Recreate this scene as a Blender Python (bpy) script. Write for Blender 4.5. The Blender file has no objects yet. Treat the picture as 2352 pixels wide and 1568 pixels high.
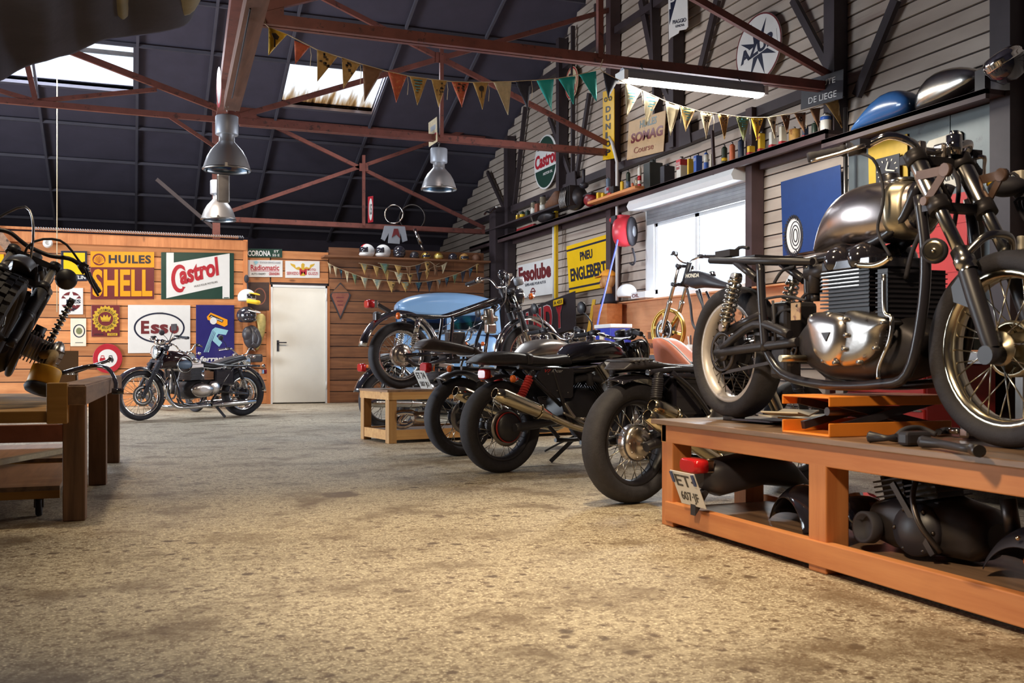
import bpy, math, random
from mathutils import Vector, Matrix
random.seed(7)
V = Vector
C = bpy.context.scene.collection
sin, cos, pi, R = math.sin, math.cos, math.pi, math.radians
# ---------------------------------------------------------------- camera geometry (metres; photo 2352x1568)
F, CX, HY, CH, YAW = 2287.0, 1176.0, 825.0, 0.77, R(20.96)
FX, FY, RX, RY = sin(YAW), cos(YAW), cos(YAW), -sin(YAW)
def pd(u, v, d):
    l = (u - CX) / F * d
    return V((FX * d + RX * l, FY * d + RY * l, CH + (HY - v) / F * d))
def onX(u, v, X): return pd(u, v, X / (FX + RX * (u - CX) / F))
def onY(u, v, Y): return pd(u, v, Y / (FY + RY * (u - CX) / F))
def onZ(u, v, z): return pd(u, v, (CH - z) * F / (v - HY))
class Plane:
    """vertical plane through p (x,y) with heading h (unit x,y): pixel -> (along, height); y = offset to the left"""
    def __init__(s, x, y, hx, hy):
        n = math.hypot(hx, hy); s.p = V((x, y)); s.h = V((hx / n, hy / n)); s.l = V((-hy / n, hx / n))
    def __call__(s, u, v, y=0.0):
        k = (u - CX) / F
        D = V((FX + RX * k, FY + RY * k))
        q = s.p + s.l * y
        d = q.dot(s.l) / D.dot(s.l)
        P = D * d
        return ((P - s.p).dot(s.h), CH + (HY - v) / F * d)
    def pts(s, L, y=0.0): return [s(u, v, y) for u, v in L]
# ---------------------------------------------------------------- materials
def lin(c): return tuple((x / 255 / 12.92) if x / 255 <= .04045 else ((x / 255 + .055) / 1.055) ** 2.4 for x in c)
MT = {}
def nt(name):
    m = bpy.data.materials.new(name); m.use_nodes = True
    t = m.node_tree; b = t.nodes['Principled BSDF']
    return m, t, b
def coords(t, scale=(1, 1, 1), kind='Object'):
    tc = t.nodes.new('ShaderNodeTexCoord'); mp = t.nodes.new('ShaderNodeMapping')
    mp.inputs['Scale'].default_value = scale
    t.links.new(tc.outputs[kind], mp.inputs['Vector']); return mp.outputs['Vector']
def noise(t, vec, scale, detail=4, rough=.55):
    n = t.nodes.new('ShaderNodeTexNoise'); n.inputs['Scale'].default_value = scale
    n.inputs['Detail'].default_value = detail; n.inputs['Roughness'].default_value = rough
    t.links.new(vec, n.inputs['Vector']); return n.outputs['Fac']
def ramp(t, fac, stops):
    r = t.nodes.new('ShaderNodeValToRGB'); e = r.color_ramp.elements
    while len(e) < len(stops): e.new(.5)
    for el, (p, c) in zip(e, stops): el.position = p; el.color = (*c, 1)
    t.links.new(fac, r.inputs['Fac']); return r.outputs['Color']
def mixc(t, fac, a, b, mode='MIX'):
    n = t.nodes.new('ShaderNodeMix'); n.data_type = 'RGBA'; n.blend_type = mode
    for i, x in ((0, fac), (6, a), (7, b)):
        if isinstance(x, (int, float)): n.inputs[i].default_value = x
        elif isinstance(x, tuple): n.inputs[i].default_value = (*x, 1)
        else: t.links.new(x, n.inputs[i])
    return n.outputs[2]
def bump(t, b, fac, s, d=.01):
    n = t.nodes.new('ShaderNodeBump'); n.inputs['Strength'].default_value = s; n.inputs['Distance'].default_value = d
    t.links.new(fac, n.inputs['Height']); t.links.new(n.outputs['Normal'], b.inputs['Normal'])
def mat(name, col, rough=.5, metal=0, var=.12, sc=9, bmp=0, coat=0, dirt=None, aniso=0):
    """surface with procedural colour variation; dirt = (colour, threshold) for worn patches"""
    m, t, b = nt(name); c = lin(col); vec = coords(t)
    f = noise(t, vec, sc)
    col_out = ramp(t, f, [(.25, tuple(x * (1 - var) for x in c)), (.75, tuple(min(1, x * (1 + var)) for x in c))])
    if dirt:
        f2 = noise(t, vec, dirt[2] if len(dirt) > 2 else 14, 6, .65)
        k = ramp(t, f2, [(dirt[1], (0, 0, 0)), (dirt[1] + .06, (1, 1, 1))])
        col_out = mixc(t, k, col_out, lin(dirt[0]))
    t.links.new(col_out, b.inputs['Base Color'])
    b.inputs['Roughness'].default_value = rough; b.inputs['Metallic'].default_value = metal
    b.inputs['Coat Weight'].default_value = coat
    if bmp: bump(t, b, noise(t, vec, sc * 4), bmp)
    MT[name] = m; return m
def wood(name, dark, light, axis, rough=.55, knots=True, isl=.35):
    m, t, b = nt(name)
    s = [9, 9, 9]; s[axis] = .7
    vec = coords(t, tuple(s)); f = noise(t, vec, 2.2, 6, .6)
    c1, c2 = lin(dark), lin(light)
    col = ramp(t, f, [(.28, c1), (.5, tuple((x + y) / 2 for x, y in zip(c1, c2))), (.75, c2)])
    g = t.nodes.new('ShaderNodeNewGeometry')
    k = ramp(t, g.outputs['Random Per Island'], [(0, (1 - isl,) * 3), (1, (1 + isl * .4,) * 3)])
    col = mixc(t, 1.0, col, k, 'MULTIPLY')
    if knots:
        v2 = t.nodes.new('ShaderNodeTexVoronoi'); s2 = [3.2, 3.2, 3.2]; s2[axis] = 1.3
        t.links.new(coords(t, tuple(s2)), v2.inputs['Vector']); v2.inputs['Scale'].default_value = 1.0
        kk = ramp(t, v2.outputs['Distance'], [(.05, (1, 1, 1)), (.1, (0, 0, 0))])
        col = mixc(t, kk, col, tuple(x * .4 for x in c1))
    f3 = noise(t, coords(t), 2.0, 5)
    col = mixc(t, ramp(t, f3, [(.5, (0, 0, 0)), (.8, (.55, .55, .55))]), col, tuple(x * .55 for x in c1))
    t.links.new(col, b.inputs['Base Color']); b.inputs['Roughness'].default_value = rough
    bump(t, b, f, .15, .004)
    MT[name] = m; return m
def glow(name, col, s):
    m, t, b = nt(name)
    b.inputs['Base Color'].default_value = (*lin(col), 1); b.inputs['Emission Color'].default_value = (*lin(col), 1)
    b.inputs['Emission Strength'].default_value = s; MT[name] = m; return m
def glass(name, tint=(255, 255, 255), gl=.12, streak=None):
    m, t, b = nt(name); t.nodes.remove(b)
    tr = t.nodes.new('ShaderNodeBsdfTransparent'); gs = t.nodes.new('ShaderNodeBsdfGlossy'); mx = t.nodes.new('ShaderNodeMixShader')
    gs.inputs['Roughness'].default_value = .05; tr.inputs['Color'].default_value = (*lin(tint), 1); mx.inputs[0].default_value = gl
    if streak:
        tc = coords(t, (7, .8, .8)); f = noise(t, tc, 1.4, 3, .5)
        w = t.nodes.new('ShaderNodeSeparateXYZ'); t.links.new(coords(t), w.inputs[0])
        ma = t.nodes.new('ShaderNodeMath'); ma.operation = 'MULTIPLY_ADD'; ma.inputs[1].default_value = streak; ma.inputs[2].default_value = -.08
        t.links.new(w.outputs['Y'], ma.inputs[0])
        m2 = t.nodes.new('ShaderNodeMath'); m2.operation = 'ADD'; t.links.new(f, m2.inputs[0]); t.links.new(ma.outputs[0], m2.inputs[1])
        t.links.new(ramp(t, m2.outputs[0], [(.52, lin(tint)), (.78, (.5, .36, .22)), (1, (.16, .1, .055))]), tr.inputs['Color'])
    t.links.new(tr.outputs[0], mx.inputs[1]); t.links.new(gs.outputs[0], mx.inputs[2])
    t.links.new(mx.outputs[0], t.nodes['Material Output'].inputs['Surface']); MT[name] = m; return m
BLK = (46, 44, 50)
mat('black_paint', (44, 42, 49), .3, 0, .1, coat=.15)
mat('gloss_black', (44, 42, 50), .12, 0, .1, coat=1)
mat('satin_black', (47, 45, 52), .42, 0, .2, dirt=((70, 62, 56), .66))
mat('black_plastic', (56, 54, 62), .55, 0, .15)
mat('tyre', (51, 49, 55), .75, 0, .2, 30, .2, dirt=((74, 68, 64), .7, 5))
mat('rubber', (52, 50, 57), .7, 0, .15)
mat('chrome', (225, 222, 220), .08, 1, .05)
mat('dull_chrome', (200, 196, 190), .22, 1, .1)
mat('alloy', (178, 172, 166), .32, 1, .15, 12, .05, dirt=((110, 98, 88), .64))
mat('polished_alloy', (212, 202, 196), .27, 1, .12, 8)
mat('raw_tank', (206, 192, 188), .27, 1, .2, 3)
mat('bare_metal_matt', (192, 180, 156), .36, 1, .2, 5)
mat('brass_pipe', (224, 210, 180), .16, 1, .12, 5)
mat('steel', (150, 146, 144), .35, 1, .15)
mat('dark_steel', (88, 82, 80), .4, .9, .25, dirt=((96, 66, 48), .62))
mat('engine_dark', (60, 56, 58), .45, .5, .3, dirt=((96, 86, 76), .62))
mat('spoke', (196, 190, 178), .25, 1, .05)
mat('dark_spoke', (110, 104, 98), .35, 1, .1)
mat('white_rim', (214, 206, 202), .35, .2, .06)
mat('gold_rim', (196, 160, 84), .3, .85, .1)
mat('brass_rim', (228, 216, 190), .2, 1, .1)
mat('leather', (60, 57, 62), .4, 0, .25, 24, .08)
mat('brown_leather', (66, 56, 55), .4, 0, .25, 24, .08)
mat('silver_tank', (192, 184, 178), .28, .75, .06)
mat('maroon', (48, 30, 34), .12, 0, .1, coat=1)
mat('blue_grey', (96, 112, 134), .4, 0, .1)
mat('orange_lens', (236, 110, 40), .2, 0, .06)
mat('red_lens', (186, 30, 34), .15, 0, .1)
mat('lens_glass', (226, 230, 232), .08, .6, .05)
mat('red_spring', (212, 60, 56), .35, 0, .08)
mat('red_part', (172, 44, 42), .35, 0, .1)
mat('coral', (240, 140, 104), .4, 0, .05)
mat('truss_red', (120, 70, 62), .5, .1, .25, 6, dirt=((78, 52, 50), .58))
mat('wall_steel', (74, 56, 58), .55, .1, .2, 5)
mat('dark_wall_steel', (58, 48, 52), .55, .1, .2, 5)
mat('roof', (70, 65, 80), .9, 0, .12, 3)
mat('roof_purlin', (80, 77, 88), .7, 0, .15, 3)
mat('lamp_grey', (160, 164, 174), .45, .3, .06)
mat('spun_alu', (182, 180, 182), .36, .7, .08, 3)
mat('white_paint', (226, 226, 226), .45, 0, .04)
mat('door_white', (238, 234, 224), .4, 0, .05, 3, dirt=((190, 180, 168), .72, 2))
mat('pvc', (232, 236, 240), .35, 0, .02)
mat('cream', (232, 222, 200), .5, 0, .08, dirt=((190, 160, 120), .68))
mat('sign_white', (226, 224, 222), .25, 0, .04, 6, dirt=((120, 92, 76), .76))
mat('sign_blue', (36, 62, 118), .25, 0, .06, dirt=((84, 92, 110), .76))
mat('sign_indigo', (50, 46, 110), .2, 0, .08, coat=.5)
mat('sign_yellow', (244, 194, 26), .3, 0, .05, 4, dirt=((190, 140, 40), .74))
mat('sign_amber', (240, 156, 30), .3, 0, .04, 4)
mat('sign_maroon', (112, 46, 50), .3, 0, .06)
mat('sign_red', (178, 42, 54), .3, 0, .08)
mat('sign_green', (38, 66, 56), .3, 0, .08, dirt=((70, 84, 76), .72))
mat('sign_navy', (38, 42, 62), .3, 0, .08)
mat('sign_black', (48, 46, 52), .35, 0, .1)
mat('sign_aqua', (150, 200, 214), .35, 0, .05)
mat('sign_tan', (196, 162, 120), .45, 0, .12, 6, dirt=((128, 84, 60), .62))
mat('sign_gold', (212, 172, 56), .35, .1, .1)
mat('rusty_plaque', (142, 84, 66), .6, 0, .25, 12, .2)
mat('turquoise', (40, 176, 172), .6, 0, .1)
mat('flag_yellow', (222, 176, 50), .65, 0, .2, 30)
mat('flag_tan', (190, 152, 90), .7, 0, .22, 30, dirt=((120, 88, 52), .6))
mat('flag_red', (196, 96, 66), .65, 0, .2, 30, dirt=((220, 160, 96), .58, 34))
mat('flag_pale', (206, 190, 156), .7, 0, .15, 30)
mat('flag_brown', (130, 94, 66), .7, 0, .2, 30)
mat('flag_navy', (42, 44, 60), .6, 0, .15)
mat('flag_green', (120, 124, 84), .7, 0, .25, 30)
mat('cord', (214, 196, 164), .8, 0, .1)
mat('print_ink', (64, 54, 44), .7, 0, .2)
mat('print_teal', (70, 150, 170), .6, 0, .3, 30)
mat('canvas', (140, 134, 112), .85, 0, .25, 4, .2)
mat('dark_canvas', (62, 61, 80), .85, 0, .2, 4, .2)
mat('grey_sheet', (98, 106, 108), .42, .25, .22, 2.5, dirt=((80, 84, 88), .62, 3))
mat('lift_orange', (244, 146, 52), .4, 0, .08, dirt=((110, 66, 36), .66))
mat('tool_red', (214, 62, 60), .35, 0, .05)
mat('dark_red', (140, 36, 40), .4, 0, .1)
mat('paper', (222, 212, 190), .7, 0, .06)
mat('cardboard', (150, 124, 104), .8, 0, .08)
mat('blue_paint', (58, 106, 168), .22, 0, .08, 6, coat=.4)
mat('van_blue', (134, 172, 214), .3, 0, .06, 2.5, coat=.25, dirt=((110, 130, 150), .72, 3))
mat('van_grey', (106, 112, 124), .35, 0, .1, 3)
mat('interior', (70, 52, 46), .8, 0, .2)
mat('hose_blue', (92, 104, 206), .45, 0, .05)
mat('reel_red', (216, 62, 74), .35, 0, .05)
mat('box_blue', (50, 62, 170), .4, 0, .05)
mat('skin_wax', (196, 140, 84), .5, 0, .1)
mat('cap_orange', (240, 160, 44), .7, 0, .08)
mat('tin_green', (44, 58, 46), .4, .1, .12)
mat('tin_orange', (220, 112, 66), .45, 0, .12, dirt=((150, 80, 56), .66))
mat('tin_yellow', (242, 196, 44), .45, 0, .1, dirt=((180, 130, 50), .7))
mat('tin_blue', (48, 92, 178), .4, 0, .1)
mat('tin_white', (228, 224, 214), .45, 0, .06, dirt=((190, 160, 120), .7))
mat('tin_red', (196, 44, 50), .4, 0, .1)
mat('tin_navy', (46, 58, 84), .4, 0, .12)
mat('tin_rust', (186, 140, 70), .6, 0, .3, 20, dirt=((140, 84, 40), .55))
mat('jerry', (58, 62, 60), .5, 0, .15)
mat('jar_glass', (150, 140, 120), .1, .3, .3, 30)
mat('gold_flake', (206, 164, 70), .25, .7, .15, 16)
mat('gold_cloth', (198, 178, 110), .5, .3, .3, 12)
mat('bark', (110, 72, 50), .7, 0, .3)
mat('heat_wrap', (150, 126, 90), .8, 0, .35, 18, .3)
mat('cover_yellow', (246, 178, 44), .5, 0, .2, 3)
mat('brown_steel', (112, 88, 76), .45, .5, .25, 10)
mat('galv', (150, 152, 156), .4, .6, .12)
glow('tube_light', (255, 250, 236), 9)
glass('window_glass', (250, 252, 255), .06)
glass('van_glass', (190, 205, 215), .1)
glass('skylight_glass', (250, 252, 255), .03, streak=.8)
glass('skylight_clear', (250, 252, 255), .03)
wood('pine_back', (196, 122, 72), (226, 156, 100), 0)
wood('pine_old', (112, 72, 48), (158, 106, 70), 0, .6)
wood('pine_side', (206, 142, 98), (230, 170, 124), 1)
wood('pine_trim', (186, 112, 64), (220, 146, 92), 2)
wood('bench_y', (206, 124, 68), (236, 160, 98), 1)
wood('bench_x', (196, 138, 78), (232, 182, 116), 0)
wood('bench_z', (206, 124, 68), (236, 160, 98), 2)
wood('bench_z2', (190, 134, 76), (226, 176, 112), 2)
wood('ply_top', (96, 76, 64), (176, 140, 110), 1, .35, False)
wood('old_y', (120, 92, 76), (178, 140, 112), 1, .7)
wood('old_x', (176, 128, 66), (214, 164, 92), 0, .7)
wood('old_z', (104, 76, 58), (168, 126, 96), 2, .7)
wood('beam_wood', (92, 60, 50), (130, 88, 70), 1, .7)
wood('pallet', (124, 100, 84), (170, 142, 118), 0, .8)
def floor_mat():
    m, t, b = nt('concrete'); vec = coords(t)
    n1 = noise(t, vec, .45, 5, .55); n2 = noise(t, vec, 26, 8, .75); n3 = noise(t, vec, 2.6, 5, .6); n4 = noise(t, vec, 90, 3, .6)
    col = ramp(t, n1, [(.3, lin((158, 144, 122))), (.7, lin((206, 192, 166)))])
    col = mixc(t, ramp(t, n2, [(.42, (.95, .95, .95)), (.56, (0, 0, 0))]), col, lin((124, 104, 82)))
    col = mixc(t, ramp(t, n4, [(.52, (0, 0, 0)), (.66, (.9, .9, .9))]), col, lin((244, 232, 204)))
    w = mixc(t, .06, vec, n_col(t, vec))
    for sc, lo, hi, msk, c in ((7, .16, .24, (.5, .56), (88, 70, 54)), (15, .2, .3, (.47, .53), (98, 78, 60)), (2.2, .16, .22, (.52, .56), (104, 84, 66))):
        v = t.nodes.new('ShaderNodeTexVoronoi'); v.inputs['Scale'].default_value = sc; v.inputs['Randomness'].default_value = 1; t.links.new(mixc(t, .5 / sc, vec, n_col(t, vec)), v.inputs['Vector'])
        d = t.nodes.new('ShaderNodeMath'); d.operation = 'MULTIPLY_ADD'; d.inputs[1].default_value = .35; t.links.new(noise(t, vec, sc * 5, 5, .7), d.inputs[0]); t.links.new(v.outputs['Distance'], d.inputs[2])
        k = ramp(t, d.outputs[0], [(lo + .14, (1, 1, 1)), (hi + .14, (0, 0, 0))])
        km = ramp(t, noise(t, vec, sc * .45, 4, .6), [(msk[0], (0, 0, 0)), (msk[1], (.9, .9, .9))])
        col = mixc(t, mixc(t, 1.0, k, km, 'MULTIPLY'), col, lin(c))
    col = mixc(t, ramp(t, n3, [(.5, (0, 0, 0)), (.66, (.8, .8, .8))]), col, lin((112, 92, 68)))
    t.links.new(col, b.inputs['Base Color']); b.inputs['Roughness'].default_value = .55
    bump(t, b, n2, .3, .012); MT['concrete'] = m
def n_col(t, vec):
    n = t.nodes.new('ShaderNodeTexNoise'); n.inputs['Scale'].default_value = 4; t.links.new(vec, n.inputs['Vector']); return n.outputs['Color']
floor_mat()
def siding_mat():
    m, t, b = nt('siding'); vec = coords(t, (1, .35, 1)); f = noise(t, vec, 2.4, 5)
    col = ramp(t, f, [(.3, lin((166, 150, 138))), (.7, lin((198, 183, 170)))])
    f2 = noise(t, coords(t, (1, .15, 5)), 2.2, 4)
    col = mixc(t, ramp(t, f2, [(.56, (0, 0, 0)), (.74, (.6, .6, .6))]), col, lin((140, 112, 104)))
    t.links.new(col, b.inputs['Base Color']); b.inputs['Roughness'].default_value = .6; MT['siding'] = m
siding_mat()
# ---------------------------------------------------------------- mesh builder
ORG = {}
def frame(axis):
    a = V(axis).normalized(); h = V((0, 0, 1)) if abs(a.z) < .95 else V((1, 0, 0))
    x = h.cross(a).normalized(); return x, a.cross(x), a
def smooth_path(P, k=4, closed=False):
    P = [V(p) for p in P]; n = len(P)
    if n < 3: return P
    out = []
    rng = range(n if closed else n - 1)
    for i in rng:
        g = lambda j: P[j % n] if closed else P[max(0, min(n - 1, j))]
        a, b, c, d = g(i - 1), g(i), g(i + 1), g(i + 2)
        for s in range(k):
            t = s / k
            out.append(.5 * ((2 * b) + (c - a) * t + (2 * a - 5 * b + 4 * c - d) * t * t + (3 * b - a - 3 * c + d) * t ** 3))
    if not closed: out.append(P[-1])
    return out
class M:
    def __init__(s): s.v = []; s.f = []; s.sm = []
    def add(s, vs, fs, smooth=False):
        o = len(s.v); s.v += [V(p) for p in vs]
        for q in fs: s.f.append([o + i for i in q]); s.sm.append(smooth)
        return s
    def box(s, c, d, rot=None):
        c = V(c); h = V(d) / 2
        P = [V((x * h.x, y * h.y, z * h.z)) for x in (-1, 1) for y in (-1, 1) for z in (-1, 1)]
        if rot is not None: P = [rot @ p for p in P]
        return s.add([c + p for p in P], [(0, 1, 3, 2), (4, 6, 7, 5), (0, 4, 5, 1), (2, 3, 7, 6), (0, 2, 6, 4), (1, 5, 7, 3)])
    def bb(s, x0, x1, y0, y1, z0, z1): return s.box(((x0 + x1) / 2, (y0 + y1) / 2, (z0 + z1) / 2), (abs(x1 - x0), abs(y1 - y0), abs(z1 - z0)))
    def bar(s, p, q, w, h=None):
        """rectangular bar from p to q; w across, h along the up-ish direction"""
        p, q = V(p), V(q); h = h or w; x, y, a = frame(q - p)
        P = [e + x * (i * w / 2) + y * (j * h / 2) for e in (p, q) for i, j in ((-1, -1), (1, -1), (1, 1), (-1, 1))]
        return s.add(P, [(3, 2, 1, 0), (4, 5, 6, 7), (0, 1, 5, 4), (1, 2, 6, 5), (2, 3, 7, 6), (3, 0, 4, 7)])
    def loft(s, rings, cap=True, closed=False, smooth=True):
        n = len(rings[0]); o = len(s.v)
        for r in rings: s.v += [V(p) for p in r]
        m = len(rings)
        for i in range(m if closed else m - 1):
            a, b = o + i * n, o + ((i + 1) % m) * n
            for j in range(n): s.f.append([a + j, a + (j + 1) % n, b + (j + 1) % n, b + j]); s.sm.append(smooth)
        if cap and not closed:
            s.f.append([o + j for j in range(n)][::-1]); s.sm.append(False)
            s.f.append([o + (m - 1) * n + j for j in range(n)]); s.sm.append(False)
        return s
    def tube(s, P, r, n=8, k=0, closed=False, cap=True):
        if k: 
            if not isinstance(r, (int, float)):
                rr = r; m0 = len(P); 
                P = smooth_path(P, k, closed); r = [rr[min(m0 - 1, i // k)] + (rr[min(m0 - 1, i // k + 1)] - rr[min(m0 - 1, i // k)]) * (i % k) / k for i in range(len(P))]
            else: P = smooth_path(P, k, closed)
        P = [V(p) for p in P]; m = len(P)
        if isinstance(r, (int, float)): r = [r] * m
        rings = []; x = None
        for i in range(m):
            t = (P[(i + 1) % m] - P[i - 1]) if closed else P[min(i + 1, m - 1)] - P[max(i - 1, 0)]
            if t.length < 1e-9: t = V((0, 0, 1))
            t.normalize()
            if x is None: x = frame(t)[0]
            x = x - t * x.dot(t)
            x = x.normalized() if x.length > 1e-6 else frame(t)[0]
            y = t.cross(x)
            rings.append([P[i] + (x * cos(2 * pi * j / n) + y * sin(2 * pi * j / n)) * r[i] for j in range(n)])
        return s.loft(rings, cap, closed)
    def cyl(s, p, q, r, r2=None, n=16): 
        return s.tube([p, q], [r, r if r2 is None else r2], n)
    def lathe(s, prof, o, axis, n=24, closed=False):
        """prof: (radius, height along axis)"""
        x, y, a = frame(axis); o = V(o); rings = []
        for i in range(n):
            d = x * cos(2 * pi * i / n) + y * sin(2 * pi * i / n)
            rings.append([o + d * r + a * h for r, h in prof])
        m = len(prof); b = len(s.v)
        for q in rings: s.v += q
        for i in range(n):
            i2 = (i + 1) % n
            for j in range(m if closed else m - 1):
                j2 = (j + 1) % m
                s.f.append([b + i * m + j, b + i2 * m + j, b + i2 * m + j2, b + i * m + j2]); s.sm.append(True)
        return s
    def torus(s, o, axis, Rm, ra, rr=None, n=32, m=12, e=1.0):
        """ra = half width along axis, rr = half height radially"""
        rr = rr or ra
        def sg(x): return math.copysign(abs(x) ** e, x)
        return s.lathe([(Rm + rr * sg(cos(2 * pi * j / m)), ra * sg(sin(2 * pi * j / m))) for j in range(m)], o, axis, n, True)
    def ell(s, c, r, n=16, m=10, rot=None, z0=-1.0, z1=1.0):
        """ellipsoid, optionally cut between z0..z1 (unit heights)"""
        c = V(c); rings = []
        a0, a1 = math.asin(z0), math.asin(z1)
        for i in range(m + 1):
            a = a0 + (a1 - a0) * i / m
            q = [V((r[0] * cos(a) * cos(2 * pi * j / n), r[1] * cos(a) * sin(2 * pi * j / n), r[2] * sin(a))) for j in range(n)]
            rings.append([c + (rot @ p if rot is not None else p) for p in q])
        return s.loft(rings, True)
    def prism(s, P, off, smooth=False):
        P = [V(p) for p in P]; off = V(off); n = len(P)
        s.add(P + [p + off for p in P], [])
        o = len(s.v) - 2 * n
        s.f.append([o + i for i in range(n)][::-1]); s.f.append([o + n + i for i in range(n)]); s.sm += [False, False]
        for i in range(n): s.f.append([o + i, o + (i + 1) % n, o + n + (i + 1) % n, o + n + i]); s.sm.append(smooth)
        return s
    def helix(s, p, q, r, turns, w, n=6, per=12):
        p, q = V(p), V(q); x, y, a = frame(q - p); L = (q - p).length; N = int(turns * per)
        return s.tube([p + a * (L * i / N) + (x * cos(2 * pi * i / per) + y * sin(2 * pi * i / per)) * r for i in range(N + 1)], w, n)
    def text(s, body, o, x, y, w=None, h=None, nrm=None, t=.002, bold=0.0, shear=0.0, font_sp=1.0):
        """flat lettering fitted to w (along x) and h (along y) from its lower left corner o"""
        cu = bpy.data.curves.new('lettering', 'FONT'); cu.body = body; cu.offset = bold; cu.shear = shear; cu.space_character = font_sp
        cu.resolution_u = 3; cu.extrude = .02
        ob = bpy.data.objects.new('lettering', cu); me = bpy.data.meshes.new_from_object(ob)
        P = [v.co.copy() for v in me.vertices]; fs = [list(p.vertices) for p in me.polygons]
        bpy.data.objects.remove(ob); bpy.data.curves.remove(cu); bpy.data.meshes.remove(me)
        if not P: return s
        x0, x1 = min(p.x for p in P), max(p.x for p in P); y0, y1 = min(p.y for p in P), max(p.y for p in P)
        x, y, o = V(x).normalized(), V(y).normalized(), V(o)
        n = V(nrm) if nrm is not None else x.cross(y).normalized()
        kx = (w / (x1 - x0)) if w else (h / (y1 - y0)); ky = (h / (y1 - y0)) if h else kx
        return s.add([o + x * ((p.x - x0) * kx) + y * ((p.y - y0) * ky) + n * (t * (.5 + p.z / .04)) for p in P], fs)
    def build(s, name, m, parent=None, local=False, bevel=0, sub=0, label=None, solid=0):
        o0 = V((0, 0, 0)) if (parent is None or local) else ORG[parent.name]
        me = bpy.data.meshes.new(name)
        me.from_pydata([p - o0 for p in s.v], [], s.f)
        for p, q in zip(me.polygons, s.sm): p.use_smooth = q
        me.materials.append(MT[m] if isinstance(m, str) else m)
        import bmesh
        b = bmesh.new(); b.from_mesh(me); bmesh.ops.recalc_face_normals(b, faces=b.faces); b.to_mesh(me); b.free()
        o = bpy.data.objects.new(name, me); C.objects.link(o)
        if parent is not None: o.parent = parent
        ORG[o.name] = o0
        if solid:
            d = o.modifiers.new('thickness', 'SOLIDIFY'); d.thickness = solid; d.offset = 0
        if bevel:
            d = o.modifiers.new('edge', 'BEVEL'); d.width = bevel; d.segments = 2; d.limit_method = 'ANGLE'; d.angle_limit = R(40)
        if sub:
            d = o.modifiers.new('smooth', 'SUBSURF'); d.levels = d.render_levels = sub
        if label: o['label'] = label
        return o
def thing(name, label, cat, loc=(0, 0, 0), rz=0, group=None):
    o = bpy.data.objects.new(name, None); C.objects.link(o); o.empty_display_size = .1
    o.location = loc; o.rotation_euler = (0, 0, rz); ORG[o.name] = V(loc)
    return tag(o, label, cat, group)
def tag(o, label, cat, group=None):
    o['label'] = label; o['category'] = cat
    if group: o['group'] = group
    return o
def struct(name, mb, m, parent=None, **k):
    o = mb.build(name, m, parent, **k)
    if parent is None: o['kind'] = 'structure'
    return o
# ================================================================ THE BUILDING
XR, YB, XL, YF = 6.7, 17.6, -7.0, -3.5
RIDGE = 8.4
def roofz(Y): return 12.0 - .389 * Y if Y > RIDGE else 12.0 - .389 * RIDGE - .389 * (RIDGE - Y)
struct('floor', M().bb(XL, XR + .1, YF, 22.2, -.12, 0), 'concrete')
# roof shell with two skylight holes
def roof():
    xs = [XL - .1, -2.9, .04, 2.42, 4.02, XR + .2]; ys = [YF, RIDGE, 16.4, 17.5, 22.2]
    for nm, yi in (('ceiling', 0),):
        mb = M()
        for j in range(4):
            for i in range(5):
                if j == 2 and i in (1, 3): continue
                q = [V((xs[a], ys[b], roofz(ys[b]))) for a, b in ((i, j), (i + 1, j), (i + 1, j + 1), (i, j + 1))]
                mb.prism(q, (0, 0, .06))
        struct(nm, mb, 'roof')
    pm = M()
    for k in range(13):
        y = 9.0 + k * 1.05; z = roofz(y) - .03
        if abs(y - 17) < .45: continue
        pm.bb(XL, XR, y - .025, y + .025, z - .05, z)
    for x in (-5.6, -4.2, -2.95, -1.4, .1, 1.2, 2.38, 4.06, 5.4):
        pm.bar((x, RIDGE, roofz(RIDGE) - .06), (x, 22, roofz(22) - .06), .04, .05)
    struct('trim_2', pm, 'roof_purlin')
    n = 2
    for x0, x1, g in ((-2.9, .04, 'skylight_clear'), (2.42, 4.02, 'skylight_glass')):
        f = M()
        for a, b, y0, y1 in ((x0 - .05, x0, 16.35, 17.55), (x1, x1 + .05, 16.35, 17.55), (x0, x1, 16.35, 16.4), (x0, x1, 17.5, 17.55)):
            f.prism([(a, y0, roofz(y0) - .05), (b, y0, roofz(y0) - .05), (b, y1, roofz(y1) - .05), (a, y1, roofz(y1) - .05)], (0, 0, .12))
        fo = struct('window_%d' % n, f, 'roof_purlin'); n += 1
        p = M().prism([(x0, 16.4, roofz(16.4) + .02), (x1, 16.4, roofz(16.4) + .02), (x1, 17.5, roofz(17.5) + .02), (x0, 17.5, roofz(17.5) + .02)], (0, 0, .01))
        me = p.build('pane', g, fo)
        # streaks gather along the lower edge: pane origin there
        d = V((x0, 16.95, roofz(16.95))); me.location = d
        for v in me.data.vertices: v.co -= d
        if n == 3:
            b = M().bb(x0, x1, 16.72, 16.78, roofz(16.75) + .04, roofz(16.75) + .1); b.build('glazing_bar', 'dark_steel', fo)
roof()
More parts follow.
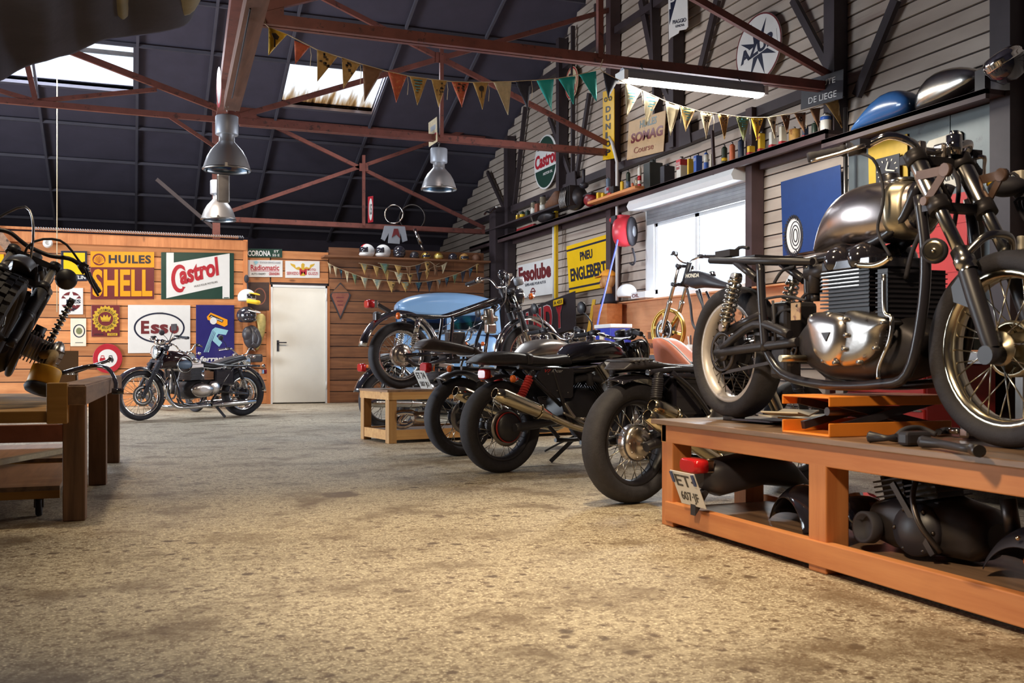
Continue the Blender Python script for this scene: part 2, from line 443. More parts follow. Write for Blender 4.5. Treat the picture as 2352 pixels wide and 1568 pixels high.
# gable wall on the right: clapboards with a window opening
WY0, WY1, WZ0, WZ1 = 9.64, 12.08, 1.58, 2.95
def siding(name, X, sgn, hole=True):
    mb = M(); h = .135; z = 0
    while z < 8.6:
        y1 = min(22.1, (12.0 - z - h) / .389); y0 = max(YF, RIDGE - (12.0 - .389 * RIDGE - z - h) / .389)
        segs = [(y0, y1)]
        if hole and z + h > WZ0 and z < WZ1: segs = [(y0, WY0), (WY1, y1)]
        for a, b in segs:
            mb.prism([(X, a, z), (X - .028 * sgn, a, z), (X - .012 * sgn, a, z + h - .012), (X, a, z + h - .012)], (0, b - a, 0))
        z += h
    o = struct(name, mb, 'siding')
    bk = M(); a, b = X + .01 * sgn, X + .12 * sgn
    pl = lambda ys, z0, z1: bk.bb(min(a, b), max(a, b), ys[0], ys[1], z0, z1)
    if hole:
        pl((YF, WY0), 0, 2.95); pl((WY1, 22.2), 0, 2.95); pl((WY0, WY1), 0, WZ0)
        pl((YF, 22.2), 2.95, 3.4)
    else: pl((YF, 22.2), 0, 3.4)
    ys = [YF, RIDGE, 22.2]
    P = [(a, YF, 3.4), (a, YF, roofz(YF)), (a, RIDGE, roofz(RIDGE)), (a, 22.1, 3.41), (a, 22.1, 3.4)]
    bk.prism(P, (b - a, 0, 0))
    bk.build('wall_lining', 'dark_wall_steel', o)
siding('wall_right', XR, 1)
# left wall with a tall open gateway that lets the daylight in, front wall behind the photographer
GY0, GY1, GZ = 9.6, 14.6, 3.3
lw = M()
lw.bb(XL - .15, XL, YF, GY0, 0, 3.4).bb(XL - .15, XL, GY1, 22.2, 0, 3.4).bb(XL - .15, XL, GY0, GY1, GZ, 3.4)
lw.prism([(XL - .15, YF, 3.4), (XL - .15, YF, roofz(YF)), (XL - .15, RIDGE, roofz(RIDGE)), (XL - .15, 22.1, 3.41)], (.15, 0, 0))
struct('wall_left', lw, 'roof')
struct('wall_front', M().bb(XL, XR, YF - .15, YF, 0, roofz(YF) + .05), 'roof')
struct('wall_rear', M().bb(XL, XR, 22.1, 22.25, 0, 3.5), 'roof')
# plank partition at the back
def planks(mb, x0, x1, z0, z1, y, t=.03, h=.205, seed=1, cut=2.6):
    rnd = random.Random(seed); z = z0
    while z < z1 - .02:
        zz = min(z + h, z1); x = x0
        while x < x1 - .01:
            xe = min(x1, x + cut * rnd.uniform(.6, 1.4))
            if x1 - xe < .3: xe = x1
            mb.bb(x + .002, xe - .002, y - t - rnd.uniform(0, .006), y, z + .007, zz - .007); x = xe
        z = zz
DX0, DX1, DZ = 2.27, 3.22, 2.04
bwl = M(); planks(bwl, XL, 1.83, 0, 2.8, YB - .12, seed=3); 
wl = struct('wall_back', bwl, 'pine_back')
M().bb(XL, 1.83, YB - .12, YB, 0, 2.78).build('wall_core', 'dark_wall_steel', wl)
b2 = M(); planks(b2, 1.84, DX0 - .02, 0, 2.66, YB, seed=5); planks(b2, DX0, DX1 + .04, DZ + .06, 2.66, YB, seed=6)
b2.build('planking', 'pine_back', wl)
b3 = M(); planks(b3, DX1 + .05, 6.17, 0, 2.56, YB, h=.2, seed=8); planks(b3, DX1 + .05, 6.17, 2.56, 2.76, YB + .02, seed=9)
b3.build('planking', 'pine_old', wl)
M().bb(1.83, DX0 - .02, YB, YB + .08, 0, 2.6).bb(DX0 - .03, DX1 + .05, YB, YB + .08, DZ + .02, 2.6).bb(DX1 + .03, 6.17, YB, YB + .08, 0, 2.7).build('wall_core', 'dark_wall_steel', wl)
struct('trim_1', M().bb(XL, 1.84, YB - .2, YB - .15, 2.62, 2.78).bb(XL, 1.7, YB - .19, YB - .1, 2.82, 2.86).bb(1.79, 1.86, YB - .17, YB + .01, 0, 2.8), 'pine_trim')
struct('trim_3', M().bb(DX0 - .08, DX0 - .01, YB - .05, YB + .02, 0, DZ + .02).bb(DX1 + .01, DX1 + .06, YB - .05, YB + .02, 0, DZ + .02), 'pine_trim')
# white steel door
d = struct('door_1', M().bb(DX0 + .02, DX1 - .02, YB - .06, YB - .015, .02, DZ - .02), 'door_white', bevel=.006)
M().bb(DX0 - .01, DX0 + .02, YB - .075, YB, 0, DZ + .02).bb(DX1 - .02, DX1 + .01, YB - .075, YB, 0, DZ + .02).bb(DX0 - .01, DX1 + .01, YB - .075, YB, DZ - .02, DZ + .02).build('door_frame', 'white_paint', d)
h = M().bb(DX0 + .09, DX0 + .13, YB - .075, YB - .06, .91, 1.1).build('door_handle', 'black_plastic', d)
M().tube([(DX0 + .11, YB - .07, 1.06), (DX0 + .11, YB - .11, 1.06), (DX0 + .13, YB - .12, 1.06), (DX0 + .25, YB - .12, 1.06)], .011, 8).build('lever', 'black_plastic', h)
for z in (.25, 1.8): M().cyl((DX1 - .005, YB - .09, z), (DX1 - .005, YB - .09, z + .13), .012, n=8).build('hinge', 'white_paint', d)
# trusses
def truss(Y, zc, zx, x0=1.3, x1=6.62, top=None, w=.085):
    mb = M(); xc = 3.96
    mb.bar((x0, Y, zc), (x1, Y, zc), .05, w).bar((x0, Y + .07, zc), (x1, Y + .07, zc), .05, w)
    for a, b in (((x0, Y, zc + .07), (x1, Y, 2 * zx - zc - .07)), ((x1, Y, zc + .07), (x0, Y, 2 * zx - zc - .07))):
        mb.bar(a, b, .05, .065)
    mb.bar((xc, Y - .02, zc), (xc, Y - .02, zx + .22), .05, .05)
    if top: mb.bar((x0, Y, top), (x1, Y, top), .06, .07)
    mb.bb(x0 - .06, x0 + .2, Y - .02, Y + .02, zc - .03, zc + .18).bb(xc - .08, xc + .08, Y - .035, Y - .015, zx - .07, zx + .07)
    return struct('roof_truss', mb, 'truss_red')
truss(8.14, 3.49, 4.6, .95); truss(13.05, 3.79, 4.88); truss(17.9, 3.2, 4.26, 1.45, 6.3, 4.97)
mb = M()   # left bays
mb.bar((-5, 13.05, 3.83), (1.3, 13.05, 3.79), .05, .07).bar((-.95, 13.05, 4.55), (1.25, 13.05, 3.86), .05, .075).bar((1.2, 13.05, 3.32), (.45, 13.05, 3.78), .03, .045)
mb.bar((-1.05, 13.05, 3.83), (-1.25, 13.05, 4.75), .09, .06).bar((-1.05, 13.05, 3.83), (-2.3, 13.05, 4.12), .04, .05).bar((-1.05, 13.05, 3.83), (.3, 13.05, 4.1), .04, .05)
struct('roof_truss', mb, 'truss_red')
struct('roof_truss', M().bar((1.35, 17.5, 2.95), (.4, 17.5, 3.75), .05, .06), 'dark_wall_steel')
struct('pillar', M().bar((1.35, 17.5, 2.66), (1.35, 17.5, 5.0), .14, .12), 'truss_red')
struct('beam', M().bar(onY(-30, 505, 17.36), onY(48, 606, 17.36), .1, .14), 'old_y')
struct('beam', M().bar((.78, 7.0, 3.92), (1.08, 13.1, 3.92), .13, .16), 'truss_red')
struct('beam', M().bar((.82, 6.0, 3.47), (1.0, 10.9, 3.47), .16, .14), 'beam_wood')
M_c = M().tube([onZ(575, 20, 3.39), onZ(553, 130, 3.385), onZ(533, 225, 3.385)], .007, 6)
tag(M_c.build('power_cable', 'rubber'), 'black cable clipped along the underside of the brown beam above the pendant lamp', 'cable')
# steelwork on the gable wall
XS = 6.6
def wbar(a, b, w=.07, X=XS): return (onX(*a, X), onX(*b, X), w)
col = M()
for y, z0, z1, w in ((13.05, 0, 6.5, .15), (17.3, 0, 4.9, .2), (9.52, .85, 3.6, .12), (8.14, 3.0, 6.5, .16), (6.05, 0, 6.2, .2), (14.9, 3.5, 6.0, .12), (11.25, 3.5, 7.0, .12)):
    col = M().bb(6.5, 6.66, y - w / 2, y + w / 2, z0, z1)
    struct('pillar', col, 'wall_steel' if y in (13.05, 9.52) else 'dark_wall_steel')
col = M().bb(6.32, 6.55, 17.35, 17.7, 0, 3.6)
struct('pillar', col, 'dark_wall_steel')
bars = M()
for a, b, w in (((1262, 269), (1314, 412), .08), ((1354, 214), (1324, 405), .08), ((1473, 0), (1503, 150), .11), ((1503, 0), (1512, 330), .12), ((1648, 0), (1608, 165), .1), ((1525, 200), (1570, 300), .08),
                ((1822, 0), (1912, 170), .08), ((2058, 0), (1968, 220), .1), ((1207, 245), (1180, 490), .07), ((1120, 395), (1168, 500), .07), ((1316, 60), (1316, 400), .06), ((1372, 10), (1378, 140), .1)):
    p, q, _ = wbar(a, b); bars.bar(p, q, .05, w)
for z, y0, y1, h in ((3.55, 8.1, 20, .11), (5.55, 8.1, 16.4, .1)): bars.bb(6.56, 6.66, y0, y1, z - h / 2, z + h / 2)
for c in ((1318, 418), (1575, 300)):
    p = onX(*c, XS); bars.prism([p + V((-.06, dy, dz)) for dy, dz in ((-.22, -.2), (.22, -.2), (.16, .15), (-.16, .15))], (.02, 0, 0))
struct('beam', bars, 'dark_wall_steel')
# long shelf rail across the gable wall
sh = M().bb(6.36, 6.66, 8.02, 19.0, 2.985, 3.025).bb(6.36, 6.4, 8.02, 19.0, 2.93, 3.03).bb(6.6, 6.66, 8.02, 19, 2.9, 3.03)
struct('beam', sh, 'wall_steel')
struct('trim_4', M().bb(6.58, 6.66, 8.0, 13.05, .8, 1.57).bb(6.5, 6.66, 8.0, 13.0, 1.565, 1.585), 'pine_side')
# window with rolled shutter
w = M(); X0, X1 = 6.6, 6.72
for y0, y1, z0, z1 in ((WY1 - .2, WY1, WZ0, 2.8), (WY0, WY0 + .1, WZ0, 2.8), (WY0, WY1, WZ0, WZ0 + .07), (WY0, WY1, 2.62, 2.78)): w.bb(X0, X1, y0, y1, z0, z1)
wo = struct('window_1', w, 'pvc', bevel=.006)
sash = M(); my = (WY0 + WY1) / 2 - .02
for y0, y1, k in ((WY0 + .1, my + .03, .02), (my - .03, WY1 - .2, 0)):
    for a, b, c, e in ((y0, y0 + .06, WZ0 + .07, 2.62), (y1 - .06, y1, WZ0 + .07, 2.62), (y0, y1, WZ0 + .07, WZ0 + .13), (y0, y1, 2.56, 2.62)): sash.bb(X0 + .03 + k, X0 + .06 + k, a, b, c, e)
sash.build('sash', 'pvc', wo)
M().bb(6.66, 6.665, WY0 + .1, WY1 - .2, WZ0 + .07, 2.62).build('pane', 'window_glass', wo)
P = [(6.36, 2.8), (6.33, 2.86), (6.4, 2.99), (6.68, 2.99), (6.68, 2.8)]
M().prism([(x, WY0 - .03, z) for x, z in P], (0, WY1 - WY0 + .1, 0)).build('shutter_box', 'pvc', wo)
sl = M()
for k in range(5): sl.bb(6.59, 6.63, WY0 + .02, WY1 - .02, 2.6 + k * .045, 2.643 + k * .045)
sl.build('shutter', 'galv', wo)
M().bb(6.62, 6.68, WY1 - .02, WY1 + .06, WZ0, 2.8).bb(6.62, 6.68, WY0 - .06, WY0, WZ0, 2.8).build('window_trim', 'white_paint', wo)
# grey sheet-metal cladding at the right, wood shelf above it
g = M(); gy1 = 7.92
g.bb(6.56, 6.6, 6.1, 6.62, 0, 2.86).bb(6.56, 6.6, 6.63, gy1, 0, 2.86)
gs = struct('wall_panel', g, 'grey_sheet')
r = M()
for k in range(14):
    for y in (6.58, 6.67): r.ell((6.558, y, .2 + k * .19), (.006, .01, .01), 6, 4)
r.build('rivets', 'dark_steel', gs)
struct('beam', M().bb(6.3, 6.62, 6.0, 8.0, 2.87, 2.91).bb(6.3, 6.34, 6.0, 8.0, 2.83, 2.908), 'wall_steel')
# pipes
_p = onX(1942, 300, 6.45); pp = M().cyl((6.45, _p.y, 0), (6.45, _p.y, 3.2), .022, n=10)
tag(pp.build('grey_pipe', 'steel'), 'upright grey steel pipe at the left edge of the dark metal cladding', 'pipe')
p = onX(1417, 690, 6.44); q = onX(1417, 372, 6.44)
cd = M().tube([p, q, q + V((0, .15, .3)), q + V((.03, .3, .42))], .022, 8)
tag(cd.build('conduit', 'white_paint'), 'thin white conduit running down the pillar left of the red hose reel', 'conduit')
for u, mm, lb in ((1272, 'white_paint', 'white upright conduit between the white sign and the yellow sign'), (1277.5, 'tin_yellow', 'yellow upright batten beside the white conduit, between the two big wall signs')):
    a = onX(u, 700, 6.5); b_ = onX(u, 470, 6.5)
    cdt = M().bar(a, V((a.x, a.y, b_.z)), .05, .05) if 'yellow' in mm else M().cyl(a, V((a.x, a.y, b_.z)), .025, n=10)
    tag(cdt.build('wall_conduit', mm), lb, 'conduit')
# ================================================================ MOTORCYCLE KIT (local: x forward from rear axle, y left, z up)
def hull(mb, secs, n=20, e=.8, dx=0):
    """secs: (x, z_low, z_high, half_width); a smooth body along x"""
    rings = []
    for x, z0, z1, w in secs:
        zc, h = (z0 + z1) / 2, (z1 - z0) / 2
        f = lambda t: math.copysign(abs(t) ** e, t)
        rings.append([(x, w * f(cos(2 * pi * j / n)), zc + h * f(sin(2 * pi * j / n))) for j in range(n)])
    return mb.loft(rings)
def outline(top, bot, ws, n=14):
    """side outline (top and bottom polylines of (x,z)) -> sections; ws: half width at 0..1 along"""
    def at(L, x):
        L = sorted(L)
        if x <= L[0][0]: return L[0][1]
        for a, b in zip(L, L[1:]):
            if x <= b[0]: return a[1] + (b[1] - a[1]) * (x - a[0]) / max(1e-6, b[0] - a[0])
        return L[-1][1]
    x0, x1 = min(p[0] for p in top), max(p[0] for p in top); S = []
    for i in range(n + 1):
        t = .5 - .5 * cos(pi * i / n); x = x0 + (x1 - x0) * t
        k = t * (len(ws) - 1); j = min(int(k), len(ws) - 2); w = ws[j] + (ws[j + 1] - ws[j]) * (k - j)
        a, b = at(bot, x), at(top, x)
        if b - a < .012: m = (a + b) / 2; a, b = m - .006, m + .006
        S.append((x, a, b, max(.006, w)))
    return S
def wheel(b, x, z, Rt, w, rr, rim='chrome', spk='spoke', hr=.07, hub='alloy', disc=0, cast=None, knob=False, tyre='tyre', plate=0, pm='alloy', steer=None, hw=.05, n=44):
    Y = V((0, 1, 0)); o = V((x, 0, z)); r = M()
    a = w * .33
    r.lathe([(rr - .012, -a), (rr + .016, -a), (rr + .016, -a + .008), (rr - .004, -a + .014), (rr - .012, -a * .4), (rr - .014, 0), (rr - .012, a * .4), (rr - .004, a - .014), (rr + .016, a - .008), (rr + .016, a), (rr - .012, a), (rr - .022, 0)], o, Y, n, True)
    if cast:
        for k in range(6):
            t = 2 * pi * k / 6 + .2; d = V((cos(t), 0, sin(t))); q = V((-sin(t), 0, cos(t)))
            r.bar(o + d * hr * .7, o + d * (rr - .01), .035, .03)
    W = r.build('wheel', rim, b, True)
    ty = M(); hh = (Rt - rr) / 2
    ty.torus(o, Y, Rt - hh, w / 2, hh, n + 8, 14, .8)
    if knob:
        for k in range(30):
            t = 2 * pi * k / 30; d = V((cos(t), 0, sin(t))); q = V((-sin(t), 0, cos(t)))
            for y, dr, s in ((-.3, -.006, 0), (0, 0, .5), (.3, -.006, 0)):
                t2 = t + s * 2 * pi / 30; d2 = V((cos(t2), 0, sin(t2)))
                ty.box(o + d2 * (Rt + dr) + Y * (y * w), (.022, .034, .045), Matrix((d2, Y, V((-d2.z, 0, d2.x)))).transposed())
    ty.build('tyre', tyre, W, True)
    if not cast:
        s = M()
        for k in range(32):
            t = 2 * pi * k / 32; sd = 1 if k % 2 else -1; tw = (.28 if k % 4 < 2 else -.28)
            p = o + V((cos(t + tw), 0, sin(t + tw))) * hr + Y * (sd * hw)
            s.cyl(p, o + V((cos(t), 0, sin(t))) * (rr - .012), .0026, n=5)
        s.build('spokes', spk, W, True)
    h = M(); h.lathe([(.001, -hw - .02), (.02, -hw - .02), (.025, -hw), (hr, -hw), (hr, -hw + .008), (hr * .6, -hw + .015), (hr * .6, hw - .015), (hr, hw - .008), (hr, hw), (.025, hw), (.02, hw + .02), (.001, hw + .02)], o, Y, 24)
    h.cyl(o - Y * (hw + .06), o + Y * (hw + .06), .011, n=8)
    h.build('hub', hub, W, True)
    if plate:   # drum brake plate on one side
        p = M(); s = math.copysign(1, plate); R_ = abs(plate)
        p.lathe([(.001, s * (hw + .045)), (.03, s * (hw + .045)), (.036, s * (hw + .03)), (R_ * .6, s * (hw + .028)), (R_ * .92, s * (hw + .016)), (R_, s * hw), (R_, s * (hw - .05)), (R_ * .9, s * (hw - .05))], o, Y, 28)
        for k in range(10):
            t = 2 * pi * k / 10; p.ell(o + V((cos(t) * R_ * .8, s * (hw + .022), sin(t) * R_ * .8)), (.006, .006, .006), 6, 4)
        p.build('brake_plate', pm, W, True)
    if disc:
        p = M(); s = math.copysign(1, disc); R_ = abs(disc)
        p.lathe([(R_, s * (hw + .02)), (R_, s * (hw + .025)), (R_ * .62, s * (hw + .025)), (R_ * .62, s * (hw + .02))], o, Y, 32, True)
        for k in range(5):
            t = 2 * pi * k / 5; p.bar(o + V((cos(t) * .04, s * (hw + .018), sin(t) * .04)), o + V((cos(t) * R_ * .64, s * (hw + .02), sin(t) * R_ * .64)), .006, .02)
        p.build('brake_disc', 'steel', W, True)
    return W
def fender(b, x, z, Rf, a0, a1, w, m='chrome', name='mudguard', crown=.03, n=22, t=.004, parent=None):
    rings = []
    for i in range(n + 1):
        a = R(a0 + (a1 - a0) * i / n); d = V((cos(a), 0, sin(a)))
        k = 8; ring = []
        for sgn, rng in ((0, range(k + 1)), (-t, range(k, -1, -1))):
            for j in rng:
                u = -1 + 2 * j / k
                ring.append(V((x, 0, z)) + d * (Rf + crown * (1 - abs(u) ** 2.2) + sgn) + V((0, u * w / 2, 0)))
        rings.append(ring)
    return M().loft(rings).build(name, m, b, True)
def fork(b, top, bot, gap, r=.019, up='chrome', lo='alloy', gaiter=None, split=.5, rl=.027, lug=True):
    T, B = V((top[0], 0, top[1])), V((bot[0], 0, bot[1])); ax = (B - T); m = T + ax * split
    for s in (-1, 1):
        g = V((0, s * gap, 0))
        L = M().cyl(T + g, m + g + ax * .04, r, n=14).build('fork_leg', up, b, True)
        q = M(); q.lathe([(rl * .6, 0), (rl * 1.12, 0), (rl * 1.12, .03), (rl, .04), (rl, (B - m).length * .8), (rl * .8, (B - m).length)], m + g, ax, 16)
        q.cyl(B + g - V((.0, .02, 0)), B + g + V((0, .02, 0)), rl * .9, n=12)
        q.build('slider', lo, L, True)
        if gaiter:
            p = M(); a, e = gaiter; pr = []; n = 13
            for i in range(n * 2 + 1): pr.append(((.036 if i % 2 else .026), (e - a) * ax.length * i / (2 * n)))
            p.lathe(pr, T + g + ax * a, ax, 14); p.build('gaiter', 'rubber', L, True)
    y = M(); d = ax.normalized(); f = frame(d)
    for k, t in ((.03, .03), (.3, .035)):
        c = T + ax * k
        y.bar(c - V((0, gap + .03, 0)), c + V((0, gap + .03, 0)), .05, t)
        for s in (-1, 1): y.cyl(c + V((0, s * gap, 0)) - d * .022, c + V((0, s * gap, 0)) + d * .022, r + .014, n=14)
    st = T - V((.055, 0, .0)); y.cyl(st - d * .02, st + d * (ax.length * .3 + .02), .03, n=14)
    y.build('triple_clamp', 'satin_black' if lug is True else lug, b, True)
def handlebar(b, P, r=.0125, m='chrome', grip='rubber', levers=True, mirrors=(), ctl='satin_black'):
    """P: right half path from the clamp outwards, (x, y>0 outward, z); mirrored"""
    full = [V((x, -y, z)) for x, y, z in P[::-1]] + [V(p) for p in P]
    h = M().tube(full, r, 10, 4).build('handlebar', m, b, True)
    for s in (-1, 1):
        e = V((P[-1][0], s * P[-1][1], P[-1][2])); i = V((P[-2][0], s * P[-2][1], P[-2][2])); d = (e - i).normalized()
        g = M(); L = .125; g.lathe([(.013, -L), (.02, -L), (.021, -L + .012)] + [(.0165 + .0015 * (k % 2), -L + .02 + k * .012) for k in range(8)] + [(.019, -.005), (.017, .004), (.001, .006)], e, d, 12)
        g.build('grip', grip, h, True)
        c = e - d * (L + .035); q = M().lathe([(.013, -.03), (.024, -.03), (.026, -.01), (.024, .03), (.013, .03)], c, d, 12); q.box(c + V((.02, 0, .008)), (.05, .045, .03))
        q.build('switchgear', ctl, h, True)
        if levers:
            M().tube([c + V((.03, 0, 0)), c + V((.055, s * .02, -.005)), c + d * .09 + V((.05, 0, -.01)), c + d * .17 + V((.028, 0, -.016))], [.007, .008, .006, .007], 7, 3).build('lever', 'polished_alloy' if m == 'chrome' else 'satin_black', h, True)
        if s in mirrors:
            a = c + d * .02; k = M().tube([a, a + V((.02, s * .03, .09)), a + V((.0, s * .1, .17))], .005, 6, 3); k.lathe([(.001, -.008), (.045, -.006), (.05, 0), (.048, .012), (.03, .024), (.001, .028)], a + V((0, s * .12, .2)), (1, 0, .1), 18); k.build('mirror', 'satin_black', h, True)
    return h
def headlight(b, x, z, r=.085, m='gloss_black', rim='chrome', d=(1, 0, 0), y=0, L=.13):
    o = V((x, y, z)); q = M().lathe([(.001, -L), (r * .45, -L * .95), (r * .8, -L * .62), (r * .97, -L * .2), (r, 0)], o, d, 24).build('headlight', m, b, True)
    M().lathe([(r, -.006), (r * 1.06, -.004), (r * 1.06, .012), (r * .95, .016)], o, d, 24).build('headlight_rim', rim, q, True)
    M().lathe([(r * .97, .008), (r * .8, .02), (r * .4, .03), (.001, .033)], o, d, 24).build('lens', 'lens_glass', q, True)
    return q
def indicator(b, p, out, m='orange_lens', body='chrome', r=.026):
    p, out = V(p), V(out); q = M().cyl(p, p + out * .06, .006, n=8)
    e = p + out * .075 + V((0, 0, 0)); q.lathe([(.001, -.035), (r * .6, -.03), (r, 0)], e, (-1, 0, 0), 14)
    i = q.build('indicator', body, b, True)
    M().lathe([(r, 0), (r * .95, .014), (r * .5, .022), (.001, .024)], e, (-1, 0, 0), 14).build('indicator_lens', m, i, True)
def shock(b, top, bot, y, m='chrome', sp='chrome', r=.026, cover=.45, turns=9, w=.0055):
    T, B = V((top[0], y, top[1])), V((bot[0], y, bot[1])); a = B - T
    s = M().cyl(T, B, .012, n=10).cyl(T + a * .02, T + a * max(cover, .08), r * .95, n=16).cyl(B - a * .2, B - a * .02, r * .7, n=14)
    for p in (T, B): s.cyl(p - V((0, .02, 0)), p + V((0, .02, 0)), .018, n=12)
    o = s.build('shock_absorber', m, b, True)
    M().helix(T + a * (cover if cover > .1 else .1), B - a * .14, r, turns, w).build('spring', sp, o, True)
def plate(b, p, w, h, lines, tilt=20, m='sign_white', ink='sign_black', parent=None):
    """number plate facing backwards (-x); p = centre"""
    t = R(tilt); X, Z = V((0, -1, 0)), V((-sin(t), 0, cos(t))); N = V((-cos(t), 0, -sin(t))); o = V(p)
    rot = Matrix((X, Z, N)).transposed()
    pl = M().box(o, (w, h, .004), rot).build('number_plate', m, b, True, bevel=.001)
    q = M(); k = len(lines)
    for i, s in enumerate(lines):
        q.text(s, o + X * (-w * .36) + Z * (h * (.5 - (i + .86) / k)) + N * .003, X, Z, w * .72, h / k * .68, N, .001, .01)
    q.build('lettering', ink, pl, True)
def taillight(b, p, r=(.03, .05, .035), m='red_lens', body='chrome'):
    p = V(p); q = M().box(p + V((.03, 0, 0)), (.04, r[1] * 1.7, r[2] * 1.7)).build('tail_light', body, b, True, bevel=.006)
    hull(M(), [(p.x - r[0], p.z - r[2] * .75, p.z + r[2] * .75, r[1] * .8), (p.x - r[0] * .8, p.z - r[2], p.z + r[2], r[1]), (p.x + .012, p.z - r[2], p.z + r[2], r[1])], 20, .5).build('tail_lens', m, q, True)
def tubes(b, name, L, r, m, n=10, k=4):
    mb = M()
    for P in L: mb.tube([V(p) for p in P], r, n, k if len(P) > 2 else 0)
    return mb.build(name, m, b, True)
def mir(L): return L + [[(x, -y, z) for x, y, z in P] for P in L]
def muffler(b, P, r, m='chrome', cone=None, parent=None, name='silencer', core='engine_dark'):
    """P two points, tip first; (tip radius factor)"""
    a, c = V(P[0]), V(P[1]); d = c - a; L = d.length
    q = M().lathe([(r * .62, .004), (r * .62, 0), (r * .68, 0), (r * 1.0, L * (cone or .12)), (r * 1.02, L * (cone or .12) + .012), (r, L * .5), (r * .92, L * .8), (r * .55, L)], a, d, 22)
    q.lathe([(r * 1.02, L * .78), (r * 1.08, L * .785), (r * 1.08, L * .8), (r * 1.0, L * .805)], a, d, 22)
    o = q.build(name, m, b, True)
    M().lathe([(.001, .06), (r * .6, .06), (r * .6, .002)], a, d, 18).build('outlet', core, o, True)
    return o
def fins(mb, c, sx, sy, n, pitch, t=.005, rot=None):
    for i in range(n):
        o = V((0, 0, i * pitch)); mb.box(V(c) + (rot @ o if rot is not None else o), (sx, sy, t), rot)
def twin(b, x, z, k=1.0, case='polished_alloy', cyl='engine_dark', head='polished_alloy', tilt=8):
    """upright parallel twin, crank centre (x, z)"""
    e = M(); hull(e, [(x - .27 * k, z - .03, z + .08, .1), (x - .22 * k, z - .1, z + .12, .14), (x - .05 * k, z - .12, z + .13, .16), (x + .1 * k, z - .13, z + .12, .16), (x + .17 * k, z - .09, z + .07, .13), (x + .2 * k, z - .03, z + .02, .08)], 18, .7)
    E = e.build('engine', cyl, b, True)
    for s in (-1, 1):
        c = M(); pr = [(x - .02 + .15 * k * cos(t) * (1 + .25 * (cos(t) < 0)), z - .005 + .095 * k * sin(t)) for t in [2 * pi * i / 24 for i in range(24)]]
        R0 = [V((p, s * .15, q)) for p, q in pr]; c0 = V((x - .03, s * .2, z))
        c.loft([R0, [p + (c0 - p) * .08 + V((0, s * .02, 0)) for p in R0], [V((p.x, s * .2, p.z)) + (V((c0.x, s * .2, c0.z)) - V((p.x, s * .2, p.z))) * .3 for p in R0], [V((p.x, s * .205, p.z)) * .3 + V((c0.x, s * .205, c0.z)) * .7 for p in R0]])
        hull_c = V((x - .2 * k, s * .15, z + .02)); c.lathe([(.09 * k, 0), (.085 * k, s * .02), (.05, s * .03), (.001, s * .032)], hull_c, (0, 1, 0), 22)
        c.build('engine_cover', case, E, True)
    ro = Matrix.Rotation(R(tilt), 3, 'Y'); o = V((x + .03, 0, z + .13))
    c = M(); fins(c, o, .2 * k, .3 * k, 9, .017 * k, .006, ro)
    c.box(o + ro @ V((0, 0, .07 * k)), (.15 * k, .25 * k, .15 * k), ro); c.build('cylinder', cyl, E, True)
    h = M(); ho = o + ro @ V((0, 0, .17 * k)); h.box(ho, (.2 * k, .29 * k, .05 * k), ro)
    h.box(ho + ro @ V((0, 0, .045 * k)), (.15 * k, .27 * k, .05 * k), ro)
    for s in (-1, 1): h.ell(ho + ro @ V((.0, s * .08 * k, .06 * k)), (.075 * k, .07 * k, .045 * k), 14, 8)
    h.build('cylinder_head', head, E, True, bevel=.006)
    cb = M()
    for s in (-1, 1):
        p = ho + V((-.12 * k, s * .07, 0)); cb.cyl(p, p - V((.13 * k, 0, .0)), .026, n=14); cb.cyl(p + V((-.07, 0, -.06)), p + V((-.07, 0, .05)), .03, n=14)
    cb.build('carburettor', 'alloy', E, True)
    return E
def seat_from(b, top, bot, ws, m, name='seat', strap=None, e=.55, ribs=0):
    S = outline(top, bot, ws); a, z = S[0], S[-1]; sh = lambda s, d, k: (s[0] + d, (s[1] + s[2]) / 2 - (s[2] - s[1]) * k / 2, (s[1] + s[2]) / 2 + (s[2] - s[1]) * k / 2, s[3] * k); o = hull(M(), [sh(a, -.026, .3), sh(a, -.014, .75)] + S[:-1] + [z, sh(z, .012, .75), sh(z, .02, .3)], 22, e).build(name, m, b, True)
    if strap is not None:
        x, a, c, w = min(S, key=lambda s: abs(s[0] - strap)); r = M()
        hull(r, [(x - .022, a - .004, c + .005, w + .006), (x - .02, a - .006, c + .008, w + .009), (x + .02, a - .006, c + .008, w + .009), (x + .022, a - .004, c + .005, w + .006)], 22, e)
        r.build('seat_strap', m, o, True)
    return o
def tank_from(b, top, bot, ws, m, cap=.5, e=.75, capm='chrome', n=16):
    S = outline(top, bot, ws, n); T = hull(M(), S, 26, e).build('fuel_tank', m, b, True, sub=1)
    i = int(cap * n); x, a, c, w = S[i]
    M().lathe([(.001, .03), (.03, .028), (.036, .018), (.036, 0), (.045, -.01)], (x, 0, c), (0, 0, 1), 20).build('filler_cap', capm, T, True)
    return T
def chain_line(b, x1, z1, y, r0=.09, r1=.04, z0=None, m='dark_steel'):
    z0 = .31 if z0 is None else z0; q = M()
    for a, r in (((0, y, z0), r0), ((x1, y, z1), r1)):
        q.lathe([(r, -.004), (r, .004), (r * .8, .004), (r * .8, -.004)], a, (0, 1, 0), 28, True); q.lathe([(r * .45, -.004), (r * .45, .004), (.01, .004), (.01, -.004)], a, (0, 1, 0), 20, True)
        for k in range(5): t = k * 2 * pi / 5; q.bar(V(a) + V((cos(t) * r * .4, 0, sin(t) * r * .4)), V(a) + V((cos(t) * r * .85, 0, sin(t) * r * .85)), .006, .012)
    for s in (1, -1): q.bar((0, y, z0 + s * r0), (x1, y, z1 + s * r1), .008, .014)
    q.build('drive_chain', m, b, True)
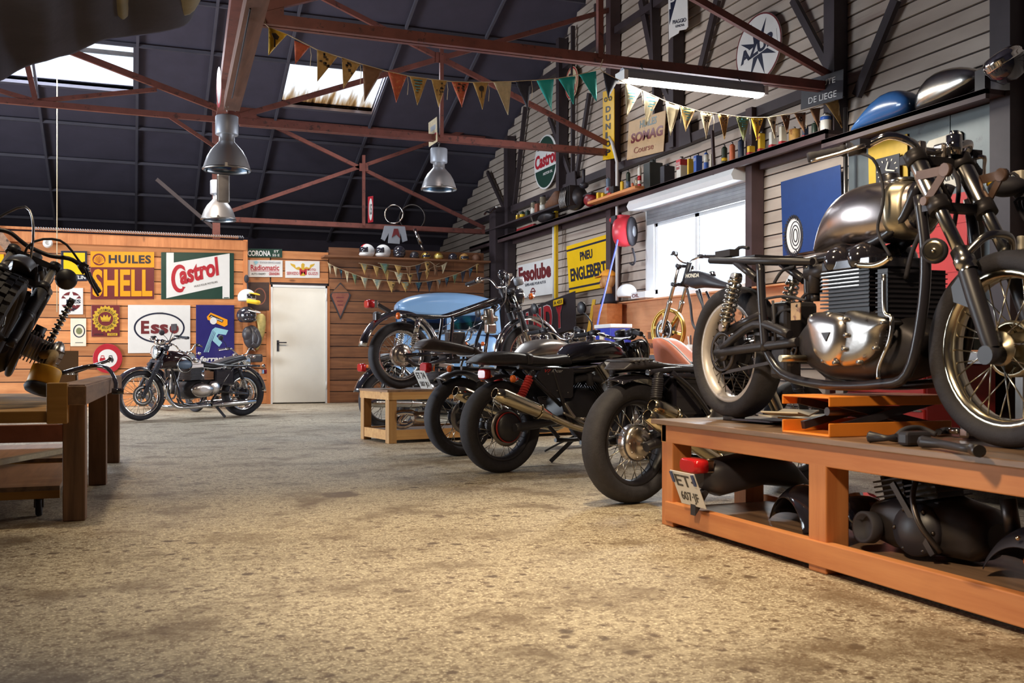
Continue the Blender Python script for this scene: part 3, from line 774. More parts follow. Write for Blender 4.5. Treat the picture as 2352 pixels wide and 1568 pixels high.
def bike_root(name, label, x, y, hx, hy, z=0, group='motorcycles around the workshop', lean=0):
    o = thing(name, label, 'motorcycle', (x, y, z), math.atan2(hy, hx), group)
    if lean: o.rotation_euler = (R(lean), 0, math.atan2(hy, hx))
    return o

def steer(objs, p, axis, deg):
    """turn the front end about the steering axis"""
    rot = Matrix.Rotation(R(deg), 3, axis.normalized())
    def go(o):
        for v in o.data.vertices: v.co = rot @ (v.co - p) + p
        for c in o.children: go(c)
    for o in objs: go(o)
# ================================================================ MOTORCYCLES
class Bike:
    """measures the photograph on the machine's own upright plane"""
    def __init__(s, label, x, y, hx, hy, z=0, lean=0):
        s.o = bike_root('motorcycle', label, x, y, hx, hy, z, lean=lean); s.q = Plane(x, y, hx, hy); s.z = z
    def __call__(s, u, v, y=0): a, z = s.q(u, v, y); return (a, z - s.z)
    def L(s, P, y=0): return [s(u, v, y) for u, v in P]
    def P3(s, P, y): return [V((a, y, z)) for a, z in s.L(P, y)]
ROW = (sin(R(74)), cos(R(74)))
def vtwin(b, x, z, case='satin_black', cyl='engine_dark', head='alloy'):
    e = M(); hull(e, [(x - .3, z - .06, z + .1, .1), (x - .22, z - .12, z + .14, .13), (x, z - .14, z + .15, .14), (x + .18, z - .13, z + .14, .14), (x + .24, z - .08, z + .1, .11), (x + .27, z - .04, z + .06, .08)], 18, .65)
    E = e.build('engine', case, b, True)
    for s in (-1, 1):
        ro = Matrix.Rotation(R(-45 * s), 3, 'X'); o = V((x + .06, s * .07, z + .08)); c = M()
        fins(c, o, .19, .2, 8, .019, .006, ro); c.box(o + ro @ V((0, 0, .07)), (.14, .15, .16), ro)
        c.build('cylinder', cyl, E, True)
        h = M(); p = o + ro @ V((0, 0, .17)); h.box(p, (.2, .2, .05), ro); fins(h, p + ro @ V((0, 0, .03)), .2, .2, 3, .017, .006, ro); h.box(p + ro @ V((0, 0, .07)), (.16, .17, .07), ro)
        h.ell(p + ro @ V((0, 0, .09)), (.085, .08, .04), 14, 8, ro); h.build('cylinder_head', head, E, True, bevel=.004)
        t = M().tube([p + ro @ V((-.08, 0, .0)), p + V((-.16, -s * .06, .02)), p + V((-.26, -s * .1, .0))], .024, 12, 4); t.cyl(p + V((-.15, -s * .05, -.04)), p + V((-.15, -s * .05, .05)), .028, n=12)
        t.build('intake', 'rubber', E, True)
    return E
# ---- the cafe racer with red springs, second of the row ------------------------------------------
B = Bike('black cafe racer with red shock springs and a red script on its side cover', 2.36, 6.38, *ROW); b = B.o
wheel(b, 0, .31, .315, .135, .225, 'satin_black', 'spoke', .085, 'satin_black', disc=-.13, pm='satin_black')
wheel(b, 1.44, .315, .315, .1, .235, 'satin_black', 'spoke', .06, 'satin_black', disc=-.15)
g = M().lathe([(.098, -.1), (.104, -.098), (.104, -.088), (.098, -.086)], (0, 0, .31), (0, 1, 0), 32, True); g.build('hub_ring', 'red_part', b, True)
M().lathe([(.001, -.14), (.03, -.138), (.05, -.125), (.085, -.12), (.096, -.1), (.096, -.06)], (0, 0, .31), (0, 1, 0), 28).build('final_drive', 'satin_black', b, True)
tubes(b, 'swingarm', mir([[(0, -.16, .31), (.25, -.14, .33), (.5, -.1, .36)]]), .03, 'satin_black')
st = B.L([(1092, 831), (1104, 820), (1119, 812), (1151, 806), (1183, 808), (1215, 815), (1253, 819), (1294, 813), (1304, 822)], -.05); sb = B.L([(1092, 833), (1119, 838), (1183, 841), (1246, 842), (1300, 839)], -.05)
seat_from(b, st, sb, [.07, .12, .13, .13, .12, .1], 'leather', strap=B(1196, 810)[0])
tt = B.L([(1300, 812), (1312, 795), (1334, 785), (1360, 780), (1386, 778), (1408, 785), (1422, 795), (1432, 815)], -.05); tb = B.L([(1300, 838), (1369, 834), (1431, 828)], -.05)
tank_from(b, tt, tb, [.07, .15, .17, .17, .15, .1], 'gloss_black', .55)
fl = M(); a0 = B(1302, 838, -.14)[0]; hull(fl, [(a0, .68, .72, .1), (a0 + .25, .7, .74, .165), (a0 + .45, .71, .74, .16), (a0 + .55, .72, .74, .1)], 20, .7); fl.build('tank_rail', 'chrome', b, True)
cv = B.P3([(1246, 845), (1254, 842), (1316, 845), (1319, 853), (1317, 910), (1312, 914), (1280, 914), (1272, 910), (1234, 868), (1233, 862)], -.15)
for s in (1, -1):
    P = [V((p.x, p.y * s, p.z)) for p in cv]; c = M().prism(P, (0, .03 * s, 0)).build('side_cover', 'satin_black', b, True, bevel=.006)
    if s == 1:
        x0 = min(p.x for p in P); X, Z = V((1, 0, -.02)), V((0, 0, 1)); o = P[0] + V((.02, -.002, -.03)); n = (0, -1, 0)
        M().text('V7', o, X, Z, .055, .022, n, .001, .02, .4).build('lettering', 'tool_red', c, True)
        M().text('Racer', o + V((.06, 0, 0)), X, Z, .1, .022, n, .001, 0, .5).build('lettering', 'white_paint', c, True)
        for p in (P[1] + V((.02, 0, -.05)), P[5] + V((-.03, 0, .04)), P[7] + V((.03, 0, .04))): M().ell(p, (.006, .006, .006), 8, 5).build('screw', 'steel', c, True)
mp = B.P3([(1136, 902), (1262, 955)], -.23)
muffler(b, mp, .052, 'brass_pipe', .14)
muffler(b, [V((p.x, .23, p.z)) for p in mp], .052, 'brass_pipe', .14)
ex = B.P3([(1258, 953), (1323, 981), (1380, 985), (1420, 930)], -.22); ex[-1].y = -.18
tubes(b, 'exhaust_pipe', mir([[tuple(p) for p in ex]]), .024, 'brass_pipe')
for y in (-.17, .17): shock(b, B(1222, 856, -.17), B(1190, 925, -.17), y, 'satin_black', 'red_spring', .022, .15, 9, .009)
fender(b, 0, .31, .34, 50, 116, .16, 'satin_black', crown=.02)
tubes(b, 'frame', mir([[(.05, -.13, .72), (.35, -.13, .7), (.75, -.12, .7), (1.1, -.04, .86)], [(.35, -.14, .7), (.42, -.15, .5), (.5, -.14, .33), (.62, -.13, .2)], [(1.12, -.04, .8), (1.04, -.12, .45), (.95, -.14, .2), (.6, -.14, .18)], [(.1, -.13, .7), (.42, -.14, .45)]]), .016, 'satin_black')
vtwin(b, .78, .42)
for s in (1, -1): tubes(b, 'footrest', [[(.42, s * -.16, .4), (.5, s * -.2, .36), (.55, s * -.2, .33)], [(.5, s * -.2, .36), (.5, s * -.3, .36)], [(.42, s * -.18, .47), (.5, s * -.2, .36), (.62, s * -.22, .3)]], .012, 'alloy')
fork(b, (1.17, .9), (1.44, .315), .1, .021, 'dull_chrome', 'satin_black', (.3, .55))
fender(b, 1.44, .315, .345, 20, 170, .13, 'satin_black')
handlebar(b, [(1.12, .06, .93), (1.12, .13, .94), (1.04, .22, .97), (.98, .36, .95)], mirrors=(1,))
for s in (-1, 1): M().lathe([(.001, 0), (.04, .002), (.044, .02), (.042, .06), (.02, .075), (.001, .075)], (1.16, s * .055, .99), (.35, 0, -1), 20).build('gauge', 'satin_black', b, True)
headlight(b, 1.32, .83, .09, 'gloss_black', 'satin_black')
tubes(b, 'cable', [[(1.1, -.2, .97), (1.24, -.16, .9), (1.3, -.1, .76), (1.24, -.06, .62)], [(1.1, .2, .97), (1.26, .14, .88), (1.2, .08, .7)]], .006, 'steel', 6)
M().bar((.78, .16, .17), (.66, .27, .01), .024, .03).tube([(.8, .16, .2), (.72, .3, .12), (.66, .34, .08)], .008, 6, 3).build('side_stand', 'satin_black', b, True)
taillight(b, (-.13, 0, .67)); indicator(b, (-.02, -.1, .64), (0, -1, 0)); indicator(b, (-.02, .1, .64), (0, 1, 0))
# ---- sister machine behind it: silver tank, long seat, dusty rear guard ----------------------------
B = Bike('cafe racer with a silver tank and a number plate, behind the red sprung one', 2.46, 7.6, *ROW); b = B.o
wheel(b, 0, .31, .315, .13, .225, 'satin_black', 'spoke', .08, 'satin_black', disc=-.13)
wheel(b, 1.44, .315, .315, .1, .235, 'satin_black', 'spoke', .06, 'satin_black', disc=-.15)
st = B.L([(969, 793), (976, 782), (988, 777), (1023, 782), (1071, 794), (1109, 809), (1150, 814)], -.05); sb = B.L([(970, 803), (1007, 806), (1055, 811), (1106, 823), (1150, 830)], -.05)
seat_from(b, st, sb, [.08, .12, .13, .13, .11, .1], 'brown_leather', strap=B(1066, 795)[0])
tt = B.L([(1186, 812), (1214, 786), (1230, 780), (1246, 777), (1270, 779), (1290, 786), (1304, 796), (1310, 812)], 0); tb = B.L([(1186, 824), (1250, 826), (1310, 822)], 0)
tank_from(b, tt, tb, [.07, .15, .17, .17, .15, .1], 'silver_tank', .55)
fender(b, 0, .31, .345, 45, 124, .17, 'steel', crown=.03)
M().bar((-.2, 0, .62), (-.12, 0, .47), .05, .012).build('plate_bracket', 'satin_black', b, True)
tl = B(975, 844); taillight(b, (tl[0] + .02, 0, tl[1]), (.035, .055, .04))
pl = B(964, 872); plate(b, (pl[0] + .03, 0, pl[1]), .17, .16, ['ET 74', '507 JU'], 28)
for s in (-1, 1): indicator(b, (tl[0] + .14, s * .07, tl[1] - .01), (0, s, 0), body='satin_black')
for y in (-.17, .17): shock(b, B(1112, 858, -.17), B(1096, 900, -.17), y, 'satin_black', 'satin_black', .024, .15, 9, .008)
tubes(b, 'frame', mir([[(-.05, -.1, .7), (.3, -.13, .69), (.75, -.12, .7), (1.1, -.04, .86)], [(.1, -.12, .7), (.42, -.14, .42), (.6, -.13, .2)], [(1.12, -.04, .8), (1.04, -.12, .45), (.95, -.14, .2), (.6, -.14, .18)], [(0, -.16, .31), (.45, -.12, .35)]]), .017, 'satin_black')
vtwin(b, .78, .42)
muffler(b, [(-.12, -.2, .42), (.35, -.22, .3)], .05, 'satin_black'); muffler(b, [(-.12, .2, .42), (.35, .22, .3)], .05, 'satin_black')
tubes(b, 'exhaust_pipe', mir([[(.34, -.22, .3), (.6, -.22, .24), (.95, -.22, .27), (1.0, -.2, .5)]]), .023, 'dull_chrome')
fork(b, (1.17, .9), (1.44, .315), .1, .021, 'dull_chrome', 'satin_black', (.3, .55))
handlebar(b, [(1.12, .06, .95), (1.1, .14, 1.0), (1.04, .24, 1.02), (.98, .36, 1.0)], mirrors=(1,))
for s in (-1, 1): M().lathe([(.001, 0), (.04, .002), (.044, .02), (.042, .06), (.02, .075), (.001, .075)], (1.17, s * .055, 1.0), (.35, 0, -1), 20).build('gauge', 'chrome', b, True)
headlight(b, 1.33, .84, .09, 'gloss_black', 'chrome'); fender(b, 1.44, .315, .345, 20, 170, .13, 'satin_black')
# ---- black racer with twin brass coloured silencers, nearest of the row ---------------------------
B = Bike('black racer with a low ribbed seat and two stacked pale brass silencers', 2.51, 4.76, *ROW); b = B.o
wheel(b, 0, .325, .325, .13, .222, 'satin_black', 'spoke', .06, 'satin_black', plate=-.1, pm='polished_alloy')
wheel(b, 1.42, .32, .32, .1, .24, 'satin_black', 'spoke', .06, 'satin_black', plate=-.1)
st = B.L([(1429, 845), (1444, 827), (1472, 825), (1506, 833), (1541, 838), (1603, 840), (1640, 838)], -.06); sb = B.L([(1430, 850), (1470, 848), (1541, 848), (1603, 849), (1640, 849)], -.06)
S = seat_from(b, st, sb, [.08, .13, .14, .13, .12], 'leather', e=.5)
rb = M()
for i in range(22):
    t = i / 21; x = st[1][0] + (st[-1][0] - st[1][0]) * t; i2 = min(len(st) - 2, 1 + int(t * (len(st) - 2))); a, c = st[i2], st[i2 + 1]; z = a[1] + (c[1] - a[1]) * (x - a[0]) / (c[0] - a[0])
    rb.ell((x, 0, z - .004), (.016, .128, .012), 10, 6)
rb.build('seat_ribs', 'leather', S, True)
fender(b, 0, .325, .345, 30, 114, .165, 'gloss_black', crown=.022)
for y in (-.17, .17): shock(b, B(1512, 862, -.17), B(1506, 922, -.17), y, 'satin_black', 'satin_black', .024, .1, 9, .009)
tubes(b, 'frame', mir([[(-.02, -.14, .7), (.2, -.15, .715), (.62, -.14, .71), (1.1, -.04, .84)], [(.14, -.16, .7), (.3, -.16, .6), (.5, -.15, .4), (.6, -.14, .22)], [(.14, -.16, .685), (.62, -.16, .66)], [(1.12, -.04, .8), (1.05, -.12, .45), (.95, -.14, .2), (.6, -.14, .2)]]), .016, 'gloss_black')
tubes(b, 'swingarm', mir([[(0, -.15, .325), (.5, -.12, .36)], [(-.04, -.15, .31), (.14, -.15, .36)]]), .026, 'satin_black')
M().bb(.2, .62, -.12, .12, .45, .68).build('battery_box', 'gloss_black', b, True, bevel=.02)
twin(b, .72, .4, 1.05, 'alloy', 'engine_dark', 'satin_black')
for dz, a, c, bend in ((0, (1497, 930), (1560, 958), [(1560, 958), (1644, 1030), (1660, 1032), (1722, 1028), (1770, 1022)]), (1, (1486, 952), (1562, 1000), [(1562, 1000), (1640, 1052), (1656, 1054), (1722, 1048), (1775, 1040)])):
    y = -.2 - .02 * dz; P = B.P3([a, c], y); muffler(b, P, .045, 'brass_pipe', .3)
    Q = B.P3(bend, y); Q += [Q[-1] + V((.1, .03, .04)), Q[-1] + V((.14, .06, .2)), Q[-1] + V((.1, .12, .36))]
    Q[0] = P[1] + (P[0] - P[1]) * .05
    tubes(b, 'exhaust_pipe', [[tuple(p) for p in Q]], .036 if dz else .033, 'brass_pipe', 14, 3)
tt = [(.62, .74), (.68, .8), (.8, .86), (.95, .9), (1.08, .88), (1.15, .82)]; tb = [(.62, .71), (.9, .73), (1.15, .76)]
tank_from(b, tt, tb, [.08, .13, .15, .14, .1], 'gloss_black')
fork(b, (1.16, .9), (1.42, .32), .1, .021, 'dull_chrome', 'satin_black', (.3, .55))
hp = B(1578, 796, -.36)
handlebar(b, [(1.12, .08, .92), (1.14, .16, .9), (1.08, .25, .86), (.9, .36, .84)], m='satin_black', levers=True)
headlight(b, 1.32, .8, .09, 'gloss_black', 'chrome')
M().lathe([(.001, 0), (.045, .002), (.05, .02), (.046, .05), (.001, .06)], (1.2, 0, .98), (.3, 0, -1), 20).build('gauge', 'satin_black', b, True)
# ---- stripped chrome machine up on the low bench ---------------------------------------------------
HB = (sin(R(80)), cos(R(80))); BZ5 = .49
B = Bike('stripped motorcycle frame with chrome wheels and orange indicators on the low wooden bench', 2.4, 9.25, *HB, BZ5); b = B.o
wheel(b, 0, .32, .32, .115, .232, 'chrome', 'spoke', .07, 'alloy', plate=-.108, pm='polished_alloy')
wheel(b, 1.45, .32, .32, .09, .245, 'chrome', 'spoke', .06, 'red_part', plate=-.09, pm='red_part')
fender(b, 0, .32, .385, 20, 168, .15, 'chrome', crown=.045); fender(b, 1.45, .32, .37, 15, 200, .12, 'chrome', crown=.04)
tubes(b, 'frame', [[(x, y * s, z) for (x, z), y in zip(P, ys)] for s in (-1, 1) for P, ys in ((B.L([(930, 724), (1000, 727), (1034, 725), (1090, 706), (1150, 684)], -.1), (.12, .12, .1, .06, .03)), (B.L([(1038, 726), (1036, 755), (1032, 785), (1034, 830)], -.1), (.11, .12, .13, .13)), (B.L([(1150, 700), (1132, 731), (1118, 780), (1108, 830), (1090, 850), (1034, 850)], -.1), (.03, .06, .1, .13, .14, .14)))], .017, 'gloss_black')
tubes(b, 'top_tube', [[(B(1150, 690)[0], 0, B(1150, 690)[1]), (B(1040, 724)[0], 0, B(1040, 724)[1])]], .03, 'gloss_black')
M().cyl((B(1157, 672)[0], 0, B(1157, 672)[1]), (B(1168, 702)[0], 0, B(1168, 702)[1]), .035, n=16).build('steering_head', 'gloss_black', b, True)
tubes(b, 'swingarm', mir([[(0, -.14, .32), (.5, -.13, .34)], [(0, -.14, .29), (.15, -.13, .22), (.5, -.12, .3)]]), .019, 'gloss_black')
for y in (-.16, .16): shock(b, B(961, 733, -.16), B(948, 803, -.16), y, 'chrome', 'chrome', .026, .45, 6, .007)
tl = B(852, 698); M().bar((tl[0] + .06, 0, tl[1]), (B(895, 716)[0], 0, B(895, 716)[1]), .06, .03).build('lamp_bracket', 'satin_black', b, True)
taillight(b, (tl[0], 0, tl[1]), (.05, .06, .04)); M().box((tl[0] + .06, 0, tl[1] - .12), (.06, .09, .1)).build('lamp_housing', 'satin_black', b, True, bevel=.02)
ip = B(908, 725, -.16)
for s in (-1, 1): indicator(b, (ip[0] + .03, s * .09, ip[1]), (0, s, 0), r=.034)
M().bb(.5, .66, -.09, .05, .35, .55).bb(.46, .62, -.06, .1, .24, .36).build('battery_tray', 'engine_dark', b, True, bevel=.01)
cp = B(1122, 722, -.1); q = M().cyl((cp[0], -.1, cp[1] + .06), (cp[0] + .01, -.1, cp[1] - .1), .05, n=16); q.box((cp[0] + .02, -.1, cp[1] - .14), (.1, .08, .1)); q.cyl((cp[0] - .08, -.1, cp[1] - .03), (cp[0] + .1, -.1, cp[1] - .04), .03, n=12); q.build('carburettor', 'alloy', b, True, bevel=.015)
ft, fb = B(1163, 664, 0), (1.45, .32)
fork(b, ft, fb, .095, .02, 'chrome', 'dull_chrome', (.34, .62), .6, .028)
ha = B(1150, 660)
handlebar(b, [(ha[0], .05, ha[1]), (ha[0] + .02, .12, ha[1] + .02), (ha[0] - .02, .2, ha[1] + .1), (ha[0] - .1, .3, ha[1] + .09), (ha[0] - .17, .42, ha[1] + .05)], mirrors=(), ctl='chrome')
hl = B(1186, 682); headlight(b, hl[0] + .03, hl[1], .085, 'gloss_black', 'chrome')
for s in (-1, 1): indicator(b, (hl[0] + .07, s * .1, hl[1]), (0, s, 0), r=.034)
M().lathe([(.001, 0), (.05, .002), (.055, .02), (.052, .07), (.03, .085), (.001, .085)], (hl[0] - .0, -.03, hl[1] + .2), (.3, 0, -1), 20).build('gauge', 'lamp_grey', b, True)
M().tube([(ha[0], -.02, ha[1]), (ha[0] + .0, -.03, ha[1] + .08)], .014, 8).ell((ha[0], -.03, ha[1] + .13), (.045, .045, .05), 14, 8).build('horn', 'gloss_black', b, True)
tubes(b, 'cable', [[(ha[0], -.1, ha[1] + .05), (ha[0] - .02, -.12, ha[1] - .15), (cp[0] + .03, -.1, cp[1])], [(ha[0] + .05, .08, ha[1] + .02), (ha[0] + .14, -.1, ha[1] - .2), (1.35, -.1, .3)], [(.7, -.1, .6), (.62, -.12, .4), (.7, -.13, .25)]], .006, 'steel', 6)
M().bar((.42, -.14, .26), (.62, -.2, .28), .02).cyl((.62, -.2, .28), (.62, -.3, .28), .016, n=10).build('footrest', 'rubber', b, True)
# ---- dark machine parked behind the low bench ------------------------------------------------------
def plain(label, x, y, h, z=0, sc=1.0, tank='gloss_black', rim='dark_steel', plate_=None, hl=True, lean=0, stance=0, head='alloy'):
    B = Bike(label, x, y, *h, z, lean); b = B.o; b.scale = (sc,) * 3
    wheel(b, 0, .32, .32, .11, .235, rim, 'dark_spoke', .07, 'alloy', n=36); wheel(b, 1.4, .32, .32, .09, .245, rim, 'dark_spoke', .06, 'alloy', disc=-.13, n=36)
    fender(b, 0, .32, .36, 20, 165, .15, 'gloss_black'); fender(b, 1.4, .32, .335, 40, 170, .12, 'chrome')
    seat_from(b, [(-.12, .8), (0, .84), (.3, .8), (.6, .8)], [(-.12, .74), (.2, .73), (.6, .74)], [.1, .13, .13, .1], 'leather')
    tank_from(b, [(.56, .82), (.65, .93), (.85, .98), (1.02, .95), (1.1, .86)], [(.56, .79), (.8, .78), (1.1, .83)], [.08, .14, .16, .14, .1], tank)
    twin(b, .66, .4, 1.0, 'polished_alloy', 'engine_dark', head)
    tubes(b, 'frame', mir([[(-.1, -.12, .73), (.3, -.13, .72), (.6, -.12, .76), (1.05, -.04, .88)], [(.1, -.13, .72), (.42, -.14, .42), (.55, -.13, .22)], [(1.08, -.04, .82), (1.0, -.12, .45), (.92, -.13, .22), (.55, -.13, .2)], [(0, -.14, .32), (.45, -.12, .36)]]), .016, 'gloss_black')
    fork(b, (1.1, .94), (1.4, .32), .095, .02, 'dull_chrome', 'alloy')
    for y in (-.16, .16): shock(b, (.14, .68), (.04, .36), y, 'chrome', 'satin_black')
    muffler(b, [(-.3, -.19, .3), (.35, -.19, .28)], .042, 'dull_chrome'); tubes(b, 'exhaust_pipe', [[(.34, -.19, .28), (.7, -.19, .25), (.9, -.19, .32), (.84, -.14, .6)]], .021, 'dull_chrome')
    handlebar(b, [(1.04, .05, .98), (1.06, .12, 1.02), (1.02, .2, 1.1), (.9, .37, 1.08)], mirrors=(-1,) if hl else ())
    if hl: headlight(b, 1.24, .88, .085, 'gloss_black', 'chrome')
    for s in (-1, 1): indicator(b, (1.2, s * .1, .95), (0, s, 0)); indicator(b, (-.18, s * .09, .7), (0, s, 0))
    taillight(b, (-.28, 0, .68), (.04, .06, .045))
    if plate_: plate(b, (-.3, 0, .55), .16, .13, plate_)
    M().bar((.5, .14, .2), (.42, .26, .01), .02, .03).build('side_stand', 'satin_black', b, True)
    return b
plain('dark motorcycle with a red tail light half hidden behind the low wooden bench', 2.62, 10.75, ROW, plate_=None)
plain('small motorcycle with upright handlebar and round headlamp behind the black roadster', .36, 16.45, (.42, -.9), sc=.9)
b9 = plain('small motorcycle beside the white door with its chrome headlamp turned outwards', 1.18, 16.62, (.46, -.89), sc=.85)
# ---- black and maroon roadster by the sign wall ----------------------------------------------------
B = Bike('black roadster with a maroon tank and long piped seat before the sign wall', 1.42, 14.02, -1.417, -.7); b = B.o
wheel(b, 0, .305, .305, .12, .215, 'chrome', 'spoke', .085, 'satin_black'); wheel(b, 1.46, .315, .315, .09, .25, 'chrome', 'spoke', .05, 'alloy', disc=.13)
for m_, top, bot, ws in (('leather', [(449, 832), (468, 834), (494, 834), (516, 826), (538, 819), (562, 815), (568, 824)], [(449, 838), (468, 843), (499, 845), (530, 836), (566, 826)], [.1, .13, .13, .13, .1]),):
    S = seat_from(b, B.L(top, .1), B.L(bot, .1), ws, m_)
M().tube([(x, y, z - .006) for (x, z), y in zip(B.L([(449, 838), (468, 843), (499, 845), (530, 836), (566, 826)], .13), (.1, .13, .135, .13, .09))], .006, 6, 4).build('piping', 'white_paint', S, True)
T = tank_from(b, B.L([(372, 822), (380, 808), (396, 804), (416, 807), (436, 816), (448, 832)], .08), B.L([(372, 848), (410, 850), (448, 842)], .08), [.09, .15, .165, .15, .09], 'maroon', .4)
kc = B(425, 837, .16); kp = M(); kp.ell((kc[0], .145, kc[1]), (.115, .03, .06), 20, 8); kp.build('knee_pad', 'blue_grey', T, True)
M().torus((kc[0], .15, kc[1]), (0, 1, .0), .1, .02, .006, 28, 6).build('tank_trim', 'dull_chrome', T, True)
twin(b, .72, .38, 1.02, 'polished_alloy', 'engine_dark', 'polished_alloy', 4)
fender(b, 0, .305, .325, 20, 172, .15, 'gloss_black', crown=.04); fender(b, 0, .305, .332, 95, 176, .12, 'chrome', crown=.045); fender(b, 1.46, .315, .325, 25, 165, .12, 'chrome', crown=.04)
for y in (-.17, .17): shock(b, (.15, .64), (.03, .34), y, 'satin_black', 'chrome')
tubes(b, 'frame', mir([[(-.2, -.12, .68), (.3, -.13, .69), (.6, -.12, .72), (1.08, -.04, .86)], [(.2, -.13, .68), (.4, -.14, .42), (.55, -.13, .2)], [(1.12, -.04, .82), (1.02, -.12, .45), (.94, -.13, .2), (.55, -.13, .18)], [(0, -.14, .305), (.45, -.12, .35)]]), .016, 'gloss_black')
P = [B(486, 930, .19), B(586, 921, .19)]; tp, tq = P[1], P[0]
for s in (1, -1):
    muffler(b, [(tp[0], .19 * s, tp[1]), (tq[0], .19 * s, tq[1])], .043, 'chrome', .2)
    E = B.P3([(487, 930), (420, 936), (398, 929), (382, 905), (383, 880), (396, 868)], .19); E[-1].y = .1
    tubes(b, 'exhaust_pipe', [[(p.x, p.y * s, p.z) for p in E]], .022, 'chrome', 12)
M().bb(.2, .5, -.15, .15, .42, .64).build('side_cover', 'gloss_black', b, True, bevel=.03)
fork(b, (1.15, .93), (1.46, .315), .095, .02, 'satin_black', 'satin_black', (.3, .6))
h0 = B(352, 796)
handlebar(b, [(1.1, .05, .97), (1.12, .12, .99), (1.13, .22, 1.04), (1.1, .32, 1.05), (1.05, .45, 1.04)], mirrors=())
M().tube([(1.12, .1, 1.0), (1.1, .12, 1.08), (1.08, .13, 1.14)], .006, 6).box((1.07, .13, 1.18), (.025, .11, .085)).build('mirror', 'satin_black', b, True, bevel=.01)
headlight(b, 1.26, .86, .085, 'chrome', 'chrome')
for s in (-1, 1): M().lathe([(.001, 0), (.04, .002), (.044, .02), (.042, .06), (.001, .07)], (1.18, s * .055, 1.02), (.35, 0, -1), 18).build('gauge', 'chrome', b, True); indicator(b, (1.2, s * .1, .85), (0, s, 0)); indicator(b, (-.24, s * .1, .68), (0, s, 0))
taillight(b, (-.34, 0, .6)); M().bar((.52, .14, .2), (.42, .27, .01), .02, .03).build('side_stand', 'satin_black', b, True)
# ---- bare metal special up on the near workbench (the largest thing in the picture) ---------------
B = Bike('bare metal tanked motorcycle without seat, raised on the orange lift of the near bench', 2.6, 3.88, 0, -1, .49); b = B.o
rc, fc = B(1690, 801), B(2322, 801)
wheel(b, rc[0], .313, .303, .13, .222, 'white_rim', 'dark_spoke', .06, 'satin_black', plate=-.085, pm='engine_dark')
wheel(b, fc[0], .313, .313, .11, .243, 'brass_rim', 'spoke', .055, 'bare_metal_matt', plate=.09, pm='bare_metal_matt', hw=.045)
chain_line(b, .5, .33, -.09, .095, .045, .313)
M().cyl((rc[0], -.01, 0), (rc[0], -.01, .02), .05, n=16).build('wheel_chock', 'rubber', b, True)
# frame
def P2(L, y): return [(p[0], y, p[1]) for p in B.L(L, y)]
rail = []
for s in (-.13, .13):
    a, c = B(1632, 598, -.13), B(1860, 600, -.13); rail.append([(a[0], s, a[1]), (c[0], s * .9, c[1])])
rail.append([(rail[0][0][0], -.13, rail[0][0][2]), (rail[0][0][0], .13, rail[0][0][2])])
tubes(b, 'seat_rail', rail, .0145, 'satin_black')
a, c = B(1690, 600, 0), B(1790, 602, 0); M().box(((a[0] + c[0]) / 2, 0, a[1] - .01), (c[0] - a[0], .25, .008)).build('seat_pan', 'satin_black', b, True)
M().box((a[0] + .02, -.06, a[1] + .03), (.12, .05, .03)).tube([(a[0] - .02, -.02, a[1] + .02), (a[0] + .03, 0, a[1] + .06), (a[0] + .1, .0, a[1] + .05)], .008, 6, 3).build('battery_strap', 'rubber', b, True)
tubes(b, 'frame', [[(x, y * s, z) for x, y, z in Q] for s in (1, -1) for Q in (P2([(1746, 606), (1750, 700), (1758, 806)], -.12), P2([(1758, 800), (1800, 860), (1900, 884), (2020, 882), (2084, 858), (2116, 730), (2126, 590), (2110, 450)], -.11), P2([(1850, 602), (1960, 575), (2060, 520), (2110, 420)], -.07), P2([(1740, 640), (1690, 600)], -.12), P2([(1754, 720), (1670, 760)], -.12))], .0185, 'black_paint')
tubes(b, 'swingarm', [[(0, s * .12, .31), (.3, s * .12, .33), (.56, s * .1, .35)] for s in (1, -1)] + [[(.05, s * .12, .33), (.3, s * .12, .43), (.52, s * .11, .38)] for s in (1, -1)], .019, 'satin_black')
sh0, sh1 = B(1691, 636, -.15), B(1664, 752, -.15)
for y in (-.15, .15): shock(b, sh0, sh1, y, 'dull_chrome', 'dull_chrome', .029, .06, 8, .0055)
# tank
tt = B.L([(1851, 574), (1858, 545), (1874, 510), (1899, 474), (1945, 433), (1996, 415), (2045, 412), (2090, 416), (2106, 430), (2102, 470)], -.07)
tb = B.L([(1851, 576), (1899, 566), (1996, 556), (2059, 542), (2078, 520), (2104, 474)], -.09)
T = tank_from(b, tt, tb, [.035, .085, .125, .135, .13, .11, .05], 'raw_tank', .62, .78, 'dull_chrome', 20)
SS = outline(tt, tb, [.035, .085, .125, .135, .13, .11, .05], 40); xa, xb = B(2031, 440, -.1)[0], B(2076, 470, -.08)[0]
hull(M(), [(x, a - .002, c + .002, w * 1.012) for x, a, c, w in SS if xa < x < xb], 26, .78).build('tank_band', 'bare_metal_matt', T, True)
hull(M(), [(x, a - .002, c + .002, w * 1.01) for x, a, c, w in SS if x > xb - .004], 26, .78).build('tank_nose', 'gloss_black', T, True)
# weld strap down the tank front and the fuel cap ring
p = B(2060, 414, -.03); M().lathe([(.05, 0), (.055, .006), (.04, .014), (.001, .016)], (p[0], -.0, p[1] - .005), (0, 0, 1), 24).build('cap_ring', 'dull_chrome', T, True)
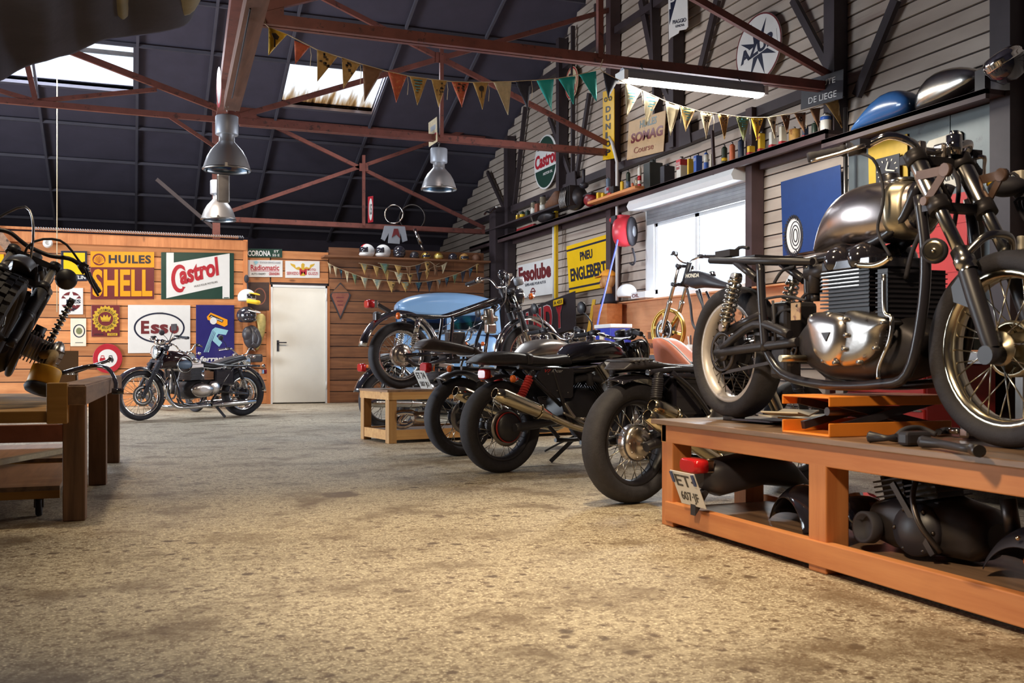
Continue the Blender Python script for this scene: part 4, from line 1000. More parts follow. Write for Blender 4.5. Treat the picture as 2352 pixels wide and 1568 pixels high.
# engine
t_, b_ = B.L([(1795, 770), (1830, 735), (1870, 705), (1990, 700), (2050, 735), (2072, 770)], -.14), B.L([(1795, 800), (1830, 845), (1880, 872), (1990, 880), (2050, 862), (2072, 820)], -.14)
E = hull(M(), outline(t_, b_, [.07, .13, .15, .15, .13, .07]), 20, .6).build('engine', 'engine_dark', b, True)
def cover(name, L, m, y0, y1, parent, sh=.55, seg=3):
    P = B.P3(L, y0); c = sum(P, V((0, 0, 0))) / len(P); q = M(); k = 3; D = []
    for i in range(len(P)):
        p, n = P[i], P[(i + 1) % len(P)]; D += [p + (n - p) * (j / k) for j in range(k)]
    for _ in range(2): D = [(D[i - 1] + D[i] * 2 + D[(i + 1) % len(D)]) / 4 for i in range(len(D))]
    up = lambda f, y: [V((c.x + (p.x - c.x) * f, y, c.z + (p.z - c.z) * f)) for p in D]
    q.loft([up(1.02, y0 + .06), up(1.02, y0 - .004), up(1, y0 - .008), up(.94, y0 + (y1 - y0) * .55), up(.8, y0 + (y1 - y0) * .85), up(sh, y1), up(.15, y1 - .002)])
    return q.build(name, m, parent, True)
c1 = [(1858, 733), (1870, 719), (1894, 717), (1928, 722), (1947, 731), (1949, 765), (1944, 803), (1922, 837), (1904, 841), (1880, 818), (1868, 784)]
c2 = [(1940, 718), (1960, 712), (1985, 722), (2044, 733), (2036, 748), (2024, 765), (2020, 800), (1998, 826), (1964, 840), (1930, 842), (1940, 800), (1946, 765)]
ca = cover('timing_cover', c2, 'alloy', -.145, -.175, E); cb = cover('primary_cover', c1, 'polished_alloy', -.165, -.2, E)
for s in (1,):   # mirrored cover on the far side
    m2 = cover('engine_cover', c1, 'alloy', -.165, -.2, E)
    for v in m2.data.vertices: v.co.y *= -1
M().prism(B.P3([(1886, 764), (1905, 762), (1896, 784)], -.205), (0, .012, 0)).build('badge', 'sign_black', cb, True)
for p in B.P3([(1867, 727), (1905, 722), (1943, 733), (1946, 770), (1941, 802), (1920, 833), (1893, 828), (1872, 780), (2030, 742), (2012, 800), (1975, 832)], -.178): M().lathe([(.001, -.012), (.008, -.012), (.009, .01)], p, (0, 1, 0), 8).build('cover_screw', 'steel', E, True)
a, c = B(1886, 708, -.13), B(1998, 612, -.13); x0, x1, z0, z1 = a[0], c[0], a[1], c[1]
q = M(); q.bb(x0 + .025, x1 - .02, -.115, .115, z0 - .03, z1); fins(q, ((x0 + x1) / 2, 0, z0), x1 - x0, .27, 10, (z1 - z0) / 9.5, .0055); q.build('cylinder', 'satin_black', E, True)
e2 = M()
for i in range(5): e2.bb(x0 + .01, x1 - .05, -.137, -.134, z1 - .006 - i * (z1 - z0) / 9.5, z1 - .003 - i * (z1 - z0) / 9.5)
e2.build('fin_highlights', 'dull_chrome', E, True)  # bright strips stand in for highlights along the upper fin edges
h = M(); h.box(((x0 + x1) / 2, 0, z1 + .02), (x1 - x0, .26, .04))
for u in (1921, 1977):
    d = B(u, 600, -.1); h.ell((d[0], -.06, z1 + .04), (.056, .09, .064), 20, 12).ell((d[0], .07, z1 + .04), (.056, .085, .064), 20, 12)
h.build('cylinder_head', 'gloss_black', E, True, bevel=.006)
d0 = B(1868, 632, -.1)
for y in (-.075, .06): M().cyl((d0[0] - .06, y, d0[1] + .01), (d0[0] + .08, y, d0[1] + .02), .03, n=16).cyl((d0[0] - .02, y, d0[1] - .07), (d0[0] - .02, y, d0[1] + .07), .028, n=14).cyl((d0[0] - .02, y, d0[1] - .1), (d0[0] - .02, y, d0[1] - .07), .018, n=10).build('carburettor', 'engine_dark', b, True)
tubes(b, 'oil_pipe', [P2([(1968, 608), (2005, 610), (2030, 602), (2044, 592)], -.15)], .011, 'brass_pipe'); tubes(b, 'breather_pipe', [P2([(2030, 630), (2032, 715), (2048, 730), (2044, 780), (2020, 840), (2018, 870)], -.15)], .008, 'dull_chrome')
rp, rq = B(2052, 620, -.06), B(2110, 790, -.06)
q = M(); q.bb(rp[0], rp[0] + .05, -.13, .13, rq[1], rp[1]); fins(q, (rp[0] + .025, 0, rq[1] + .012), .06, .27, 15, (rp[1] - rq[1]) / 15.5, .004); q.build('oil_cooler', 'satin_black', b, True)
hp = B(2146, 576, -.14); q = M().lathe([(.001, -.03), (.036, -.03), (.042, -.01), (.042, .01), (.034, .014)], (hp[0], -.14, hp[1]), (.5, -.85, 0), 24).build('horn', 'rubber', b, True)
M().lathe([(.034, .012), (.024, .016), (.01, .01), (.001, .016)], (hp[0], -.14, hp[1]), (.5, -.85, 0), 24).build('horn_cover', 'brass_pipe', q, True)
bx = B(1800, 700, -.05); M().bb(bx[0] - .06, bx[0] + .06, -.08, .08, .26, .52).bb(bx[0] - .02, bx[0] + .1, -.11, -.03, .2, .34).build('gearbox', 'engine_dark', b, True, bevel=.02)
q = M()
for p in B.P3([(1830, 705), (1778, 650), (1772, 745)], -.1): q.tube([p, p + V((.03, .02, .05)), p + V((.1, .03, .06))], .007, 6, 4)
q.tube(P2([(1740, 690), (1800, 680), (1850, 690)], -.11), .006, 6, 4).tube(P2([(1775, 690), (1782, 790)], -.12), .006, 6); q.build('wiring', 'rubber', b, True)
M().box(V((*[B(1828, 715, -.1)[0]], -.1, B(1828, 715, -.1)[1])), (.06, .004, .07)).build('cardboard_tag', 'sign_tan', b, True)
M().cyl((B(1812, 823, -.2)[0], -.24, B(1812, 823, -.2)[1]), (B(1812, 823, -.2)[0], -.12, B(1812, 823, -.2)[1]), .014, n=10).build('footrest', 'bare_metal_matt', b, True)
# fork and yokes
ft, fj, fb = B(2098, 352, -.1), B(2212, 592, -.1), B(2318, 808, -.1)
Tt, Jt, Bt = V((ft[0], 0, ft[1])), V((fj[0], 0, fj[1])), V((fc[0] + .02, 0, .313))
for s in (-1, 1):
    g = V((0, s * .1, 0)); ax = (Jt - Tt)
    L = M().cyl(Tt + g, Jt + g, .0215, n=18).build('fork_leg', 'dull_chrome', b, True)
    k = M(); k.lathe([(.024, -.03), (.03, -.03), (.031, .0), (.034, .005), (.034, .03), (.028, .034), (.028, .05)], Jt + g, ax, 18); k.build('fork_seal', 'dull_chrome', L, True)
    k = M(); k.lathe([(.028, .045), (.029, .06), (.03, .14), (.027, (Bt - Jt).length - .03), (.024, (Bt - Jt).length)], Jt + g, Bt - Jt, 18); k.cyl(Bt + g - V((0, .03, .02)), Bt + g + V((0, .03, -.02)), .03, n=14)
    if s < 0: k.prism([Jt + g + V((-.02, 0, -.06)), Jt + g + V((-.05, 0, -.09)), Jt + g + V((-.04, 0, -.14)), Jt + g + V((.02, 0, -.16)), Jt + g + V((.03, 0, -.1))], (0, .03, 0))
    k.build('slider', 'satin_black', L, True)
    M().lathe([(.029, 0), (.031, .01), (.031, .2), (.027, .21)], Tt + g + ax * .04, ax, 18).build('fork_shroud', 'dull_chrome', L, True)
y = M(); dd = (Jt - Tt).normalized()
for k, w in ((.06, .05), (.52, .045)):
    c = Tt + (Jt - Tt) * k; y.bar(c - V((.02, .13, 0)), c + V((-.02, .13, 0)), w, .03)
    for s in (-1, 1): y.cyl(c + V((0, s * .1, 0)) - dd * .024, c + V((0, s * .1, 0)) + dd * .024, .037, n=18)
y.cyl(Tt + V((-.07, 0, 0)) + dd * .0, Tt + V((-.07, 0, 0)) + dd * .2, .032, n=16); y.build('triple_clamp', 'engine_dark', b, True)
bp = [P2([L], -.13)[0] for L in ((2105, 404), (2190, 372), (2128, 462))]
A0, A1, A2 = [V(p) for p in bp]
for s in (1, -1):
    m_ = lambda p: V((p.x, p.y * s, p.z)); X1 = m_(V((A0.x + .12, -.12, A0.z + .0)))
    M().bar(m_(A0), X1, .006, .03).bar(X1, m_(A2), .006, .028).cyl(X1 - V((0, .01, 0)), X1 + V((0, .01, 0)), .022, n=12).cyl(m_(A2) - V((0, .015, 0)), m_(A2) + V((0, .015, 0)), .015, n=10).build('lamp_bracket', 'brown_steel', b, True)
M().tube([Jt + V((.0, -.1, -.0)), Jt + V((.04, -.06, .06)), Jt + V((.05, 0, .075)), Jt + V((.04, .06, .06)), Jt + V((0, .1, 0))], .014, 10, 4).build('fork_brace', 'dull_chrome', b, True)
hb = handlebar(b, [(Tt.x - .02, .05, Tt.z + .02), (Tt.x - .01, .1, Tt.z + .04), (Tt.x - .03, .18, Tt.z + .06), (Tt.x - .1, .24, Tt.z + .03), (1.0, .385, .985)], .0135, 'chrome', ctl='satin_black')
for s in (-1, 1): M().box((Tt.x - .03, s * .05, Tt.z + .02), (.05, .03, .06)).build('bar_clamp', 'polished_alloy', hb, True, bevel=.008)
M().cyl((Tt.x + .02, .06, Tt.z), (Tt.x + .02, .06, Tt.z + .07), .026, n=16).cyl((Tt.x + .02, .06, Tt.z + .07), (Tt.x + .02, .06, Tt.z + .085), .015, n=12).build('fluid_reservoir', 'chrome', b, True)
tubes(b, 'cable', [P2([(1958, 348), (2005, 365), (2026, 420), (2028, 470), (2016, 530), (2045, 588)], -.15)], .0055, 'rubber', 8)
tubes(b, 'brake_hose', [P2([(2150, 440), (2120, 520), (2095, 580), (2080, 640)], -.06), [(Tt.x + .04, .02, Tt.z - .04), (Tt.x + .1, 0, Tt.z - .12), (Tt.x + .06, .02, Tt.z - .25)]], .008, 'rubber', 8)
lo = V((Tt.x + .05, .27, Tt.z - .1)); q = M(); q.ell(lo, (.07, .06, .035), 16, 8).ell(lo + V((.03, .06, -.02)), (.05, .05, .03), 14, 8)
for k in range(6): q.tube([lo + V((-.05 + .02 * k, -.03 + .015 * k, 0)), lo + V((.0 + .02 * k, .03, .05 - .02 * k)), lo + V((.05, .08 - .02 * k, -.06)), lo + V((.03 + .01 * k, .05, -.12 - .012 * k))], .006, 6, 4)
q.build('wiring_loom', 'rubber', b, True)
M().box(lo + V((.0, .06, .04)), (.045, .04, .04)).box(lo + V((.04, .02, -.2)), (.022, .022, .05)).build('connector', 'cream', b, True, bevel=.005)
M().ell(lo + V((-.04, -.03, .02)), (.02, .02, .018), 10, 6).build('yellow_cap', 'sign_yellow', b, True)
# ---- knobbly tyred boxer twin on the timber lift at the left ---------------------------------------
b = bike_root('motorcycle', 'stripped scrambler with a knobbly front tyre and gaitered fork on the left timber lift', -.945, 7.37, .073, -.997, .61, lean=-26)
wheel(b, 0, .315, .315, .13, .22, 'satin_black', 'dark_spoke', .07, 'engine_dark', knob=True); n0 = set(b.children); wheel(b, 1.5, .33, .33, .125, .25, 'satin_black', 'dark_spoke', .06, 'engine_dark', knob=True)
fork(b, (1.16, .82), (1.5, .33), .115, .021, 'silver_tank', 'satin_black', (.34, .7), .64, .03)
front = set(b.children) - n0
tubes(b, 'frame', mir([[(.1, -.12, .72), (.4, -.13, .72), (.8, -.1, .72), (1.08, -.04, .78)], [(1.1, -.04, .74), (1.02, -.13, .5), (.95, -.15, .2), (.5, -.15, .18), (.42, -.13, .4), (.4, -.13, .7)]]), .02, 'satin_black')
q = M(); hull(q, [(.42, .2, .45, .1), (.5, .14, .56, .15), (.8, .12, .58, .16), (.95, .16, .5, .14), (1.0, .24, .4, .1)], 18, .6); E = q.build('engine', 'engine_dark', b, True)
for s in (-1, 1):
    q = M()
    for i in range(7): q.box((.74, s * (.17 + i * .02), .36), (.19, .006, .19))
    q.cyl((.74, s * .1, .36), (.74, s * .3, .36), .07, n=16); q.build('cylinder', 'alloy', E, True)
    h = M(); h.ell((.74, s * .33, .36), (.1, .05, .1), 18, 10)
    for z in (-.04, 0, .04): h.box((.74, s * .355, .36 + z), (.19, .05, .007))
    h.build('rocker_cover', 'alloy', E, True)
    M().cyl((.56, s * .19, .42), (.48, s * .19, .44), .04, n=14).cyl((.52, s * .19, .36), (.52, s * .19, .5), .034, n=14).build('carburettor', 'engine_dark', b, True)
    M().tube([(.83, s * .27, .34), (.92, s * .32, .37), (1.0, s * .33, .35), (1.0, s * .33, .27)], .026, 12, 5).build('wrapped_header', 'heat_wrap', b, True)
    shock(b, (.52, .72), (.44, .36), s * .27, 'satin_black', 'dull_chrome', .02, .1, 9, .007)
q = M().lathe([(.001, 0), (.08, 0), (.084, .01), (.084, .1), (.075, .11), (.001, .11)], (1.0, .33, .28), (.3, .15, -1), 22).build('heat_shield', 'cover_yellow', b, True)
M().lathe([(.001, 0), (.086, .0), (.092, .02), (.08, .04), (.001, .05)], (1.03, .345, .175), (.3, .15, -1), 22).build('shield_base', 'rubber', b, True)
n0 = set(b.children)
handlebar(b, [(1.16, .05, .86), (1.17, .1, .87), (1.17, .18, .89), (1.16, .27, .86), (1.15, .38, .78)], .0125, 'satin_black', mirrors=())
M().lathe([(.001, -.01), (.055, -.008), (.06, 0), (.05, .02), (.001, .03)], (1.22, .2, .77), (1, .2, 0), 20).build('mirror', 'satin_black', b, True)
for k, L in enumerate(([(1.1, .22, .9), (1.2, .08, .96), (1.25, -.05, .85), (1.1, 0, .6)], [(1.08, -.3, .9), (1.16, -.16, 1.06), (1.26, -.04, .9), (1.15, .04, .55)])): tubes(b, 'cable', [L], .007, 'steel' if k else 'rubber', 8)
front |= set(b.children) - n0; n0 = set(b.children)
fender(b, 1.5, .33, .42, 60, 130, .13, 'satin_black'); front |= set(b.children) - n0
steer(front, V((1.11, 0, .81)), V((.34, 0, -.49)), 4)
hull(M(), [(.5, .68, .74, .06), (.6, .68, .8, .12), (.85, .7, .82, .13), (1.0, .74, .8, .08)], 20, .75).build('fuel_tank', 'satin_black', b, True)
M().bb(.3, .6, -.1, .1, .42, .66).build('air_box', 'engine_dark', b, True, bevel=.03)
for k_, y_, lb in ((0, 5.87, 'front'), (1, 7.37, 'rear')): tag(M().bb(-1.05, -.83, y_ - .12, y_ + .12, .521, .56).build('timber_block', 'old_x'), 'timber block under the %s wheel of the scrambler on the left bench' % lb, 'timber block')
# ---- small frame with a gold spoked wheel on the wall bench --------------------------------------
B = Bike('small frame with a black tank and a gold wheel on the bench under the window', 6.12, 8.95, -.276, .961, .835); b = B.o
fw_ = B(1535, 755); fr = .26
wheel(b, fw_[0], fr + .005, fr, .06, .235, 'gold_rim', hr=.06, hub='satin_black', disc=.13, cast=True, tyre='gold_rim')
tp = B(1562, 606, .09); 
fork(b, tp, (fw_[0], fr), .1, .019, 'dull_chrome', 'alloy', None, .55, .026)
tt = B.L([(1572, 650), (1574, 630), (1582, 621), (1600, 620), (1625, 626), (1650, 640), (1690, 655)], .05); tb = B.L([(1572, 655), (1590, 663), (1610, 660), (1640, 662), (1690, 665)], .05)
T = tank_from(b, tt, tb, [.05, .1, .12, .1, .06], 'satin_black', .5)
p = B(1575, 634, .125); X = V((-1, 0, -.02)); M().text('HONDA', (p[0], .128, p[1] - .02), X, (0, 0, 1), .2, .045, (0, 1, 0), .002, .02, .2).build('lettering', 'cream', T, True)
tubes(b, 'frame', [[(x, y * s, z) for x, y, z in Q] for s in (1, -1) for Q in ([(p[0], .1, p[1]) for p in B.L([(1578, 662), (1586, 700), (1592, 745), (1612, 768), (1640, 775)], .1)], [(p[0], .08, p[1]) for p in B.L([(1600, 668), (1618, 710), (1640, 760)], .08)])], .015, 'satin_black')
tubes(b, 'top_tube', [[(p[0], 0, p[1]) for p in B.L([(1566, 650), (1600, 655), (1700, 660)])]], .022, 'satin_black')
tubes(b, 'frame_fork', mir([[(.0, -.1, .0), (.1, -.1, .0), (.3, -.1, .14), (.36, -.08, .4)]]), .015, 'satin_black')
handlebar(b, [(tp[0] - .01, .05, tp[1] + .02), (tp[0], .12, tp[1] + .06), (tp[0] - .06, .22, tp[1] + .1), (tp[0] - .14, .34, tp[1] + .1)], .011, 'dull_chrome')
# ================================================================ BENCHES, VAN, LAMPS, BUNTING
nb = thing('workbench', 'long orange pine motorcycle bench in the right foreground carrying the bare metal motorcycle', 'workbench', (2.6, 2.8, 0))
X0, X1, Y0, Y1 = 2.32, 2.9, 1.3, 4.1
M().bb(X0 - .03, X1 + .03, Y0, Y1 + .05, .468, .49).build('bench_top', 'ply_top', nb, bevel=.003)
M().bb(X0, X0 + .04, Y0, Y1, .385, .468).build('apron', 'bench_y', nb, bevel=.004); M().bb(X1 - .04, X1, Y0, Y1, .385, .468).build('apron', 'bench_y', nb)
M().bb(X0, X1, Y1 - .04, Y1, .385, .468).build('apron', 'bench_x', nb)
for x in (X0 + .042, X1 - .142):
    for y in (4.0, 2.92, 1.84): M().bb(x - .042, x + .06, y, y + .1, 0, .468).build('leg', 'bench_z', nb, bevel=.005)
M().bb(X0 - .012, X0 + .03, Y0, Y1 - .05, .025, .115).build('lower_rail', 'bench_y', nb, bevel=.004); M().bb(X1 - .03, X1, Y0, Y1 - .02, .025, .115).build('lower_rail', 'bench_y', nb)
M().bb(X0 + .03, X1 - .03, Y0, Y1 - .1, .075, .095).build('shelf', 'ply_top', nb)
# low bench of the row
lb = thing('workbench', 'low pale pine bench under the stripped chrome motorcycle', 'workbench', (2.4, 9.25, 0), math.atan2(HB[1], HB[0]))
M().bb(-.28, 2.2, -.34, .34, .47, .49).build('bench_top', 'ply_top', lb, True)
for y in (-.34, .3): M().bb(-.26, 2.18, y, y + .04, .4, .47).build('apron', 'bench_x', lb, True)
M().bb(-.27, -.23, -.34, .34, .4, .47).build('apron', 'bench_x', lb, True)
for x in (-.265, .95, 2.1):
    for y in (-.335, .255): M().bb(x, x + .08, y, y + .08, 0, .47).build('leg', 'bench_z2', lb, True, bevel=.004)
for y in (-.33, .3): M().bb(-.2, 2.1, y, y + .03, .03, .12).build('lower_rail', 'bench_x', lb, True)
M().bb(-.26, -.23, -.26, .26, .03, .12).build('lower_rail', 'bench_x', lb, True); M().bb(-.23, 2.1, -.3, .3, .09, .105).build('shelf', 'ply_top', lb, True)
# timber lift at the left
tl = thing('timber_lift', 'weathered timber bench on the left edge holding the scrambler', 'workbench', (-1.1, 6.6, 0)); tl.location.x += .06; tl.rotation_euler.z = R(-2.5)
for y in (5.2, 6.62, 8.0): M().bb(-.3, -.2, y, y + .11, 0, .56).build('leg', 'old_z', tl, bevel=.006); M().bb(-2.3, -2.2, y, y + .11, 0, .56).build('leg', 'old_z', tl)
M().bb(-.29, -.19, 5.14, 8.16, .555, .645).build('side_rail', 'old_y', tl, bevel=.005); M().bb(-.33, -.2, 5.18, 8.16, .62, .65).build('side_rail', 'old_y', tl)
M().bb(-.36, -.27, 5.12, 5.2, .47, .66).build('corner_post', 'old_x', tl, bevel=.004)
M().bb(-2.3, -.3, 5.14, 5.2, .475, .53).build('front_plank', 'old_x', tl, bevel=.004); M().bb(-2.3, -.3, 5.2, 5.25, .38, .46).build('front_apron', 'rusty_plaque', tl)
d = M()
for k in range(14): d.bb(-2.3, -.33, 5.26 + k * .205, 5.45 + k * .205, .49, .52)
d.build('deck', 'old_x', tl)
def dolly(x0, x1, y0, y1, label, zt=.16, m='ply_top'):
    t = thing('dolly', label, 'dolly', ((x0 + x1) / 2, (y0 + y1) / 2, 0), 0, 'wheeled boards')
    M().bb(x0, x1, y0, y1, zt - .022, zt).build('board', m, t); M().bb(x0, x1, y0, y0 + .03, zt - .06, zt - .022).build('edge_rail', 'old_x', t)
    for x in (x0 + .12, x1 - .1):
        for y in (y0 + .12, y1 - .12):
            c = M().bb(x - .03, x + .03, y - .03, y + .03, zt - .035, zt - .022).bb(x - .022, x - .016, y - .02, y + .02, .045, zt - .03).bb(x + .016, x + .022, y - .02, y + .02, .045, zt - .03).build('caster', 'dark_steel', t)
            M().lathe([(.015, -.014), (.043, -.014), (.047, -.008), (.047, .008), (.043, .014), (.015, .014)], (x, y, .048), (1, 0, 0), 16, True).build('caster_wheel', 'rubber', c)
    return t
dolly(-1.9, -.32, 5.28, 6.45, 'wheeled plywood board at the front under the timber bench at the left'); dolly(-1.9, -.32, 6.75, 7.9, 'wheeled plywood board at the back under the timber bench at the left')
tag(M().bar((-.95, 5.9, .175), (-.34, 7.3, .175), .05, .03).build('timber_stick', 'flag_pale'), 'pale wooden batten lying on the wheeled boards under the left bench', 'timber')
# pallet behind
pa = thing('pallet', 'grey wooden pallet on the floor behind the timber bench', 'pallet', (-1.9, 12.6, 0))
for k in range(6): M().bb(-3.2 + 0, -.75, 12.0 + k * .2, 12.12 + k * .2, .12, .14).build('slat', 'pallet', pa)
for x in (-3.1, -2.0, -.85): M().bb(x, x + .1, 12.0, 13.1, .03, .12).build('block', 'pallet', pa)
M().bb(-3.2, -.75, 12.0, 12.1, 0, .025).build('runner', 'pallet', pa)
# things on the left bench
def carton(name, label, x0, x1, y0, y1, z0, h):
    t = thing(name, label, 'box', ((x0 + x1) / 2, (y0 + y1) / 2, z0)); w = .006
    M().bb(x0, x1, y0, y0 + w, z0, z0 + h * .8).bb(x0, x1, y1 - w, y1, z0, z0 + h).bb(x0, x0 + w, y0, y1, z0, z0 + h).bb(x1 - w, x1, y0, y1, z0, z0 + h).bb(x0, x1, y0, y1, z0, z0 + w).build('carton', 'cardboard', t)
    M().prism([(x0, y1, z0 + h), (x1, y1, z0 + h), (x1, y1 + .03, z0 + h + .14), (x0, y1 + .03, z0 + h + .14)], (0, w, 0)).build('flap', 'cardboard', t)
    q = M()
    for k in range(6): q.ell((x0 + .06 + .03 * k, y0 + .1 + .02 * (k % 2), z0 + h * .6), (.035, .04, .06), 8, 5)
    q.build('plastic_wrap', 'lens_glass', t); return t
carton('cardboard_box', 'open cardboard box with clear plastic wrap on the left timber bench', -.6, -.36, 7.75, 8.0, .523, .17)
q = thing('lever_assembly', 'black foot lever assembly lying over the right rail of the left timber bench', 'motorcycle part', (-.25, 7.4, .65))
M().tube([(-.35, 7.3, .685), (-.23, 7.4, .73), (-.15, 7.5, .76), (-.13, 7.52, .78)], .012, 8, 4).build('lever', 'gloss_black', q)
M().tube([(-.43, 7.0, .675), (-.25, 7.15, .725), (-.14, 7.0, .71), (-.09, 6.8, .63), (-.09, 6.72, .57)], .014, 8, 4).cyl((-.11, 6.72, .57), (-.04, 6.72, .57), .02, n=10).build('pedal', 'gloss_black', q)
q = thing('red_cloth', 'red rag hanging in the shadow at the left edge of the timber bench', 'rag', (-1.45, 6.4, .53)); g = M()
for i in range(1): g.loft([[V((-1.4 + .07 * cos(t) * (1 + .5 * k), 6.4 + .05 * sin(t * 3) + .05 * sin(t), .525 + .09 * k)) for t in [2 * pi * j / 16 for j in range(16)]] for k in (0, .5, 1, 1.4)])
g.build('cloth', 'tool_red', q)
# ---------------------------------------------------------------- blue van
va = thing('van', 'old pale blue van with rounded roof and split windscreen behind the stripped motorcycle', 'van', (3.98, 12.75, 0), math.atan2(-.97, -.25))
body = M(); hull(body, [(.12, .35, .9, .5), (.08, .28, 1.08, .64), (0, .25, 1.14, .7), (-.5, .24, 1.15, .73), (-3.0, .24, 1.15, .73), (-3.3, .3, 1.1, .66)], 28, .45); body.build('body', 'van_blue', va, True)
rf = M(); hull(rf, [(.05, 1.38, 1.52, .56), (.0, 1.32, 1.6, .66), (-.15, 1.28, 1.66, .71), (-.7, 1.26, 1.71, .735), (-2.8, 1.26, 1.7, .735), (-3.15, 1.3, 1.62, .64), (-3.2, 1.4, 1.5, .5)], 36, .95); rf.build('roof', 'van_blue', va, True)
gt = M().tube([(.02, .5, 1.47), (-.04, .64, 1.47), (-.3, .7, 1.47), (-3.0, .7, 1.47)], .012, 8).tube([(.02, .5, 1.47), (.03, 0, 1.475), (.02, -.5, 1.47), (-.04, -.64, 1.47), (-.3, -.7, 1.47), (-3, -.7, 1.47)], .012, 8); gt.build('gutter', 'van_blue', va, True)
for y in (-.67, 0, .67):
    M().bar((.06 - .05 * abs(y), y, 1.12), (.0 - .06 * abs(y), y * .96, 1.48), .06, .05).build('window_pillar', 'van_blue', va, True)
for x in (-1.0, -2.2, -3.1):
    for y in (-.69, .69): M().bar((x, y, 1.12), (x, y * .98, 1.48), .05, .1).build('window_pillar', 'van_blue', va, True)
pl = M().bb(.0, .07, -.66, .66, 1.1, 1.15); pl.build('window_sill', 'van_blue', va, True)
sl = M()
for s in (-1, 1):
    y0, y1 = s * .045, s * .62
    P = [V((.065, y0, 1.16)), V((.04, y1, 1.16)), V((-.01, y1 * .98, 1.44)), V((.015, y0, 1.44))]
    sl.tube(P, .011, 6, closed=True)
    M().prism(P, (.003, 0, 0)).build('windscreen', 'van_glass', va, True)
sl.build('window_seal', 'rubber', va, True)
for s in (-1, 1):
    M().tube([(.09, s * .2 - .1, 1.13), (.1, s * .2 + .06, 1.17), (.075, s * .2 + .3, 1.3)], .006, 6).build('wiper', 'chrome', va, True)
    M().bb(-1.0, -.06, s * .7, s * .705, 1.15, 1.45).build('side_window', 'van_glass', va, True)
    h = M().lathe([(.001, .0), (.07, .0), (.09, .03), (.085, .05)], (.1, s * .48, .75), (1, 0, 0), 20).build('headlight', 'chrome', va, True); M().lathe([(.085, .05), (.05, .08), (.001, .09)], (.1, s * .48, .75), (1, 0, 0), 20).build('lens', 'lens_glass', h, True)
    for x in (-.55, -2.6):
        w = M().torus((x, s * .62, .3), (0, 1, 0), .23, .08, .07, 28, 12).build('wheel', 'tyre', va, True); M().lathe([(.001, s * .07), (.1, s * .06), (.16, s * .03), (.17, 0)], (x, s * .62, .3), (0, 1, 0), 20).build('wheel_disc', 'van_grey', w, True)
M().bb(-.75, -.5, -.6, -.08, .6, 1.3).bb(-.75, -.5, .08, .6, .6, 1.3).build('seat', 'interior', va, True, bevel=.05)
M().bb(.08, .14, -.72, .72, .42, .5).build('bumper', 'dull_chrome', va, True, bevel=.02)
q = M()
for k in range(4): q.bb(-1.9, -1.3, -.735, -.72, .95 + .04 * k, .97 + .04 * k)
q.build('louvre', 'van_grey', va, True); M().ell((-.28, .12, 1.36), (.05, .05, .06), 14, 8).build('rear_mirror', 'gloss_black', va, True)
# ---------------------------------------------------------------- pendant high bay lamps
def high_bay(label, p, k, top):
    t = thing('pendant_lamp', label, 'lamp', p, 0, 'aluminium high bay lamps'); x, y, z = p
    M().lathe([(.24, 0), (.243, .012), (.236, .03), (.228, .06), (.2, .14), (.16, .21), (.11, .265), (.088, .29), (.08, .3), (.08, .38), (.076, .385)], p, (0, 0, 1), 40).lathe([(.232, .03), (.222, .06), (.194, .14), (.154, .21), (.1, .265), (.02, .29)], p, (0, 0, 1), 40).build('reflector', 'spun_alu', t)
    M().lathe([(.001, .37), (.112, .37), (.116, .378), (.116, .555), (.11, .565), (.001, .568)], p, (0, 0, 1), 32).build('ballast_housing', 'lamp_grey', t)
    M().lathe([(.001, .012), (.15, .014), (.232, .02), (.232, .024), (.001, .018)], p, (0, 0, 1), 32).build('glass', 'van_glass', t)
    c = M().lathe([(.24, -.004), (.247, .004), (.247, .016), (.24, .02)], p, (0, 0, 1), 40)
    for a in (.4, 2.5, 4.6): c.box((x + .245 * cos(a), y + .245 * sin(a), z + .02), (.025, .025, .04))
    c.build('clamp_ring', 'steel', t)
    h = M(); n = max(3, int((top - z - .565) / .034)); a0 = V((x, y, z + .565))
    for i in range(n):
        o = a0 + V((0, 0, .017 + (top - z - .565) * i / n)); h.torus(o, (1, 0, 0) if i % 2 else (0, 1, 0), .014, .003, .003, 10, 5)
    h.build('chain', 'steel', t); return t
def lampat(u, v, d): return tuple(pd(u, v, d))
high_bay('aluminium bell lamp hanging from the end of the brown beam, nearest and largest', lampat(521, 392, 10.35), 1, 3.42)
high_bay('aluminium bell lamp hanging from the middle of the second truss', lampat(1008, 436, 13.65), 1, 3.74)
high_bay('aluminium bell lamp low beside the post, below the nearest lamp', lampat(502, 506, 14.2), 1, 3.8)
p = pd(513, 465, 13.6); t = M().box(p + V((0, 0, .19)), (.17, .1, .38)); tag(t.build('ballast_box', 'steel', bevel=.02), 'grey sheet metal ballast box hanging between two bell lamps at the post', 'lamp part'); M().cyl(p + V((0, 0, .38)), V((p.x, p.y, 3.76)), .008, n=6).build('hanger', 'steel', bpy.data.objects['ballast_box'])
